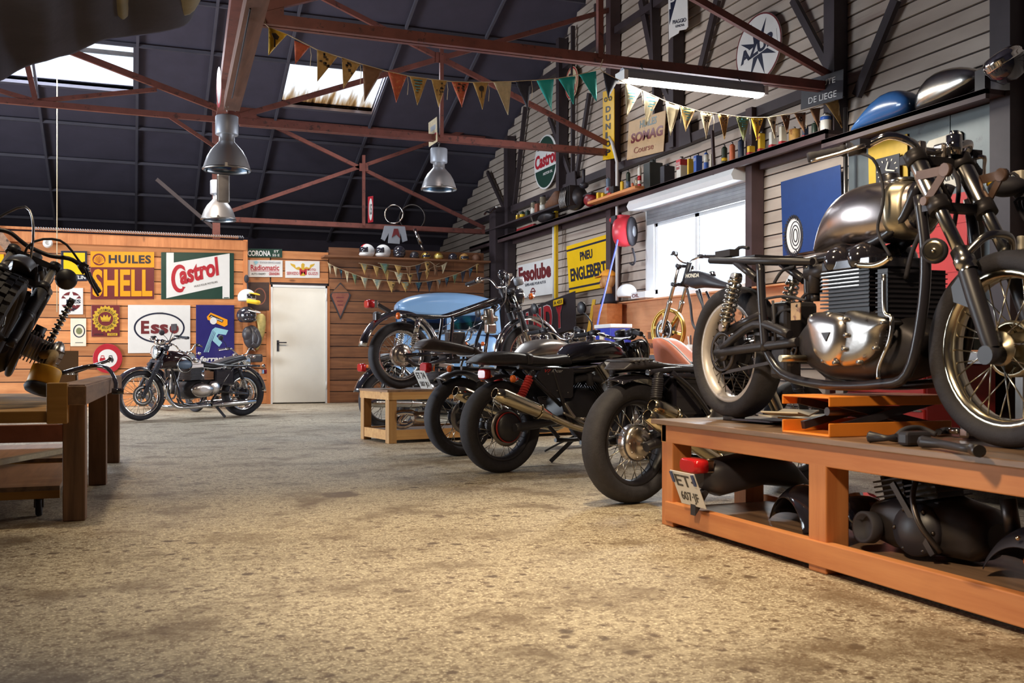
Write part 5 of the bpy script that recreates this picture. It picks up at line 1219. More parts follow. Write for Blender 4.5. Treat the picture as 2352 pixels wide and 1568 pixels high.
# fluorescent fitting under the first truss
A, Bq = onY(1428, 182, 8.06), onY(1748, 214, 8.06); A.z = Bq.z = 3.33
t = thing('fluorescent_lamp', 'lit fluorescent batten lamp hanging under the first truss', 'lamp', tuple((A + Bq) / 2))
P = [(-.09, -.03), (-.075, .03), (-.02, .075), (.02, .075), (.075, .03), (.09, -.03), (.08, -.03), (.07, .02), (-.07, .02), (-.08, -.03)]
M().prism([A + V((0, y, z)) for y, z in P], (Bq - A)).build('housing', 'lamp_grey', t)
M().loft([[e + V((0, .075 * cos(a), .03 * sin(a) - .025)) for a in [2 * pi * j / 16 for j in range(16)]] for e in (A + V((.01, 0, 0)), Bq - V((.01, 0, 0)))]).build('diffuser', 'tube_light', t)
for e in (A, Bq): M().bb(e.x - .02, e.x + .02, e.y - .09, e.y + .09, e.z - .045, e.z + .04).build('end_cap', 'white_paint', t)
for k in (.15, .85): e = A + (Bq - A) * k; M().cyl(e + V((0, 0, .07)), e + V((0, .06, .14)), .006, n=6).build('hanger', 'steel', t)
# ---------------------------------------------------------------- bunting
def pennants(name, label, items, cordpts, Y, group=None, tails=True):
    t = thing(name, label, 'bunting', tuple(cordpts[0]), 0, group)
    M().tube(cordpts, .004, 5).build('cord', 'cord', t)
    for k, (a, b, c, m, ink) in enumerate(items):
        a, b, c = [onY(u, v, Y + (.012 if i == 2 else 0)) for i, (u, v) in enumerate((a, b, c))]; n = 6; G = []
        for i in range(n + 1):
            f = i / n; l, r = a + (c - a) * f, b + (c - b) * f; row = []
            for j in range(5):
                g = j / 4; w = .007 * sin(g * 5 + k * 1.7 + f * 2.5) * min(1, f * 3); row.append(l + (r - l) * g + V((0, w, 0)))
            G.append(row)
        q = M(); q.add([p for r_ in G for p in r_], [(i * 5 + j, i * 5 + j + 1, i * 5 + j + 6, i * 5 + j + 5) for i in range(n) for j in range(4)], True)
        fl = q.build('pennant', m, t, solid=.003)
        if ink:
            cen = a * .36 + b * .36 + c * .28; s = (b - a).length; x = (b - a).normalized(); z = V((0, 0, 1)); e = M(); o = cen + V((0, -.016, 0)); rnd = random.Random(k * 7 + 3)
            if ink == 1:
                for i in range(9): e.box(o + x * (s * rnd.uniform(-.2, .2)) + z * (s * rnd.uniform(-.3, .3)), (s * rnd.uniform(.06, .16), .003, s * rnd.uniform(.04, .1)))
            elif ink == 2: e.prism([o + x * (s * .17 * cos(t_)) + z * (s * .17 * sin(t_) + .01) for t_ in [2 * pi * i / 18 for i in range(18)]], (0, .003, 0)).box(o - z * s * .3, (s * .05, .003, s * .4))
            elif ink == 3: e.prism([o + x * (s * p) + z * (s * r_) for p, r_ in ((-.22, .1), (.0, .2), (.2, .08), (.1, -.12), (-.1, -.12))], (0, .003, 0)).box(o - z * s * .3 - x * s * .05, (s * .08, .003, s * .5))
            elif ink == 4:
                for i in range(5): e.box(o + x * (s * rnd.uniform(-.1, .1)) + z * (s * (.25 - i * .15)), (s * (.5 - i * .09), .003, s * .05))
            e.build('print', 'print_teal' if ink == 4 else 'print_ink', fl)
        if tails and k % 2: M().tube([b, b + V((.008, -.01, -.07)), b + V((.0, -.01, -.16))], .0025, 4).build('tie', 'cord', t)
    return t
YA = 8.0
up = [onY(u, v, YA) for u, v in ((606, 22), (609, 55), (617, 62), (660, 79), (728, 114), (785, 132), (834, 148), (891, 164), (941, 175), (991, 182), (1037, 187), (1086, 189), (1133, 188), (1175, 187), (1232, 184), (1282, 180), (1330, 171), (1378, 158), (1385, 136))]
I1 = [((617, 62), (660, 79), (617, 126), 'flag_yellow', 3), ((676, 93), (712, 107), (678, 147), 'flag_red', 0), ((728, 114), (775, 131), (729, 187), 'flag_tan', 1), ((785, 133), (827, 148), (789, 203), 'flag_tan', 1), ((833, 148), (879, 162), (837, 234), 'flag_brown', 0), ((891, 164), (935, 174), (910, 235), 'flag_red', 0), ((941, 175), (981, 181), (959, 241), 'flag_tan', 4), ((991, 182), (1026, 186), (1008, 246), 'flag_tan', 1), ((1037, 187), (1077, 190), (1061, 246), 'flag_red', 1), ((1086, 189), (1121, 190), (1108, 251), 'flag_tan', 2), ((1133, 188), (1175, 186), (1167, 264), 'flag_pale', 0), ((1184, 187), (1220, 185), (1212, 250), 'flag_navy', 0), ((1232, 184), (1272, 181), (1267, 255), 'turquoise', 0), ((1282, 180), (1321, 175), (1317, 239), 'turquoise', 0), ((1330, 171), (1369, 163), (1370, 232), 'turquoise', 0)]
pennants('pennant_bunting', 'string of yellow, red, tan and turquoise pennants below the first truss', I1, up, YA, 'pennant strings')
up = [onY(u, v, YA - .02) for u, v in ((1378, 158), (1385, 165), (1420, 183), (1436, 191), (1477, 209), (1528, 232), (1563, 243), (1608, 256), (1648, 261), (1690, 267), (1725, 270), (1763, 270), (1824, 260), (1860, 250), (1896, 238), (1926, 228), (1938, 222))]
I2 = [((1385, 165), (1420, 183), (1397, 225), 'flag_navy', 0), ((1436, 191), (1473, 208), (1438, 272), 'flag_pale', 4), ((1477, 209), (1515, 225), (1483, 288), 'flag_pale', 4), ((1528, 232), (1562, 243), (1540, 311), 'flag_pale', 0), ((1563, 243), (1597, 252), (1575, 302), 'flag_tan', 4), ((1608, 256), (1637, 261), (1622, 318), 'flag_pale', 1), ((1648, 261), (1675, 264), (1664, 320), 'flag_tan', 1), ((1690, 267), (1721, 270), (1709, 324), 'flag_green', 4), ((1725, 270), (1754, 271), (1738, 322), 'flag_yellow', 1), ((1763, 270), (1783, 268), (1780, 318), 'flag_pale', 3), ((1793, 265), (1815, 264), (1808, 305), 'flag_brown', 1), ((1824, 260), (1850, 258), (1848, 305), 'flag_brown', 1), ((1860, 250), (1884, 247), (1882, 300), 'flag_brown', 0), ((1896, 238), (1925, 228), (1934, 294), 'flag_tan', 0)]
pennants('pennant_bunting', 'string of pale picture pennants from the fluorescent lamp to the dark corner', I2, up, YA - .02, 'pennant strings')
# pennants on the plank wall
Yp = YB - .06
def wallstring(P, n, label, seed):
    Yp = YB - .05 - .05 * (seed - 3 if seed < 9 else 3)
    P = [V(p) for p in P]; rnd = random.Random(seed); C_ = smooth_path([onY(p.x, p.y, Yp) for p in [V((q.x, q.y, 0)) for q in P]], 6); S = smooth_path([V((q.x, q.y, 0)) for q in P], 8); it = []
    tot = len(S) - 1
    for k in range(n):
        f = (k + .2) / n * tot; g = (k + .85) / n * tot; at = lambda f: S[int(f)] + (S[min(tot, int(f) + 1)] - S[int(f)]) * (f - int(f)); a, b = at(f), at(g)
        it.append(((a.x, a.y), (b.x, b.y), ((a.x + b.x) / 2 + (b.y - a.y) * .5, (a.y + b.y) / 2 + rnd.uniform(22, 27)), rnd.choice(['flag_pale', 'flag_tan', 'flag_green', 'flag_brown', 'flag_navy', 'flag_tan']), rnd.choice([0, 1, 4, 2])))
    pennants('pennant_bunting', label, it, C_, Yp, 'pennant strings', False)
wallstring([(752, 603), (775, 615), (800, 624), (840, 638), (900, 646), (960, 648), (1005, 642), (1040, 632), (1075, 618), (1103, 602)], 17, 'lowest string of small pennants sagging across the brown plank wall', 4)
wallstring([(824, 604), (860, 610), (890, 620), (930, 628), (960, 626), (985, 618), (1010, 604)], 8, 'middle string of small pennants on the brown plank wall', 5)
wallstring([(868, 604), (905, 608), (935, 612), (960, 608), (985, 600), (1006, 612), (1030, 600)], 7, 'shortest, topmost string of small pennants on the brown plank wall', 9)
# ---------------------------------------------------------------- canvas sheet overhead at the left
t = thing('canvas_canopy', 'dark canvas sheet hanging in folds overhead at the top left', 'canvas sheet', tuple(pd(200, 0, 4.6)))
E_ = [(-160, 215), (-60, 205), (0, 188), (14, 182), (40, 165), (80, 148), (110, 143), (130, 132), (165, 127), (180, 118), (210, 107), (235, 94), (270, 88), (300, 86), (360, 78), (415, 66), (432, 56), (446, 44), (452, 20), (470, -20)]
def sheet(E, top, d0, m, name, amp=.06, ph=0):
    q = M(); n = len(E); k = 12; vs = []
    for i, (u, v) in enumerate(E):
        for j in range(k + 1):
            f = j / k; vv = v + (top - v) * f; dd = d0 + amp * sin(u * .045 + ph + f * 3) * (1 - .3 * f) - 2.1 * f + .05 * sin(f * 9 + u * .02)
            vs.append(pd(u + 4 * sin(f * 7 + i), vv, dd))
    q.add(vs, [(i * (k + 1) + j, (i + 1) * (k + 1) + j, (i + 1) * (k + 1) + j + 1, i * (k + 1) + j + 1) for i in range(n - 1) for j in range(k)], True)
    return q.build(name, m, t, solid=.006, sub=1)
sheet(E_, -330, 4.7, 'dark_canvas', 'canvas')
sheet([(250, 10), (262, 32), (275, 46), (284, 48), (300, 36), (318, 12), (324, -30)], -330, 4.5, 'canvas', 'canvas_flap', .03)
sheet([(318, -30), (340, 12), (362, 32), (372, 30), (384, 18), (410, 40), (440, 38), (452, 14), (468, -20)], -330, 4.55, 'canvas', 'canvas_flap', .05, 2)
# ================================================================ SIGNS
class Sign:
    """flat enamel sign; marks are laid out in its own unit square, y up"""
    def __init__(s, label, TL, TR, BL, n, base, name='wall_sign', t=.012, group=None, cat='sign', shape=None, bevel=.004, off=0):
        s.O, s.X, s.Y, s.n = V(BL) + V(n) * off, V(TR) - V(TL), V(TL) - V(BL), V(n); s.k = 0; s.t = t
        if shape is None: P = [s.p(0, 0, 0), s.p(1, 0, 0), s.p(1, 1, 0), s.p(0, 1, 0)]
        else: P = [s.p(a, b, 0) for a, b in shape]
        s.o = tag(M().prism(P, s.n * t).build(name, base, None, bevel=bevel), label, cat, group)
    def p(s, a, b, d): return s.O + s.X * a + s.Y * b + s.n * d
    def d(s): s.k += 1; return s.t + .0012 * s.k
    def poly(s, P, m, name='panel_mark'):
        d = s.d(); M().prism([s.p(a, b, d - .002) for a, b in P], s.n * .002).build(name, m, s.o); return s
    def rect(s, x0, y0, x1, y1, m, name='band'): return s.poly([(x0, y0), (x1, y0), (x1, y1), (x0, y1)], m, name)
    def asp(s): return s.X.length / s.Y.length
    def disc(s, cx, cy, rx, m, ry=None, name='roundel', n=36):
        ry = rx * s.asp() if ry is None else ry
        return s.poly([(cx + rx * cos(2 * pi * i / n), cy + ry * sin(2 * pi * i / n)) for i in range(n)], m, name)
    def ring(s, cx, cy, rx, ry, w, m, name='ring', n=48):
        d = s.d(); q = M(); A = [(cx + rx * cos(2 * pi * i / n), cy + ry * sin(2 * pi * i / n)) for i in range(n)]
        wy = w * s.asp(); Bq = [(cx + (rx - w) * cos(2 * pi * i / n), cy + (ry - wy) * sin(2 * pi * i / n)) for i in range(n)]
        vs = [s.p(*a, d) for a in A] + [s.p(*b, d) for b in Bq] + [s.p(*a, d - .003) for a in A] + [s.p(*b, d - .003) for b in Bq]
        f = []
        for i in range(n):
            j = (i + 1) % n; f += [(i, j, n + j, n + i), (i, 2 * n + i, 2 * n + j, j), (n + i, n + j, 3 * n + j, 3 * n + i)]
        q.add(vs, f).build(name, m, s.o); return s
    def text(s, body, x0, y0, x1, y1, m, bold=.0, shear=0, rot=0, sp=1.0, name='lettering'):
        d = s.d(); X, Y = s.X, s.Y
        o = s.p(x0, y0, d); w, h = X.length * (x1 - x0), Y.length * (y1 - y0); x, y = X.normalized(), Y.normalized()
        if rot: q = Matrix.Rotation(R(rot), 3, s.n); x = q @ x; y = q @ y
        M().text(body, o, x, y, w, h, s.n, .0015, bold, shear, sp).build(name, m, s.o); return s
    def arc(s, body, cx, cy, r, a0, a1, h, m, flip=False):
        """letters around a circle (degrees)"""
        d = s.d(); q = M(); n = len(body); xx, yy = s.X.normalized(), s.Y.normalized(); W = s.X.length; c0 = s.O + s.X * cx + s.Y * cy + s.n * d
        for i, ch in enumerate(body):
            if ch == ' ': continue
            a = R(a0 + (a1 - a0) * (i + .5) / n); e = xx * cos(a) + yy * sin(a); tx = xx * sin(a) - yy * cos(a)
            if flip: tx, up = -tx, -e
            else: up = e
            w = abs(R(a1 - a0)) / n * r * W * .75
            if ch in 'I1': w *= .35
            q.text(ch, c0 + e * (r * W) - tx * (w / 2) - up * (h * W / 2), tx, up, w, h * W, s.n, .0015, .01)
        q.build('lettering', m, s.o); return s
NB, NR = V((0, -1, 0)), V((-1, 0, 0)); YL, YR_ = YB - .165, YB - .045
def bsign(label, u0, v0, u1, v1, base, Y=YL, **k): return Sign(label, onY(u0, v0, Y), onY(u1, v0 + .012 * (u1 - u0) * (v0 - 825) / -250, Y), onY(u0, v1, Y), NB, base, **k)
def rsign(label, TL, TR, BL, base, X=6.64, **k): return Sign(label, onX(*TL, X), onX(*TR, X), onX(*BL, X), NR, base, **k)
G1 = 'enamel signs on the plank wall'; G2 = 'signs on the clapboard gable'
# --- plank wall
s = bsign('small yellow sign with a blue border, left of the big orange and maroon one', 140, 576, 200, 645, 'sign_navy', group=G1)
s.rect(.1, .22, .92, .94, 'sign_yellow').text('MICHELIN', .08, .06, .94, .18, 'sign_white', .02)
s = bsign('orange over maroon oil sign with a shell emblem and huge amber letters', 208, 577, 354, 687, 'sign_maroon', group=G1)
s.rect(0, .67, 1, 1, 'sign_amber').text('HUILES', .28, .75, .95, .93, 'sign_black', .04, 0, 0, 1.1).text('SHELL', .03, .05, .97, .63, 'sign_amber', .03)
s.disc(.13, .83, .1, 'sign_maroon')
sh = [(.13, .73)] + [(.13 + .085 * cos(R(a)), .79 + .13 * sin(R(a))) for a in range(-10, 191, 12)]
s.poly(sh, 'sign_amber', 'emblem')
for a in range(15, 170, 22): s.poly([(.13, .745), (.13 + .075 * cos(R(a)) - .004, .79 + .115 * sin(R(a))), (.13 + .075 * cos(R(a)) + .004, .79 + .115 * sin(R(a)))], 'sign_maroon', 'emblem_rib')
s = bsign('dark green sign with a slanted white banner and red script lettering', 370, 579, 537, 687, 'sign_green', group=G1)
s.poly([(.07, .99), (.17, .99), (.17, .78), (.94, .99), (.94, .01), (.84, .01), (.84, .28), (.07, .02)], 'sign_white', 'banner')
s.poly([(.86, .035), (.93, .035), (.93, .015), (.86, .015)], 'sign_green', 'print')
cpt = []
for a in range(55, 300, 12): cpt.append((.25 + .115 * cos(R(a)), .44 + .3 * sin(R(a))))
cpt += [(.3, .19), (.33, .26)]
cin = [(.285, .27)] + [(.262 + .075 * cos(R(a)), .44 + .22 * sin(R(a))) for a in range(290, 50, -12)] + [(.33, .6)]
s.poly(cpt + cin, 'sign_red', 'initial').text('astrol', .27, .3, .86, .7, 'sign_red', .04, .25, 15)
s.text('HUILE POUR MOTEURS', .45, .25, .78, .29, 'sign_black', 0, 0, 12)
s = bsign('maroon automobile club sign with a yellow toothed ring and a gold crown', 210, 700, 275, 773, 'sign_maroon', group=G1)
n = 20; gear = []
for i in range(n * 4):
    a = 2 * pi * i / (n * 4); r = .47 if i % 4 in (0, 1) else .42; gear.append((.5 + r * cos(a), .56 + r * .9 * sin(a)))
s.poly(gear, 'sign_gold', 'gear').disc(.5, .56, .27, 'sign_maroon').arc('ROYAL AUTOMOBILE CLUB', .5, .56, .34, 215, -35, .1, 'sign_black').arc('DE BELGIQUE', .5, .56, .34, 222, 318, .1, 'sign_black', True)
s.poly([(.34, .52), (.3, .66), (.4, .6), (.44, .7), (.5, .62), (.56, .7), (.6, .6), (.7, .66), (.66, .52)], 'sign_gold', 'crown').rect(.36, .48, .64, .51, 'sign_gold', 'crown_band').rect(.56, .03, .92, .11, 'sign_gold').text('1954', .62, .045, .86, .095, 'sign_maroon').text('ANNEE', .08, .045, .42, .1, 'sign_black')
s = bsign('large white sign with a navy oval and dark red letters above the black roadster', 294, 700, 437, 811, 'sign_white', group=G1)
s.ring(.5, .525, .41, .32, .028, 'sign_navy')
s.text('E', .205, .4, .335, .67, 'sign_maroon', .04).text('ss', .36, .4, .64, .6, 'sign_maroon', .04).text('o', .66, .4, .81, .6, 'sign_maroon', .05)
s.rect(.46, .83, .56, .845, 'sign_black', 'chip')
s = bsign('indigo sign with a pale blue striped emblem and a yellow film box', 450, 700, 538, 836, 'sign_indigo', group=G1)
xs = [(.2, .22), (.42, .6), (.5, .66), (.8, .62), (.8, .54), (.58, .54), (.5, .48), (.7, .38), (.65, .31), (.45, .4), (.36, .22)]
s.poly([(.2, .2), (.42, .58), (.5, .62), (.84, .57), (.78, .49), (.58, .51), (.53, .47), (.68, .36), (.6, .29), (.42, .4), (.33, .2)], 'sign_aqua', 'emblem')
for k in range(3): s.poly([(.22 + .03 * k, .2), (.44 + .028 * k, .57 - .02 * k), (.45 + .028 * k, .57 - .02 * k), (.235 + .03 * k, .2)], 'sign_indigo', 'emblem_line')
s.poly([(.28, .8), (.38, .87), (.82, .75), (.82, .66), (.74, .63), (.3, .75)], 'sign_amber', 'film_box').poly([(.33, .8), (.38, .84), (.72, .74), (.68, .7)], 'sign_black', 'box_label').text('Ferrania', .37, .79, .7, .82, 'sign_white', .01, .1, -21).disc(.45, .73, .09, 'sign_white', .06)
s.text('ferrania', .1, .045, .86, .13, 'sign_white', .03, .15)
s = Sign('round red bordered no overtaking road sign leaning low on the plank wall', *[onY(u, v, YL - .02) for u, v in ((213, 789), (281, 789), (213, 857))], NB, 'sign_red', shape=[(.5 + .5 * cos(2 * pi * i / 40), .5 + .5 * sin(2 * pi * i / 40)) for i in range(40)], group=G1)
s.disc(.5, .5, .33, 'sign_white')
for x, m in ((.33, 'sign_red'), (.6, 'sign_black')):
    s.poly([(x - .1, .4), (x - .1, .48), (x - .07, .52), (x - .05, .6), (x + .05, .6), (x + .07, .52), (x + .1, .48), (x + .1, .4), (x + .07, .4), (x + .07, .36), (x + .03, .36), (x + .03, .4), (x - .03, .4), (x - .03, .36), (x - .07, .36), (x - .07, .4)], m, 'car_symbol').rect(x - .04, .52, x + .04, .57, 'sign_white', 'car_window')
s = bsign('white sign with a dark red arch and a star, partly behind the scrambler', 136, 661, 191, 722, 'sign_white', group=G1)
s.disc(.5, .5, .43, 'sign_maroon').poly([(.5 + (.36 if i % 2 == 0 else .15) * cos(R(90 + 36 * i)), .6 + (.36 if i % 2 == 0 else .15) * sin(R(90 + 36 * i))) for i in range(10)], 'sign_white', 'star').rect(.04, .36, .96, .6, 'sign_white').text('DES', .3, .42, .9, .56, 'sign_navy', .03).text('CIP', .34, .12, .7, .24, 'sign_navy', .02)
s = bsign('white paper notice with a round green emblem beside the toothed ring sign', 162, 731, 198, 795, 'cream', group=G1)
s.ring(.55, .55, .38, .24, .07, 'sign_navy').disc(.55, .55, .2, 'flag_green', .12).rect(.3, .12, .8, .14, 'sign_black')
s = bsign('yellow sign fragment at the left edge of the plank wall', -40, 583, 9, 618, 'sign_yellow', group=G1); s.rect(0, .4, .7, .6, 'sign_green')
s = bsign('green street sign with white lettering above the two small white signs', 567, 571, 648, 591, 'sign_green', YR_, group=G1)
s.text('CORONA', .02, .16, .67, .8, 'sign_white', .03).text('ST', .76, .58, .9, .86, 'sign_white', .02).text('55 E', .72, .14, .92, .42, 'sign_white', .01)
s = bsign('small white sign with a red slab serif word and grey script', 569, 597, 649, 636, 'sign_white', YR_, group=G1)
s.text('Radiomatic', .08, .4, .9, .72, 'sign_red', .02).text('STATION SERVICE AGREE', .34, .8, .94, .91, 'lamp_grey', .01).text('AUTO-RADIO', .1, .13, .5, .24, 'sign_black', .01).text('GRANDIN', .6, .11, .9, .28, 'sign_red', .02).poly([(.16, .9), (.24, .95), (.31, .88), (.22, .72)], 'sign_aqua', 'diamond').rect(.08, .34, .9, .37, 'sign_red', 'rule')
s = bsign('small white sign with a gold eagle and red letters over the door', 655, 599, 734, 638, 'sign_white', YR_, group=G1)
for f in (1, -1): s.poly([(.5 + f * x, y) for x, y in ((.02, .55), (.1, .66), (.2, .6), (.22, .78), (.36, .86), (.33, .74), (.18, .5), (.06, .45))], 'sign_gold', 'eagle_wing')
s.poly([(.46, .8), (.5, .88), (.56, .82), (.54, .5), (.54, .3), (.58, .12), (.42, .12), (.47, .3), (.46, .5)], 'sign_gold', 'eagle').text('M', .41, .18, .62, .55, 'sign_red', .04).text('SERVIZIO', .04, .18, .38, .36, 'sign_red', .01).text('MOTO', .64, .42, .88, .56, 'sign_red', .01).text('GUZZI', .66, .18, .94, .34, 'sign_red', .01)
s = bsign('dark square picture with a faint brown arch beside the white door', 569, 648, 618, 713, 'interior', YR_, name='picture', cat='picture', group=G1); s.ring(.55, .5, .3, .3, .05, 'rusty_plaque')
s = Sign('kite shaped dark red wooden plaque with a black frame on the brown planks', *[onY(u, v, YR_) for u, v in ((757, 649), (806, 649), (757, 734))], NB, 'sign_black', shape=[(.5, 0), (0, .66), (.48, 1), (.52, 1), (1, .66)], group=G1, name='plaque')
s.poly([(.5, .09), (.09, .65), (.13, .72), (.87, .72), (.91, .65)], 'rusty_plaque', 'face').poly([(.12, .74), (.48, .95), (.52, .95), (.88, .74)], 'pine_old', 'opening')
for k in range(3): s.rect(.3 + .04 * k, .58 - .1 * k, .66 - .02 * k, .61 - .1 * k, 'sign_maroon', 'carved_line')
# --- clapboard gable
s = rsign('white enamel oil sign with maroon lettering under the shelf rail', (1190, 610), (1269, 592), (1192, 686), 'sign_white', group=G2)
s.text('Essolube', .03, .47, .97, .93, 'sign_maroon', .05).text('SUPER-HUILE POUR AUTOS', .22, .33, .82, .41, 'sign_navy', .01).ring(.45, .15, .06, .11, .015, 'sign_maroon').rect(.37, .13, .53, .17, 'sign_maroon', 'emblem_bar')
s = rsign('big yellow tyre sign with navy bands and lettering', (1306, 566), (1400, 538), (1313, 675), 'sign_yellow', off=.03, group=G2)
s.rect(0, .88, 1, .92, 'sign_navy').rect(0, .08, 1, .12, 'sign_navy').text('PNEU', .34, .62, .64, .8, 'sign_navy', .03).text('ENGLEBERT', .07, .24, .93, .51, 'sign_navy', .03)
ov = lambda n=40: [(.5 + .5 * cos(2 * pi * i / n), .5 + .5 * sin(2 * pi * i / n)) for i in range(n)]
def rquad(cu, cv, hw, hh, X=6.6):
    c = onX(cu, cv, X); e = onX(cu + hw, cv, X); f = onX(cu, cv - hh, X); w, h = abs(c.y - e.y), f.z - c.z
    return V((X, c.y + w, c.z + h)), V((X, c.y - w, c.z + h)), V((X, c.y + w, c.z - h))
s = Sign('oval sign half white, half dark green with a red word, high on the gable', *rquad(1254, 372, 27, 62), NR, 'sign_white', shape=ov(), group=G2)
s.poly([(.5 + .46 * cos(R(a)), .5 + .47 * sin(R(a))) for a in range(195, 346, 6)], 'sign_green', 'lower_field').poly([(.5 + .42 * cos(R(a)), .53 + .44 * sin(R(a))) for a in range(28, 153, 6)], 'sign_green', 'upper_field').text('Castrol', .05, .42, .95, .68, 'sign_red', .04).text('MOTOR OIL', .42, .26, .82, .31, 'sign_white', .02)
s = Sign('round white sign with a navy star under the roof, behind the truss', *rquad(1743, 112, 54, 79), NR, 'sign_white', shape=ov(), group=G2)
s.ring(.5, .5, .5, .5, .02, 'sign_maroon')
star = lambda R_, r_, n, a0: [(.5 + (R_ if i % 2 == 0 else r_) * cos(R(a0 + 180 * i / n)), .5 + (R_ if i % 2 == 0 else r_) * sin(R(a0 + 180 * i / n))) for i in range(2 * n)]
s.poly(star(.43, .13, 8, 20), 'sign_navy', 'star').poly([(.06, .34), (.1, .5), (.9, .66), (.92, .48)], 'sign_white', 'name_band').text('AZUR', .12, .36, .9, .55, 'sign_navy', .05, 0, 8)
s = Sign('white and navy scooter maker sign hanging high on the gable steel', *[onX(u, v, 6.5) for u, v in ((1536, -20), (1580, -32), (1538, 92))], NR, 'sign_white', shape=[(0, 0), (.1, .04), (.5, .1), (.55, .15), (.9, .15), (1, .2), (1, 1), (0, 1)], group=G2)
s.poly([(.05, .98), (.6, .98), (.05, .3)], 'sign_navy', 'corner').text('P', .06, .62, .4, .92, 'sign_white', .0).text('PIAGGIO', .24, .3, .93, .38, 'sign_navy', .01).text('GENOVA', .38, .22, .84, .27, 'sign_navy', .01)
s = rsign('tan rusty oil sign with faded red lettering above the shelf rail', (1446, 280), (1531, 253), (1441, 368), 'sign_tan', X=6.55, group=G2)
s.text('HUILES', .33, .74, .78, .93, 'sign_green', .03).text('SOMAG', .1, .4, .96, .66, 'sign_maroon', .04).text('Course', .2, .12, .74, .28, 'rusty_plaque', .01)
s = rsign('tall narrow yellow tyre sign with upright black letters', (1386, 211), (1412, 203), (1386, 368), 'sign_yellow', X=6.48, group=G2)
for k, ch in enumerate('DUNLOP'): s.text(ch, .28, .68 - .125 * k, .72, .77 - .125 * k, 'sign_black', .04)
s.ring(.3, .87, .14, .035, .05, 'sign_black').ring(.7, .87, .14, .035, .05, 'sign_black')
s = Sign('round pink sign with a small black figure behind the turquoise pennants', *rquad(1314, 190, 15, 37), NR, 'flag_pale', shape=ov(), group=G2); s.ring(.5, .5, .48, .48, .05, 'sign_red').rect(.3, .45, .6, .8, 'sign_black').rect(.2, .2, .8, .4, 'sign_red')
s = rsign('black board with white lettering in the dark corner of the steelwork', (1843, 188), (1940, 158), (1841, 252), 'sign_black', X=6.45, group=G2)
s.text('ROUTE', .3, .62, .82, .82, 'sign_white').text('DE LIEGE', .2, .12, .86, .34, 'sign_white').poly([(.05, .66), (.05, .84), (.15, .84), (.15, .7), (.1, .64)], 'lamp_grey', 'crest')
s = Sign('blue poster with a black and white tyre beside the metal cladding', *[onX(u, v, 6.6) for u, v in ((1795, 418), (1932, 378), (1800, 588))], NR, 'sign_blue', name='poster_sign', cat='poster', group=G2)
s.disc(.21, .24, .16, 'sign_white', .27).ring(.21, .24, .16, .27, .03, 'sign_black')
for k in range(3): s.ring(.24, .24, .1 - .03 * k, .19 - .05 * k, .012, 'sign_black')
for i in range(22): a = R(60 + 240 * i / 21); s.poly([(.21 + r * cos(a + da), .24 + r * 1.69 * sin(a + da)) for r, da in ((.13, -.05), (.165, 0), (.165, .09), (.13, .04))], 'sign_black', 'tread')
s = rsign('cream staff sign with rounded corners on the grey metal cladding', (2130, 325), (2211, 298), (2132, 446), 'cream', X=6.55, shape=[(.08, 0), (.92, 0), (1, .06), (1, .94), (.92, 1), (.08, 1), (0, .94), (0, .06)], group=G2)
s.ring(.5, .5, .48, .48, .02, 'flag_tan', n=4) if 0 else s
s.text('EMPLOYEE', .1, .66, .92, .84, 'jerry', .0).text('OF THE MONTH', .12, .4, .9, .5, 'jerry').text('PARKING', .15, .14, .88, .3, 'jerry')
s = Sign('yellow board behind the handlebar on the grey metal cladding', *[onX(u, v, 6.55) for u, v in ((1996, 334), (2086, 307), (1998, 470))], NR, 'sign_gold', name='board_sign', cat='board', group=G2)
s = Sign('black clock face with pale hands on the yellow board', *[onX(u, v, 6.52) for u, v in ((2013, 366), (2068, 352), (2014, 428))], NR, 'sign_black', name='wall_clock', cat='clock')
for i in range(12): a = R(30 * i); s.poly([(.5 + r * cos(a + da), .5 + r * sin(a + da)) for r, da in ((.34, -.05), (.42, -.05), (.42, .05), (.34, .05))], 'cream', 'hour_mark')
s.poly([(.48, .47), (.5, .53), (.85, .42), (.84, .38)], 'cream', 'hand').poly([(.46, .5), (.52, .52), (.6, .78), (.57, .79)], 'cream', 'hand')
# red letters on a black board, number plates
s = rsign('black board with big red bulb letters leaning on the wall behind the row of motorcycles', (1196, 715), (1322, 668), (1198, 790), 'sign_black', X=6.45, group=G2, name='letter_sign')
for k, ch in enumerate('INDY'): s.text(ch, .06 + .2 * k + (.06 if ch == 'I' else 0), .12, .22 + .2 * k - (.05 if ch == 'I' else 0), .9, 'sign_white', .05, 0, 0, 1, 'letter_edge'); s.text(ch, .065 + .2 * k + (.06 if ch == 'I' else 0), .13, .215 + .2 * k - (.05 if ch == 'I' else 0), .88, 'sign_red', .045)
s = rsign('black and yellow number plate above the red letter board', (1272, 690), (1294, 684), (1272, 704), 'sign_yellow', X=6.4, group=G2, name='plate_sign'); s.text('A 433', .08, .2, .92, .8, 'sign_black', .02)
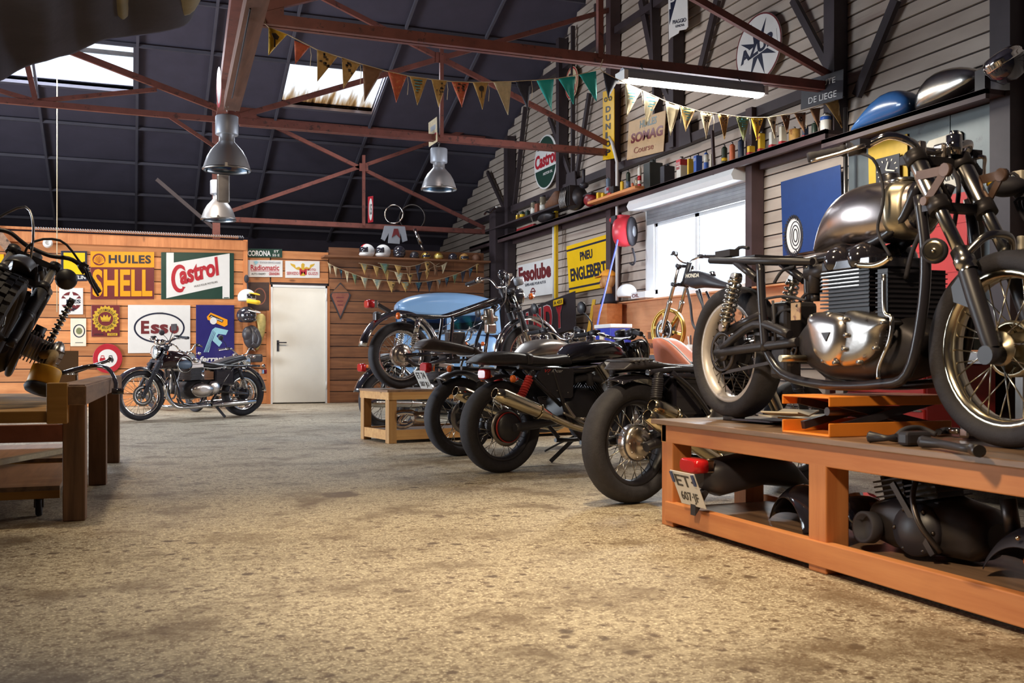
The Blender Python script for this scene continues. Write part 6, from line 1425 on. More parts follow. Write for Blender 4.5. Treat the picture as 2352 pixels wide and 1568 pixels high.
# small signs hanging from the trusses
s = Sign('small red and white strip sign on the middle post of the rear truss', *[onY(u, v, 17.8) for u, v in ((845, 452), (857, 450), (845, 512))], NB, 'sign_red', group='signs on the trusses'); s.disc(.5, .5, .34, 'sign_white', .42).text('15', .3, .3, .7, .7, 'sign_black', .02)
s = Sign('small pale sign turned sideways on the middle post of the second truss', onY(984, 282, 13.3), onY(1003, 268, 12.98), onY(985, 338, 13.3), NB, 'flag_pale', group='signs on the trusses'); s.rect(.1, .3, .9, .4, 'sign_red').rect(.2, .55, .8, .75, 'lamp_grey', 'print')
s = Sign('narrow red rimmed sign edge on beside the brown beam, above the nearest lamp', pd(497, 158, 11.3), pd(508, 150, 10.9), pd(497, 250, 11.3), NB, 'sign_red', group='signs on the trusses', shape=ov()); s.disc(.5, .5, .36, 'sign_white', .4)
# ================================================================ SMALL THINGS
# --- cans, bottles and boxes on the long shelf rail
GC = 'old oil cans and bottles on the gable shelf'; ZS = 3.027
def spot_on(u, v, X=6.46): p = onX(u, v, X); d = FX * p.x + FY * p.y; return p, d
def canbox(label, u, w, h, m, sx=.09, cap='steel', X=6.46, z=ZS, band=None, txt=None, name='oil_can', cat='can', handle=False, group=GC):
    p, d = spot_on(u, 400, X); W = w * d / F; H = h * d / F; y = p.y; a = W * .72
    t = thing(name, label, cat, (X, y, z), 0, group)
    b = M().bb(X - sx / 2, X + sx / 2, y - a / 2, y + a / 2, z, z + H * .88).build('body', m, t, bevel=.008)
    q = M().cyl((X, y, z + H * .87), (X, y, z + H), min(a, sx) * .22, n=14)
    if handle: q.tube([(X, y - a * .35, z + H * .87), (X, y - a * .35, z + H * 1.0), (X, y + a * .3, z + H * 1.0), (X, y + a * .3, z + H * .87)], .008, 6)
    q.build('cap', cap, t)
    if band: M().bb(X - sx / 2 - .002, X + sx / 2 + .002, y - a / 2 - .002, y + a / 2 + .002, z + H * band[0], z + H * band[1]).build('label_band', band[2], t)
    if txt:
        for k, (s_, c_) in enumerate(txt): M().text(s_, (X - sx / 2 - .003, y + a * .42, z + H * (.62 - .2 * k)), (0, -1, 0), (0, 0, 1), a * .84, H * .13, (-1, 0, 0), .001, .02).build('lettering', c_, t)
    return t
def cancyl(label, u, w, h, m, cap='steel', X=6.46, z=ZS, bands=(), name='oil_can', cat='can', neck=.35, group=GC):
    p, d = spot_on(u, 400, X); r = w * d / F / 2; H = h * d / F; y = p.y; t = thing(name, label, cat, (X, y, z), 0, group)
    M().lathe([(.001, 0), (r * .97, 0), (r, .008), (r, H * .8), (r * .96, H * .82), (r * neck * 1.3, H * .9), (.001, H * .9)], (X, y, z), (0, 0, 1), 24).build('body', m, t)
    M().cyl((X, y, z + H * .88), (X, y, z + H), r * neck, n=14).build('cap', cap, t)
    for a, b_, c_ in bands: M().lathe([(r, H * a), (r * 1.02, H * a), (r * 1.02, H * b_), (r, H * b_)], (X, y, z), (0, 0, 1), 24).build('label_band', c_, t)
    return t
canbox('big dark grey fuel canister leftmost on the long shelf', 1500, 42, 66, 'jerry', .2, 'jerry', handle=True)
canbox('black squat canister between the dark grey canister and the red and white can', 1533, 26, 46, 'black_plastic', .16, 'rubber', handle=True)
t = canbox('red and white oil tin with lettering above the window', 1566, 26, 52, 'tin_white', .1, band=(.6, .86, 'tin_red'), txt=[('HUILE', 'sign_white'), ('RENAULT', 'sign_red')]); 
canbox('slim yellow tin beside the red and white one', 1586, 9, 46, 'tin_yellow', .08); canbox('blue tin with pale lettering above the window', 1603, 17, 48, 'tin_blue', .09, txt=[('LR', 'sign_white')])
cancyl('blue and white bottle tin beside the blue tin', 1622, 11, 48, 'tin_blue', 'steel', bands=[(.42, .8, 'tin_white')]); canbox('cream narrow tin left of the shelf strut', 1636, 8, 40, 'cream', .06)
cancyl('dark green tin with a yellow label right of the shelf strut', 1664, 13, 48, 'tin_green', bands=[(.2, .35, 'tin_yellow')]); cancyl('orange round tin among the tins over the shutter box', 1682, 13, 48, 'tin_orange')
cancyl('navy round tin above the right half of the shutter box', 1702, 14, 52, 'tin_navy'); canbox('small yellow and red tin at the right end over the shutter box', 1725, 14, 28, 'tin_yellow', .08, band=(0, .35, 'tin_red'))
canbox('tall yellow and red tin in front of the brown post', 1749, 13, 52, 'tin_yellow', .07, band=(0, .2, 'tin_red'), txt=[('H', 'sign_red')]); canbox('tall white and red tin right of the brown post', 1775, 15, 46, 'tin_white', .07, band=(0, .24, 'tin_red'))
canbox('cream and red speckled tin, third right of the brown post', 1798, 14, 52, 'cream', .07, band=(0, .22, 'tin_red')); cancyl('wide rusty yellow round tin under the brown pennants', 1825, 26, 36, 'tin_rust', neck=.2)
canbox('small dark and red tin right of the rusty round tin', 1850, 10, 32, 'tin_navy', .06, band=(0, .25, 'tin_red')); cancyl('short dark green tin near the right end of the shelf', 1871, 14, 34, 'tin_green'); cancyl('white tin with a blue band at the right end of the shelf', 1897, 25, 44, 'tin_white', neck=.5, bands=[(.62, .8, 'tin_blue')])
tag(M().bar(onX(1641, 405, 6.38), onX(1636, 300, 6.38), .03, .03).build('shelf_strut', 'wall_steel'), 'brown steel strut standing between the tins on the shelf', 'strut')
# wooden plank with boxes and bottles
p0, p1 = onX(1369, 478, 6.36), onX(1480, 440, 6.36)
tag(M().bb(6.22, 6.4, p1.y, p0.y, 3.03, 3.065).build('plank_shelf', 'bench_y'), 'short pale plank laid on the shelf rail, carrying small boxes and bottles', 'shelf')
kw = dict(X=6.36, z=3.066)
def tin(label, u, w, h, m, dz=0, sx=.09, name='box', cat='box'):
    p, d = spot_on(u, 450, 6.36); W, H = w * d / F, h * d / F
    o = M().bb(6.36 - sx / 2, 6.36 + sx / 2, p.y - W / 2, p.y + W / 2, 3.067 + dz, 3.067 + dz + H).build(name, m, None, bevel=.004); return tag(o, label, cat, 'small boxes on the plank')
tin('yellow carton at the left end of the plank shelf', 1378, 10, 19, 'tin_yellow'); tin('lower yellow carton beside the first on the plank shelf', 1389, 10, 14, 'tin_yellow'); tin('flat dark red box under the grey tin on the plank', 1404, 16, 9, 'tin_red')
gt = tin('grey tin with red script standing on the flat red box', 1399, 18, 15, 'lamp_grey', .062, name='script_tin', cat='tin'); p, d = spot_on(1391, 450, 6.31)
M().text('Nixi', (6.313, p.y - .01, 3.16), (0, -1, .0), (0, 0, 1), .09, .05, NR, .001, .02, .3).build('lettering', 'sign_red', gt)
tin('small dark tin beside the script tin', 1413, 10, 22, 'engine_dark', name='dark_tin', cat='tin')
cancyl('blue grey bottle on top of the script tin', 1397, 10, 22, 'blue_grey', X=6.36, z=3.067 + .062 + .1, name='bottle', cat='bottle'); cancyl('small bottle with a long spout and yellow label on the plank', 1429, 9, 32, 'tin_yellow', X=6.36, z=3.066, name='bottle', cat='bottle', neck=.2)
cancyl('green glass bottle with a blue label on the plank', 1443, 10, 50, 'tin_green', X=6.36, z=3.066, name='bottle', cat='bottle', bands=[(.15, .45, 'blue_grey')]); cancyl('small orange bottle on the plank', 1453, 6, 18, 'tin_orange', X=6.36, z=3.066, name='bottle', cat='bottle')
cancyl('small screw jar on the plank', 1463, 11, 26, 'jar_glass', X=6.36, z=3.066, name='jar', cat='jar', neck=.7); cancyl('tall white and red bottle at the right end of the plank', 1469, 9, 54, 'tin_white', X=6.36, z=3.066, name='bottle', cat='bottle', bands=[(.3, .5, 'tin_red'), (0, .15, 'tin_red')])
# second rail deeper in with jars and leather
struct('beam', M().bb(6.3, 6.62, 13.2, 18.2, 3.19, 3.22), 'dark_wall_steel')
for k, (u, h, m, lb) in enumerate(((1190, 18, 'gold_flake', 'small gold tin at the far end of the upper shelf'), (1200, 22, 'tin_green', 'green tin with a yellow stripe at the far end of the upper shelf'), (1212, 20, 'tin_green', 'dark green tin third from the far end of the upper shelf'))): cancyl(lb, u, 12, h, m, X=6.45, z=3.221, bands=[(.3, .6, 'tin_yellow')] if k == 1 else ())
cancyl('glass jar with a black lid and white label, left of the pair', 1226, 14, 34, 'jar_glass', 'rubber', 6.45, 3.221, name='jar', cat='jar', neck=.8, bands=[(.15, .5, 'tin_white')]); tin2 = M().bb(6.4, 6.5, *(lambda p: (p.y - .06, p.y + .06))(onX(1237, 470, 6.45)), 3.221, 3.4); tag(tin2.build('wood_block', 'rusty_plaque'), 'brown block between the two glass jars', 'block')
cancyl('glass jar with a black lid and white label, right of the pair', 1247, 15, 40, 'jar_glass', 'rubber', 6.45, 3.221, name='jar', cat='jar', neck=.8, bands=[(.15, .45, 'tin_white')])
p = onX(1278, 452, 6.45); q = M(); hull(q, [(-.38, 0, .1, .05), (-.3, 0, .2, .1), (0, 0, .3, .13), (.25, .0, .42, .14), (.36, .05, .4, .1), (.4, .15, .3, .04)], 20, .8)
o = q.build('saddle', 'bark', None); o.location = (6.4, p.y, 3.221); o.rotation_euler = (0, 0, R(-90)); o.scale = (.66, .7, .6); tag(o, 'worn brown leather saddle on the upper shelf right of the jars', 'saddle')
p = onX(1322, 490, 6.3); t = thing('engine', 'dark finned engine case with a lever on the shelf above the yellow sign', 'engine', (6.3, p.y, ZS)); y = p.y
q = M().ell((6.3, y, ZS + .19), (.16, .26, .19), 20, 12, z0=-.98); 
for k in range(6): q.box((6.24, y - .15 + .06 * k, ZS + .2), (.22, .015, .3))
q.build('case', 'engine_dark', t); M().cyl((6.3, y - .28, ZS + .3), (6.28, y - .34, ZS + .56), .022, n=10).ell((6.3, y - .3, ZS + .33), (.07, .08, .05), 12, 8).build('lever', 'satin_black', t)
q = M()
for k in range(5): q.tube([(6.12, y + .14 - .05 * k, ZS + .3), (6.1, y + .16 - .05 * k, ZS + .16), (6.13, y + .18 - .05 * k, ZS + .04)], .01, 6, 3)
q.build('cooling_rib', 'steel', t)
p = onX(1357, 480, 6.36); tag(M().ell((6.36, p.y, ZS + .1), (.1, .14, .1), 18, 10, z0=-.99).build('red_lamp', 'dark_red'), 'round dark red lamp body left of the plank shelf', 'lamp part')
p = onX(1255, 520, 6.4); t = thing('gearbox', 'black gearbox with a crank lever on the lower shelf left of the conduit', 'gearbox', (6.4, p.y, ZS)); q = M(); q.ell((6.4, p.y, ZS + .08), (.1, .3, .08), 18, 10, z0=-.98); q.build('case', 'engine_dark', t); M().cyl((6.26, p.y + .3, ZS + .1), (6.24, p.y + .3, ZS + .1), .04, n=14).bar((6.24, p.y + .3, ZS + .12), (6.24, p.y + .2, ZS + .02), .02).build('crank', 'dull_chrome', t)
p = onX(1187, 550, 6.3); tag(M().bb(6.4, 6.48, p.y - .5, p.y + .3, ZS, ZS + .06).build('red_bar', 'dark_red', bevel=.02), 'red painted bar lying at the far end of the lower shelf', 'bar')
# --- tanks and lamp on the right shelf
def tankshape(label, u0, u1, X, m, H, W, prof, name='fuel_tank', z=2.911):
    a, b = onX(u0, 300, X), onX(u1, 300, X); L = a.y - b.y; q = M(); hull(q, [(-L * t, z0 * H, z1 * H, W * w) for t, z0, z1, w in prof], 24, .75)
    o = q.build(name, m, None, sub=1); o.location = (X, a.y, z); o.rotation_euler = (0, 0, R(90)); return tag(o, label, 'fuel tank', 'tanks on the right shelf')
tankshape('blue angular fuel tank on the shelf over the grey cladding', 1962, 2104, 6.4, 'blue_paint', .27, .14, [(0, 0, .06, .4), (.1, 0, .22, .7), (.45, 0, .92, .95), (.7, .02, 1, 1), (.88, .05, .85, .95), (.97, .15, .6, .8), (1, .3, .5, .5)])
tankshape('silver bare metal fuel tank right of the blue one', 2112, 2252, 6.42, 'dull_chrome', .3, .13, [(0, .0, .3, .4), (.06, 0, .62, .75), (.25, .0, .95, 1), (.5, .04, 1, 1), (.75, .18, .92, .9), (.93, .3, .75, .7), (1, .45, .62, .3)])
p = onX(2305, 165, 6.32); t = thing('headlamp', 'black and chrome headlamp shell at the right end of the shelf', 'headlamp', (6.32, p.y, 2.911)); c = V((6.34, p.y, 3.06)); ax = V((-.45, .25, .85))
M().lathe([(.001, -.15), (.09, -.13), (.145, -.05), (.15, 0)], c, ax, 26).build('shell', 'gloss_black', t)
M().lathe([(.15, 0), (.156, .01), (.15, .03), (.156, .04), (.15, .06), (.13, .09), (.11, .1), (.001, .11)], c, ax, 26).build('rim', 'chrome', t)
tag(M().bb(6.3, 6.36, *(lambda p: (p.y - .05, p.y + .05))(onX(2257, 190, 6.33)), 2.911, 3.07).build('bracket', 'satin_black'), 'small black bracket between the silver tank and the headlamp shell', 'bracket')
# --- hose reel
p = onX(1443, 532, 6.42); y, z = p.y, p.z; t = thing('hose_reel', 'red hose reel with a black drum side on the brown pillar left of the window', 'hose reel', (6.45, y, z))
ra = V((.7, -.71, 0)); rc_ = V((6.38, y + .02, z)); q = M().lathe([(.001, -.15), (.11, -.15), (.17, -.13), (.2, -.08), (.21, .0), (.2, .06), (.19, .09), (.001, .09)], rc_, ra, 30); q.box(rc_ + V((-.02, .06, .17)), (.16, .2, .12)); q.box(rc_ + V((.14, .06, 0)), (.1, .1, .2))
q.build('casing', 'reel_red', t, bevel=.01)
M().lathe([(.001, .09), (.2, .09), (.205, .1), (.19, .125), (.1, .135), (.001, .135)], rc_, ra, 30).build('drum_side', 'rubber', t)
M().lathe([(.001, .146), (.065, .146), (.08, .13)], rc_, ra, 24).build('hub_cap', 'lamp_grey', t)
M().bb(6.25, 6.3, y + .06, y + .2, z + .12, z + .23).build('hose_guide', 'rubber', t, bevel=.01); M().cyl((6.3, y + .18, z + .19), (6.3, y + .28, z + .19), .035, n=12).build('latch', 'reel_red', t)
h = M().tube([onX(1425, 512, 6.28), onX(1417, 560, 6.22), onX(1402, 620, 6.1), onX(1385, 690, 5.95), onX(1376, 725, 5.85), onX(1370, 760, 5.8)], .013, 8, 4)
h.build('hose', 'hose_blue', t); M().tube([(6.42, y - .12, z - .24), (6.42, y - .2, z - .4), (6.45, y - .08, z - .46), (6.5, y + .1, z - .42)], .015, 8, 4).build('inlet_hose', 'rubber', t)
# --- ledge under the hose reel
p = onX(1394, 700, 6.36); y = p.y; z = 1.587; bx = M().bb(6.26, 6.5, y - .2, y + .25, 1.2, z - .03); tag(bx.build('shelf_box', 'bench_y'), 'wooden box shelf left of the pine panel under the mannequin head', 'shelf')
t = thing('mannequin_head', 'mannequin head in an orange cap and dark scarf at the end of the pine panel', 'mannequin', (6.38, y, z - .03)); f = V((-.6, .55, 0)).normalized(); sd = V((f.y, -f.x, 0)); hc = V((6.38, y, z + .32)); rot = Matrix((f, sd, V((0, 0, 1)))).transposed()
q = M(); q.ell(hc, (.105, .082, .13), 20, 14, rot).ell(hc + f * .085 + V((0, 0, -.07)), (.04, .05, .05), 12, 8, rot).prism([hc + f * .1 + V((0, 0, .03)), hc + f * .14 + V((0, 0, -.025)), hc + f * .095 + V((0, 0, -.03))], sd * .025 + V((0, 0, 0))).cyl(hc + V((0, 0, -.24)), hc, .058, .052, 16)
q.ell(hc + f * .1 + V((0, 0, -.06)) , (.012, .03, .008), 10, 6, rot)
for s in (-1, 1): q.ell(hc + sd * (s * .082), (.02, .012, .032), 10, 6, rot).ell(hc + f * .088 + sd * (s * .034) + V((0, 0, .02)), (.014, .02, .012), 8, 6, rot)
q.build('head', 'skin_wax', t)
cpm = M().ell(hc + V((0, 0, .05)), (.118, .098, .1), 20, 8, rot, 0, 1); cpm.prism([hc + V((0, 0, .052)) + f * (.1 + .1 * cos(a)) + sd * (.09 * sin(a)) - V((0, 0, .025 * cos(a))) for a in [R(-100 + 20 * k) for k in range(11)]], (0, 0, .008)); cpm.build('cap', 'cap_orange', t)
M().lathe([(.06, .12), (.085, .08), (.11, .02), (.12, -.02), (.001, -.02)], (6.38, y, z), (0, 0, 1), 20).build('scarf', 'flag_navy', t)
def helmet(label, c, r, m, f=(-1, 0), visor='gloss_black', full=True, peak=None, chin=None, stripe=None, group='helmets', open_=False):
    f = V((f[0], f[1], 0)).normalized(); sd = V((-f.y, f.x, 0)); c = V(c); t = thing('helmet', label, 'helmet', c - V((0, 0, r * .8)), 0, group); rot = Matrix((f, sd, V((0, 0, 1)))).transposed()
    def patch(a0, a1, e0, e1, k, n=12, mm=6):
        q = M(); vs = []
        for i in range(n + 1):
            for j in range(mm + 1):
                a, e = R(a0 + (a1 - a0) * i / n), R(e0 + (e1 - e0) * j / mm); vs.append(c + rot @ V((r * 1.12 * cos(a) * cos(e), r * .95 * sin(a) * cos(e), r * sin(e))) * k)
        q.add(vs, [(i * (mm + 1) + j, (i + 1) * (mm + 1) + j, (i + 1) * (mm + 1) + j + 1, i * (mm + 1) + j + 1) for i in range(n) for j in range(mm)], True); return q
    s = M().ell(c, (r * 1.12, r * .95, r), 24, 14, rot, -.82 if full else -.45)
    if full: s.ell(c + f * r * .35 + V((0, 0, -r * .48)), (r * .85, r * .82, r * .34), 20, 8, rot)
    s = s.build('shell', m, t)
    if visor: patch(-62, 62, -12 if full else -8, 30 if full else 22, 1.015).build('visor', visor, t, solid=.006)
    if stripe: patch(-14, 14, 34, 150, 1.012, 4, 14).build('stripe', stripe, t, solid=.004)
    if peak: M().prism([c + rot @ V((r * (.75 + .95 * cos(a)), r * .8 * sin(a), r * (.5 - .28 * cos(a)))) for a in [R(-90 + 18 * k) for k in range(11)]], (0, 0, .012)).build('peak', peak, t)
    if chin: M().tube([c + rot @ V((r * .5, -r * .75, -r * .45)), c + rot @ V((r * 1.35, -r * .35, -r * .6)), c + rot @ V((r * 1.45, 0, -r * .65)), c + rot @ V((r * 1.35, r * .35, -r * .6)), c + rot @ V((r * .5, r * .75, -r * .45))], r * .27, 10, 4).build('chin_guard', chin, t)
    return t
p = onX(1440, 690, 6.4); helmet('white cap shaped helmet with a red badge on the ledge beside the pillar', (6.4, p.y, 1.587 + .1), .125, 'white_paint', (-.8, .4), None, False, group='helmets')
M().ell((6.285, p.y + .02, 1.7), (.012, .05, .035), 14, 8).build('badge', 'sign_red', bpy.data.objects[[o.name for o in bpy.data.objects if o.name.startswith('helmet')][-1]])
p = onX(1476, 690, 6.4); t = thing('carton', 'small white lettered carton on the ledge left of the window frame', 'box', (6.4, p.y, 1.587)); M().bb(6.33, 6.48, p.y - .2, p.y + .2, 1.587, 1.67).build('box', 'white_paint', t, bevel=.004); M().text('OIL', (6.328, p.y + .17, 1.6), (0, -1, 0), (0, 0, 1), .2, .05, NR, .001, .02).build('lettering', 'sign_maroon', t)
# --- helmets on the plank wall shelf
Ysh = 17.36; sA, sB = onY(742, 590, Ysh), onY(1108, 590, Ysh); zsh = 2.575
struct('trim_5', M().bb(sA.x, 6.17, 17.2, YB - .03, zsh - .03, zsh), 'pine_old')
HS = [(843, 18, 'white_paint', 'white full face helmet with a black visor, leftmost on the shelf', dict(f=(-.9, -.45), stripe='tin_red')), (880, 18, 'white_paint', 'second white full face helmet on the plank wall shelf', dict(f=(-.9, -.45))), (917, 17, 'gloss_black', 'black full face helmet third on the plank wall shelf', dict(f=(-.3, -1))), (952, 13, 'engine_dark', 'dark helmet with a pointed top, fourth on the shelf', dict(f=(-.3, -1), full=False)),
      (978, 12.5, 'gold_flake', 'gold flake open helmet with a black stripe on the shelf', dict(f=(0, -1), full=False, stripe='gloss_black')), (1007, 12.5, 'gold_flake', 'plain gold flake open helmet on the shelf', dict(f=(0, -1), full=False, visor='gold_cloth')), (1040, 12.5, 'gloss_black', 'glossy black open helmet right of the gold ones', dict(f=(0, -1), full=False)), (1066, 12.5, 'tin_rust', 'bronze helmet second from the right on the shelf', dict(f=(0, -1), full=False)), (1094, 12, 'bark', 'brown leather helmet at the right end of the shelf', dict(f=(0, -1), full=False, visor=None))]
for u, r, m, lb, k in HS:
    p = onY(u, 575, Ysh); rr = .93 * r * (FX * p.x + FY * p.y) / F; full = k.get('full', True); helmet(lb, (p.x, Ysh, zsh + rr * (.82 if full else .45)), rr, m, **k)
# --- hanging by the door
def hang(u, v, Y=17.22): return onY(u, v, Y)
helmet('white helmet with a yellow peak and chin guard hanging beside the door', hang(567, 683), .14, 'white_paint', (.75, -.6), 'gloss_black', False, 'tin_yellow', 'tin_yellow'); helmet('black helmet with a white peak hanging under the yellow peaked one', hang(566, 724), .15, 'gloss_black', (.75, -.6), 'gloss_black', True, 'white_paint')
p = hang(578, 774); t = thing('hanging_jacket', 'black leather jacket bundled on a hook left of the door', 'jacket', p); q = M(); q.ell(p, (.14, .09, .2), 18, 12).ell(p + V((-.06, -.02, .05)), (.1, .08, .13), 14, 10).ell(p + V((.06, -.04, -.02)), (.09, .07, .17), 14, 10); q.build('body', 'leather', t); M().tube([p + V((.05, -.1, .12)), p + V((.12, -.11, -.02)), p + V((.08, -.1, -.14)), p + V((.0, -.1, -.1))], .035, 10, 4).build('sleeve', 'leather', t)
q = M(); pts = [(600, 716), (612, 722), (612, 750), (605, 780), (596, 800), (588, 812), (586, 790), (594, 765), (590, 740), (585, 722)]; P = [onY(u, v, 17.52) for u, v in pts]; cc = sum(P, V()) / len(P)
q.loft([[p + V((0, .02, 0)) for p in P], P, [cc + (p - cc) * .75 + V((0, -.04, 0)) for p in P], [cc + (p - cc) * .3 + V((0, -.05, 0)) for p in P]]); tag(q.build('gold_cloth', 'gold_cloth', sub=1), 'crumpled gold cloth hanging behind the black jacket by the door', 'cloth')
p = onY(566, 640, 17.42); tag(M().ell(p, (.04, .04, .07), 10, 8).tube([p, p + V((.02, 0, -.15)), p + V((-.01, 0, -.28))], .012, 6, 3).build('goggles', 'rubber'), 'black goggles hanging from the corner board above the helmets', 'goggles')
p = onY(585, 805, 17.3); tag(M().bb(p.x - .13, p.x + .13, p.y - .04, p.y + .06, .72, .86).build('hanging_bag', 'leather', bevel=.03), 'black bag hanging below the black jacket by the door', 'bag')
# conduit tray, camera on the plank wall
a, b_ = onY(75, 548, 17.3), onY(560, 557, 17.3); tag(M().helix(V((a.x, 17.3, 2.83)), V((b_.x, 17.3, 2.83)), .02, 90, .006, 5, 8).build('conduit_rail', 'galv'), 'long grey spiral conduit along the top of the plank wall', 'conduit')
p = onY(109, 558, 17.3); tag(M().lathe([(.001, 0), (.07, 0), (.075, .02), (.06, .09), (.04, .1), (.03, .07), (.001, .07)], p + V((0, .06, 0)), (.1, -1, 0), 24).build('security_camera', 'white_paint'), 'white round device at the top left of the plank wall', 'camera')  # the round device is taken for a security camera
p = onY(131, 560, 16.9); tag(M().cyl((p.x, 16.9, 1.5), (p.x, 16.9, 5.2), .008, n=6).build('pull_cord', 'cord'), 'thin pale cord hanging down from the roof at the left', 'cord')
# hanging things near the rear truss
t = thing('hanging_jersey', 'white and dark red racing jersey hanging under the rear truss', 'jersey', onY(905, 515, 17.8)); q = M(); P = [(884, 518), (930, 520), (936, 552), (925, 556), (920, 535), (918, 560), (892, 558), (893, 535), (884, 553), (876, 548)]; q.prism([onY(u, v, 17.8) for u, v in P], (0, .04, 0)); q.build('cloth', 'lamp_grey', t); M().prism([onY(u, v, 17.79) for u, v in ((900, 545), (905, 525), (914, 525), (920, 548), (910, 538))], (0, .01, 0)).build('chest_print', 'sign_maroon', t)
t = M(); a, b_ = onY(952, 526, 17.8), onY(966, 560, 17.75); t.cyl(a, b_, .035, n=12).cyl(b_, b_ + (b_ - a) * .4, .02, n=10); tag(t.build('hanging_fork_tube', 'chrome'), 'chrome fork tube leaning above the helmet shelf', 'motorcycle part')
for u, v, r, lb in ((905, 492, .17, 'bare chrome wheel rim hanging above the rear truss beam'), (947, 500, .24, 'dark wheel rim hanging right of the chrome rim above the helmets')): tag(M().torus(onY(u, v, 18.0), (.5, 1, 0), r, .03, .015, 32, 8).build('hanging_wheel_rim', 'chrome' if r < .2 else 'dark_steel'), lb, 'wheel rim')
t = M().tube([onX(1113, 492, 6.2), onX(1119, 486, 6.2), onX(1127, 488, 6.2), onX(1133, 482, 6.2), onX(1141, 475, 6.2)], .02, 8, 4); tag(t.build('handlebar', 'chrome'), 'bent chrome handlebar hanging in the far dark corner', 'handlebar')
# --- long bench along the gable wall
t = thing('wall_bench', 'long steel legged bench along the gable wall under the window', 'workbench', (6.0, 9, 0)); M().bb(5.5, 6.46, 4.9, 13.8, .8, .835).build('bench_top', 'bench_y', t); M().bb(5.48, 5.52, 4.9, 13.8, .74, .82).build('steel_edge', 'steel', t)
for y in (4.95, 6.9, 9.0, 11.0, 12.8):
    for x in (5.52, 6.38): M().bb(x, x + .06, y, y + .06, 0, .8).build('leg', 'steel', t)
def drawers(label, name, x0, x1, y0, y1, z0, z1, n, m='dark_red'):
    t = thing(name, label, 'tool chest', ((x0 + x1) / 2, (y0 + y1) / 2, z0), 0, 'red tool cabinets'); M().bb(x0 + .02, x1, y0, y1, z0, z1).build('body', m, t, bevel=.008); h = (z1 - z0 - .04) / n
    for k in range(n):
        z = z0 + .02 + h * k; d = M().bb(x0, x0 + .02, y0 + .02, y1 - .02, z + .006, z + h - .006).build('drawer', 'tool_red', t, bevel=.003); M().bb(x0 - .02, x0, y0 + .03, y1 - .03, z + h - .024, z + h - .01).build('pull', 'dull_chrome', d)
drawers('red tool cabinet with many drawers standing under the wall bench', 'tool_cabinet', 5.6, 6.3, 5.9, 6.8, .06, .73, 6); drawers('red drawer chest on top of the wall bench', 'tool_chest', 5.95, 6.4, 6.45, 7.3, .836, 1.36, 6)
o = M().bb(6.415, 6.455, 6.3, 7.35, .836, 2.15)
for k in range(6): o.bb(6.409, 6.415, 6.31, 7.34, .9 + .2 * k, .903 + .2 * k)
tag(o.build('tool_board', 'tool_red'), 'tall bright red tool board standing behind the fork of the bare metal motorcycle', 'tool board')
p = onX(2122, 680, 6.0); t = thing('warning_lamp', 'red and chrome warning lamp behind the tank of the bare metal motorcycle', 'lamp', (6.3, 7.6, .836)); M().lathe([(.001, 0), (.07, 0), (.06, .03), (.03, .05), (.03, .9), (.001, .9)], (6.3, 7.6, .836), (0, 0, 1), 16).build('post', 'dull_chrome', t); M().lathe([(.06, 0), (.05, .1), (.02, .13), (.001, .13)], (6.3, 7.6, 1.736), (0, 0, 1), 16).build('lens', 'red_lens', t)
# bench clutter
def box_on(name, label, u, v, X, w, h, m, cat='box', zb=.836, dx=.3, lid=None):
    p = onX(u, v, X); t = thing(name, label, cat, (X, p.y, zb)); M().bb(X, X + dx, p.y - w / 2, p.y + w / 2, zb, zb + h).build('body', m, t, bevel=.01)
    if lid: M().bb(X - .01, X + dx + .01, p.y - w / 2 - .01, p.y + w / 2 + .01, zb + h, zb + h + .05).build('lid', lid, t, bevel=.008)
    return t, p
t, p = box_on('crate', 'blue plastic crate with a white lid on the wall bench behind the row', 1384, 760, 5.75, .46, .34, 'box_blue', 'crate', lid='white_paint'); M().bb(5.735, 5.75, p.y - .06, p.y + .06, .95, 1.12).build('paper_label', 'paper', t)
t, p = box_on('wooden_crate', 'small printed wooden crate on the wall bench by the gold wheel', 1500, 785, 5.85, .34, .28, 'bench_y', 'crate')
for k in range(6): M().bb(5.842, 5.85, p.y - .12, p.y + .12, 1.02 + .014 * k, 1.026 + .014 * k).build('printed_line', 'sign_black', t)
M().text('NO', (5.843, p.y + .1, .9), (0, -1, 0), (0, 0, 1), .16, .07, NR, .001).build('lettering', 'sign_black', t)
p = onX(1588, 800, 5.9); t = thing('pen_pot', 'white pot of red and black pens on the wall bench', 'pot', (5.9, p.y, .836)); M().lathe([(.001, 0), (.05, 0), (.055, .1), (.05, .1), (.045, .01), (.001, .01)], (5.9, p.y, .836), (0, 0, 1), 18).build('pot', 'white_paint', t)
for k, m in enumerate(('tool_red', 'white_paint', 'rubber', 'tool_red')): M().cyl((5.9 + .02 * cos(k * 2), p.y + .02 * sin(k * 2), .85), (5.9 + .045 * cos(k * 2), p.y + .045 * sin(k * 2), 1.02 + .01 * k), .007, n=6).build('pen', m, t)
p, q_ = onX(1357, 748, 6.2), onX(1365, 688, 6.35); tag(M().bar((6.1, p.y, .836), q_, .05, .02).build('yellow_ruler', 'tin_yellow'), 'yellow measuring stick leaning at the right end of the red letter board', 'ruler')
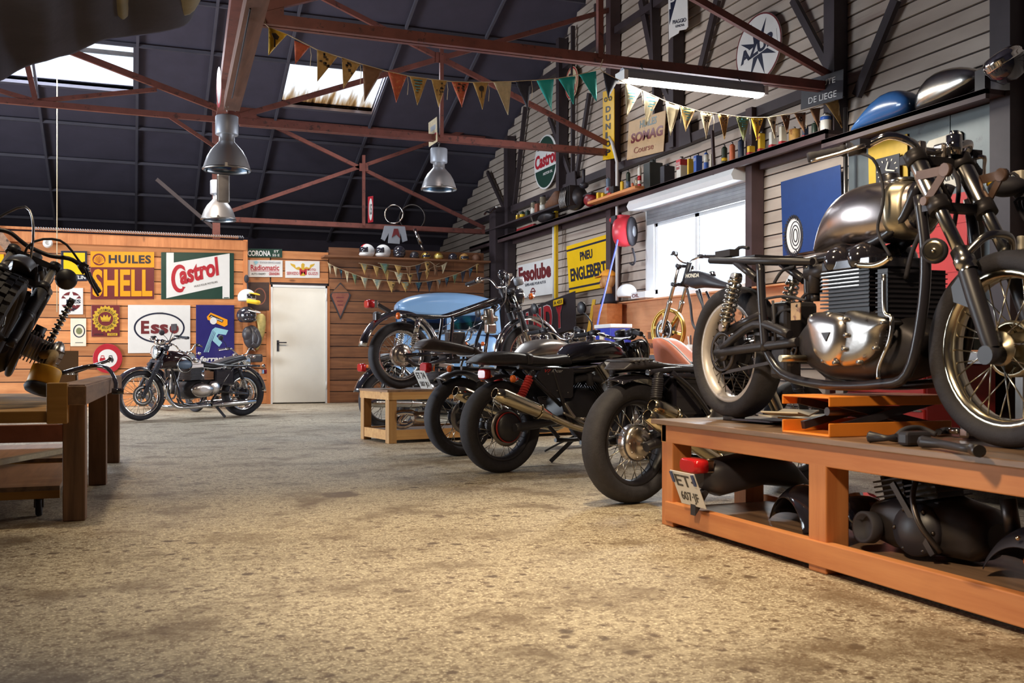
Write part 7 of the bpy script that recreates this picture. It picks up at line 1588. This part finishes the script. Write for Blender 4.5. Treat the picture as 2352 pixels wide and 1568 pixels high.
# coral race fairing on its stand
X = 4.4; t = thing('race_fairing', 'coral painted race fairing standing behind the nearest black racer', 'fairing', (X, onX(1548, 840, X).y, 0)); P = [onX(u, v, X) for u, v in ((1503, 777), (1520, 776), (1536, 784), (1552, 797), (1568, 813), (1586, 832), (1600, 848), (1600, 862), (1524, 862), (1514, 840), (1507, 812))]; c = sum(P, V()) / len(P)
M().loft([[c + (p - c) * .96 + V((.13, 0, 0)) for p in P], [p + V((.1, 0, 0)) for p in P], P, [c + (p - c) * .93 + V((-.035, 0, 0)) for p in P], [c + (p - c) * .4 + V((-.05, 0, 0)) for p in P]]).build('shell', 'coral', t)
M().tube(P[:7], .008, 6).build('edge_trim', 'white_paint', t); z = min(p.z for p in P); y0, y1 = min(p.y for p in P), max(p.y for p in P)
M().bb(X - .05, X + .2, y0, y1, z - .03, z + .005).build('stand_top', 'satin_black', t)
for x in (X - .03, X + .17):
    for y in (y0 + .03, y1 - .05): M().bb(x, x + .025, y, y + .025, 0, z - .03).build('stand_leg', 'satin_black', t)
# chrome exhaust on the shelf of the low bench
t = thing('exhaust', 'chrome twin exhaust with a silencer box on the lower shelf of the low bench', 'exhaust', (2.5, 9.2, .106)); c = lambda u, v: onY(u, v, 9.05)
M().tube([c(960, 952), c(930, 947), c(905, 952), c(899, 964), c(910, 976), c(930, 978), c(948, 968)], .028, 12, 5).tube([c(935, 971), c(920, 968), c(940, 946), c(955, 954)], .026, 12, 5).build('header_pipe', 'chrome', t); a, b_ = c(948, 962), c(1000, 958); M().cyl(a, b_, .062, n=20).build('silencer', 'dull_chrome', t)
# --- scissor lift under the special
t = thing('scissor_lift', 'orange scissor lift stand under the engine of the bare metal motorcycle', 'lift', (2.62, 3.05, .49)); lx0, lx1, ly0, ly1 = 2.335, 2.9, 2.92, 3.2
for nm, z0, z1 in (('base_plate', .49, .54), ('top_plate', .6, .636)):
    zf = z0 if nm == 'base_plate' else z1 - .008
    M().bb(lx0, lx1, ly0, ly0 + .008, z0, z1).bb(lx0, lx1, ly1 - .008, ly1, z0, z1).bb(lx0, lx1, ly0, ly1, zf, zf + .008).build(nm, 'lift_orange', t, bevel=.003)
for y in (ly0 + .03, ly1 - .05):
    M().bar((lx0 + .06, y, .52), (lx1 - .06, y, .615), .02, .03).build('arm', 'satin_black', t); M().bar((lx1 - .06, y + .022, .52), (lx0 + .06, y + .022, .615), .02, .03).build('arm', 'satin_black', t)
M().cyl((lx0 + .1, ly0 + .14, .575), (lx1 - .1, ly0 + .14, .575), .016, n=12).build('screw', 'dark_steel', t); M().cyl((lx1, ly0 + .1, .618), (lx1 + .07, ly0 + .1, .618), .014, n=14).build('spindle', 'dull_chrome', t)
# papers and loose parts on the near bench
for k, (u, v, w, h, rz, lb) in enumerate(((1790, 968, .34, .24, 8, 'open papers lying lowest on the near bench behind the lift'), (1840, 966, .3, .2, -12, 'curled manual on top of the papers on the near bench'), (1815, 962, .22, .16, 30, 'small folded leaflet topmost on the papers of the near bench'))):
    p = onZ(u, v, .494 + .014 * k); q = M(); n = 8
    for i in range(n): pass
    rot = Matrix.Rotation(R(rz), 3, 'Z'); vs = [p + rot @ V((w * (i / n - .5), h * (j - .5), .006 * k + .012 * abs(i / n - .5) * (1 + k))) for i in range(n + 1) for j in (0, 1)]; vs += [x + V((0, 0, .006)) for x in vs]
    m_ = 2 * (n + 1); fs = [(2 * i, 2 * i + 2, 2 * i + 3, 2 * i + 1) for i in range(n)] + [(m_ + 2 * i, m_ + 2 * i + 1, m_ + 2 * i + 3, m_ + 2 * i + 2) for i in range(n)] + [(2 * i, m_ + 2 * i, m_ + 2 * i + 2, 2 * i + 2) for i in range(n)] + [(2 * i + 1, 2 * i + 3, m_ + 2 * i + 3, m_ + 2 * i + 1) for i in range(n)] + [(0, 1, m_ + 1, m_), (2 * n, m_ + 2 * n, m_ + 2 * n + 1, 2 * n + 1)]
    tag(q.add(vs, fs).build('papers', 'paper' if k else 'dark_canvas'), lb, 'papers', 'papers on the near bench')
tb_ = lambda L, dz=.02: [onZ(u, v, .49 + dz) for u, v in L]
t = thing('brake_lever', 'black hand lever with a curved cable in front of the orange lift', 'motorcycle part', onZ(2070, 1008, .49)); M().tube(tb_([(1998, 1003), (2012, 1004), (2040, 1006), (2075, 1004), (2110, 998)]), [.02, .016, .009, .02, .012], 8, 4).build('lever', 'satin_black', t); M().tube([*tb_([(2060, 1000)], .03), *tb_([(2080, 985), (2115, 983)], .05), *tb_([(2150, 998)], .03)], .009, 8, 5).build('cable', 'rubber', t); M().box(onZ(2100, 1006, .515), (.1, .05, .045)).build('clamp', 'satin_black', t, bevel=.01)
t = thing('brake_pump', 'silver brake pump lying right of the orange lift on the near bench', 'motorcycle part', onZ(2235, 990, .49)); M().box(onZ(2235, 992, .515), (.09, .05, .045)).cyl(onZ(2205, 990, .515), onZ(2180, 988, .515), .012, n=10).build('body', 'dull_chrome', t, bevel=.012); M().tube(tb_([(2200, 990), (2170, 988), (2155, 992)], .018), .012, 8, 3).build('lever', 'satin_black', t)
t = thing('footrest_rod', 'black steel rod with a clevis end near the front edge of the near bench', 'motorcycle part', onZ(2150, 1018, .49)); M().tube(tb_([(2118, 1014), (2160, 1019), (2210, 1028), (2240, 1030)], .022), [.02, .013, .012, .016], 8, 4).build('rod', 'satin_black', t); M().cyl(onZ(2236, 1031, .512), onZ(2250, 1036, .512), .018, n=12).build('clevis', 'dark_steel', t)
# --- parts stored under the near bench
t = thing('motorcycle_tail', 'black motorcycle tail with a red lamp and white number plate under the near bench', 'motorcycle part', (2.3, 3.74, .096)); b = t
q = M(); hull(q, [(.0, .12, .22, .04), (.08, .08, .24, .09), (.3, .12, .27, .1), (.45, .1, .22, .09), (.56, .02, .12, .06)], 20, .7); q.build('tail_unit', 'satin_black', t, True)
taillight(t, (-.01, 0, .215), (.05, .075, .032)); plate(t, (-.055, 0, .115), .2, .16, ['ET·', '607·JF'], 22); npn = [o for o in t.children if o.name.startswith('number_plate')][0]
M().box((-.081, .088, .16), (.003, .02, .05), Matrix.Rotation(R(-22), 3, 'Y')).build('country_strip', 'sign_blue', npn, True); M().box((-.081, -.088, .16), (.003, .02, .05), Matrix.Rotation(R(-22), 3, 'Y')).build('region_strip', 'sign_blue', npn, True)
M().prism([(-.03, -.02, .08), (.06, -.02, .13), (.0, -.02, .04), (-.03, -.02, .0)], (0, .04, 0)).build('plate_bracket', 'rubber', t, True)
t = thing('mudguard', 'glossy black mudguard behind the number plate under the near bench', 'motorcycle part', (2.56, 3.38, .115)); o = fender(t, -.05, -.1, .2, 25, 155, .17, 'gloss_black', 'mudguard_shell', .05); o.rotation_euler = (0, 0, R(75))
t = thing('side_panel', 'black side panel with a round badge under the near bench', 'motorcycle part', (2.62, 3.06, .106)); q = M(); hull(q, [(-.05, 0, .05, .05), (0, 0, .13, .08), (.06, 0, .15, .08), (.1, .02, .1, .05)], 18, .7); o = q.build('panel', 'gloss_black', t, True); o.rotation_euler = (0, 0, R(70)); M().lathe([(.02, 0), (.035, .0), (.035, .004), (.02, .004)], (-.11, .0, .1), (-1, 0, .4), 18, True).build('badge', 'sign_white', t, True)
t = thing('engine_block', 'greasy dark engine block tilted under the near bench', 'engine', (2.59, 2.68, .108), R(100)); rot = Matrix.Rotation(R(14), 3, 'Y'); q = M()
hull(q, [(-.24, .05, .13, .07), (-.19, .0, .17, .11), (-.05, 0, .2, .13), (.1, 0, .19, .13), (.19, .02, .16, .11), (.22, .06, .11, .06)], 18, .6); q.build('crankcase', 'engine_dark', t, True)
for x in (-.02, .11):
    o = V((x, 0, .17)); q = M(); fins(q, o, .12, .19, 5, .018, .006, rot); q.box(o + rot @ V((0, 0, .04)), (.09, .14, .1), rot); q.build('cylinder', 'engine_dark', t, True)
    q = M().lathe([(.03, 0), (.034, .0), (.034, .03), (.046, .034), (.046, .056), (.036, .058), (.032, .03)], o + V((.02, .05, .08)), (.3, .5, 1), 20); q.build('intake_flange', 'satin_black', t, True)
c = V((-.02, .13, .09)); M().lathe([(.001, .03), (.05, .03), (.06, .02), (.085, .012), (.09, 0), (.09, -.03)], c, (0, 1, .1), 26).build('side_cover', 'satin_black', t, True)
M().lathe([(.001, .0), (.05, .0), (.056, .01), (.056, .05), (.045, .05), (.042, .02), (.001, .02)], (.16, .12, .07), (.2, 1, .1), 24).build('output_flange', 'rubber', t, True); M().bar((-.1, .15, .02), (.06, .15, .24), .012, .02).tube([(-.12, .14, .03), (-.06, .17, .12), (-.02, .15, .2), (.0, .1, .26)], .01, 8, 4).build('oil_line', 'dark_steel', t, True)
for k in range(6): a_ = k * pi / 3; M().ell(c + V((.075 * cos(a_), .016, .075 * sin(a_))), (.008, .008, .008), 8, 5).build('bolt', 'dark_steel', t, True)
p = onX(2172, 1186, 2.76); t = thing('air_filter', 'perforated steel air filter under the near bench', 'motorcycle part', (p.x, p.y, .096)); q = M().lathe([(.001, 0), (.05, 0), (.055, .01), (.055, .09), (.045, .1), (.001, .1)], (p.x, p.y, .152), (.3, -.6, .1), 24); q.build('filter', 'dark_steel', t)
t = thing('mudguard', 'black bolted mudguard with an orange lamp at the right end under the near bench', 'motorcycle part', (2.53, 2.17, .13)); o = fender(t, 0, -.12, .21, 32, 148, .19, 'satin_black', 'mudguard_shell', .06); o.rotation_euler = (0, 0, R(80)); M().ell((-.12, -.05, .06), (.03, .03, .025), 12, 8).build('lens', 'orange_lens', t, True); M().cyl((.05, .18, .1), (.05, .2, .2), .025, n=14).build('stub_pipe', 'dark_steel', t, True)
for y in (-.02, .03): M().ell((-.095, y, .115), (.008, .008, .008), 8, 6).build('bolt', 'brass_pipe', t, True)
dolly(4.3, 5.25, 3.7, 4.7, 'low black wheeled platform on the floor behind the near bench', .13, 'satin_black')
# ================================================================ LIGHT AND CAMERA
def area(name, loc, rot, sx, sy, power, col, spread=None):
    l = bpy.data.lights.new(name, 'AREA'); l.shape = 'RECTANGLE'; l.size = sx; l.size_y = sy; l.energy = power; l.color = col
    if spread: l.spread = R(spread)
    o = bpy.data.objects.new(name, l); C.objects.link(o); o.location = loc; o.rotation_euler = rot; return o
def spot(name, loc, tgt, power, col, ang=110, blend=.6, rad=.12):
    l = bpy.data.lights.new(name, 'SPOT'); l.energy = power; l.color = col; l.spot_size = R(ang); l.spot_blend = blend; l.shadow_soft_size = rad
    o = bpy.data.objects.new(name, l); C.objects.link(o); o.location = loc
    o.rotation_euler = (V(tgt) - V(loc)).to_track_quat('-Z', 'Y').to_euler(); return o
WARM, COOL = (1, .82, .54), (.82, .91, 1)
area('gateway_daylight', (XL - .3, (GY0 + GY1) / 2, 1.7), (0, R(-90), 0), 3.2, GY1 - GY0, 1000, COOL)
area('window_daylight', (XR + .35, (WY0 + WY1) / 2, 2.1), (0, R(90), 0), 1.2, 2.3, 330, (.9, .96, 1))
for n, x, w in (('skylight_day', -1.43, 2.9), ('skylight_day', 3.22, 1.6)): area(n, (x, 17.0, roofz(17) + .5), (R(-21), 0, 0), w, 1.3, 150 * w, (.92, .97, 1))
area('fluorescent_tube', (4.93, 8.02, 3.27), (0, 0, R(4)), 1.45, .12, 90, (1, .95, .85))
spot('high_bay', (1.5, 3.5, 4.8), (1.4, 3.8, 0), 1020, WARM, 55, 1, .2)
spot('high_bay', (-.6, 5.8, 4.8), (.2, 6.2, 0), 300, WARM, 80, 1, .2)
spot('wall_flood', (.2, 13.4, 4.4), (1.6, 17.6, 1.0), 430, (1, .84, .66), 85, .8, .25)
spot('wall_flood', (-2.0, 12.8, 4.4), (-1.6, 17.6, 1.2), 150, (1, .84, .66), 85, .8, .25)
spot('door_fill', (2.5, 13.6, 4.0), (2.75, 17.6, .9), 300, (1, .88, .74), 38, .8, .2)  # added spot without a fixture, brightens the white door
spot('bench_lamp', (-.6, 1.4, 3.2), (2.5, 3.1, .5), 520, (1, .78, .52), 70, .9, .2)
spot('bunting_fill', (.2, 2.6, 4.6), (1.8, 8.2, 3.3), 220, (1, .8, .6), 58, .9, .2)  # added spot, no lamp hangs here; brightens the fronts of the pennants
spot('gable_flood', (3.4, 11.2, 4.4), (6.7, 12.0, 2.6), 105, (1, .84, .74), 120, .9, .3)
w = bpy.data.worlds.new('sky'); w.use_nodes = True; bpy.context.scene.world = w
bg = w.node_tree.nodes['Background']; bg.inputs['Color'].default_value = (.86, .93, 1, 1); bg.inputs['Strength'].default_value = 1.6
cam = bpy.data.cameras.new('camera'); co = bpy.data.objects.new('camera', cam); C.objects.link(co)
cam.sensor_width = 36; cam.lens = 36 * F / 2352; cam.shift_y = (HY - 784) / 2352
co.location = (0, 0, CH); co.rotation_euler = (R(90), 0, -YAW); cam.dof.use_dof = True; cam.dof.focus_distance = 8.5; cam.dof.aperture_fstop = 8.0; cam.clip_end = 200; cam.clip_start = .05
sc = bpy.context.scene; sc.camera = co
sc.view_settings.view_transform = 'Standard'; sc.view_settings.look = 'None'; sc.view_settings.exposure = 0; sc.view_settings.gamma = 1
sc.cycles.use_denoising = True; sc.cycles.max_bounces = 7; sc.cycles.caustics_reflective = False; sc.cycles.caustics_refractive = False
sc.cycles.sample_clamp_indirect = 6
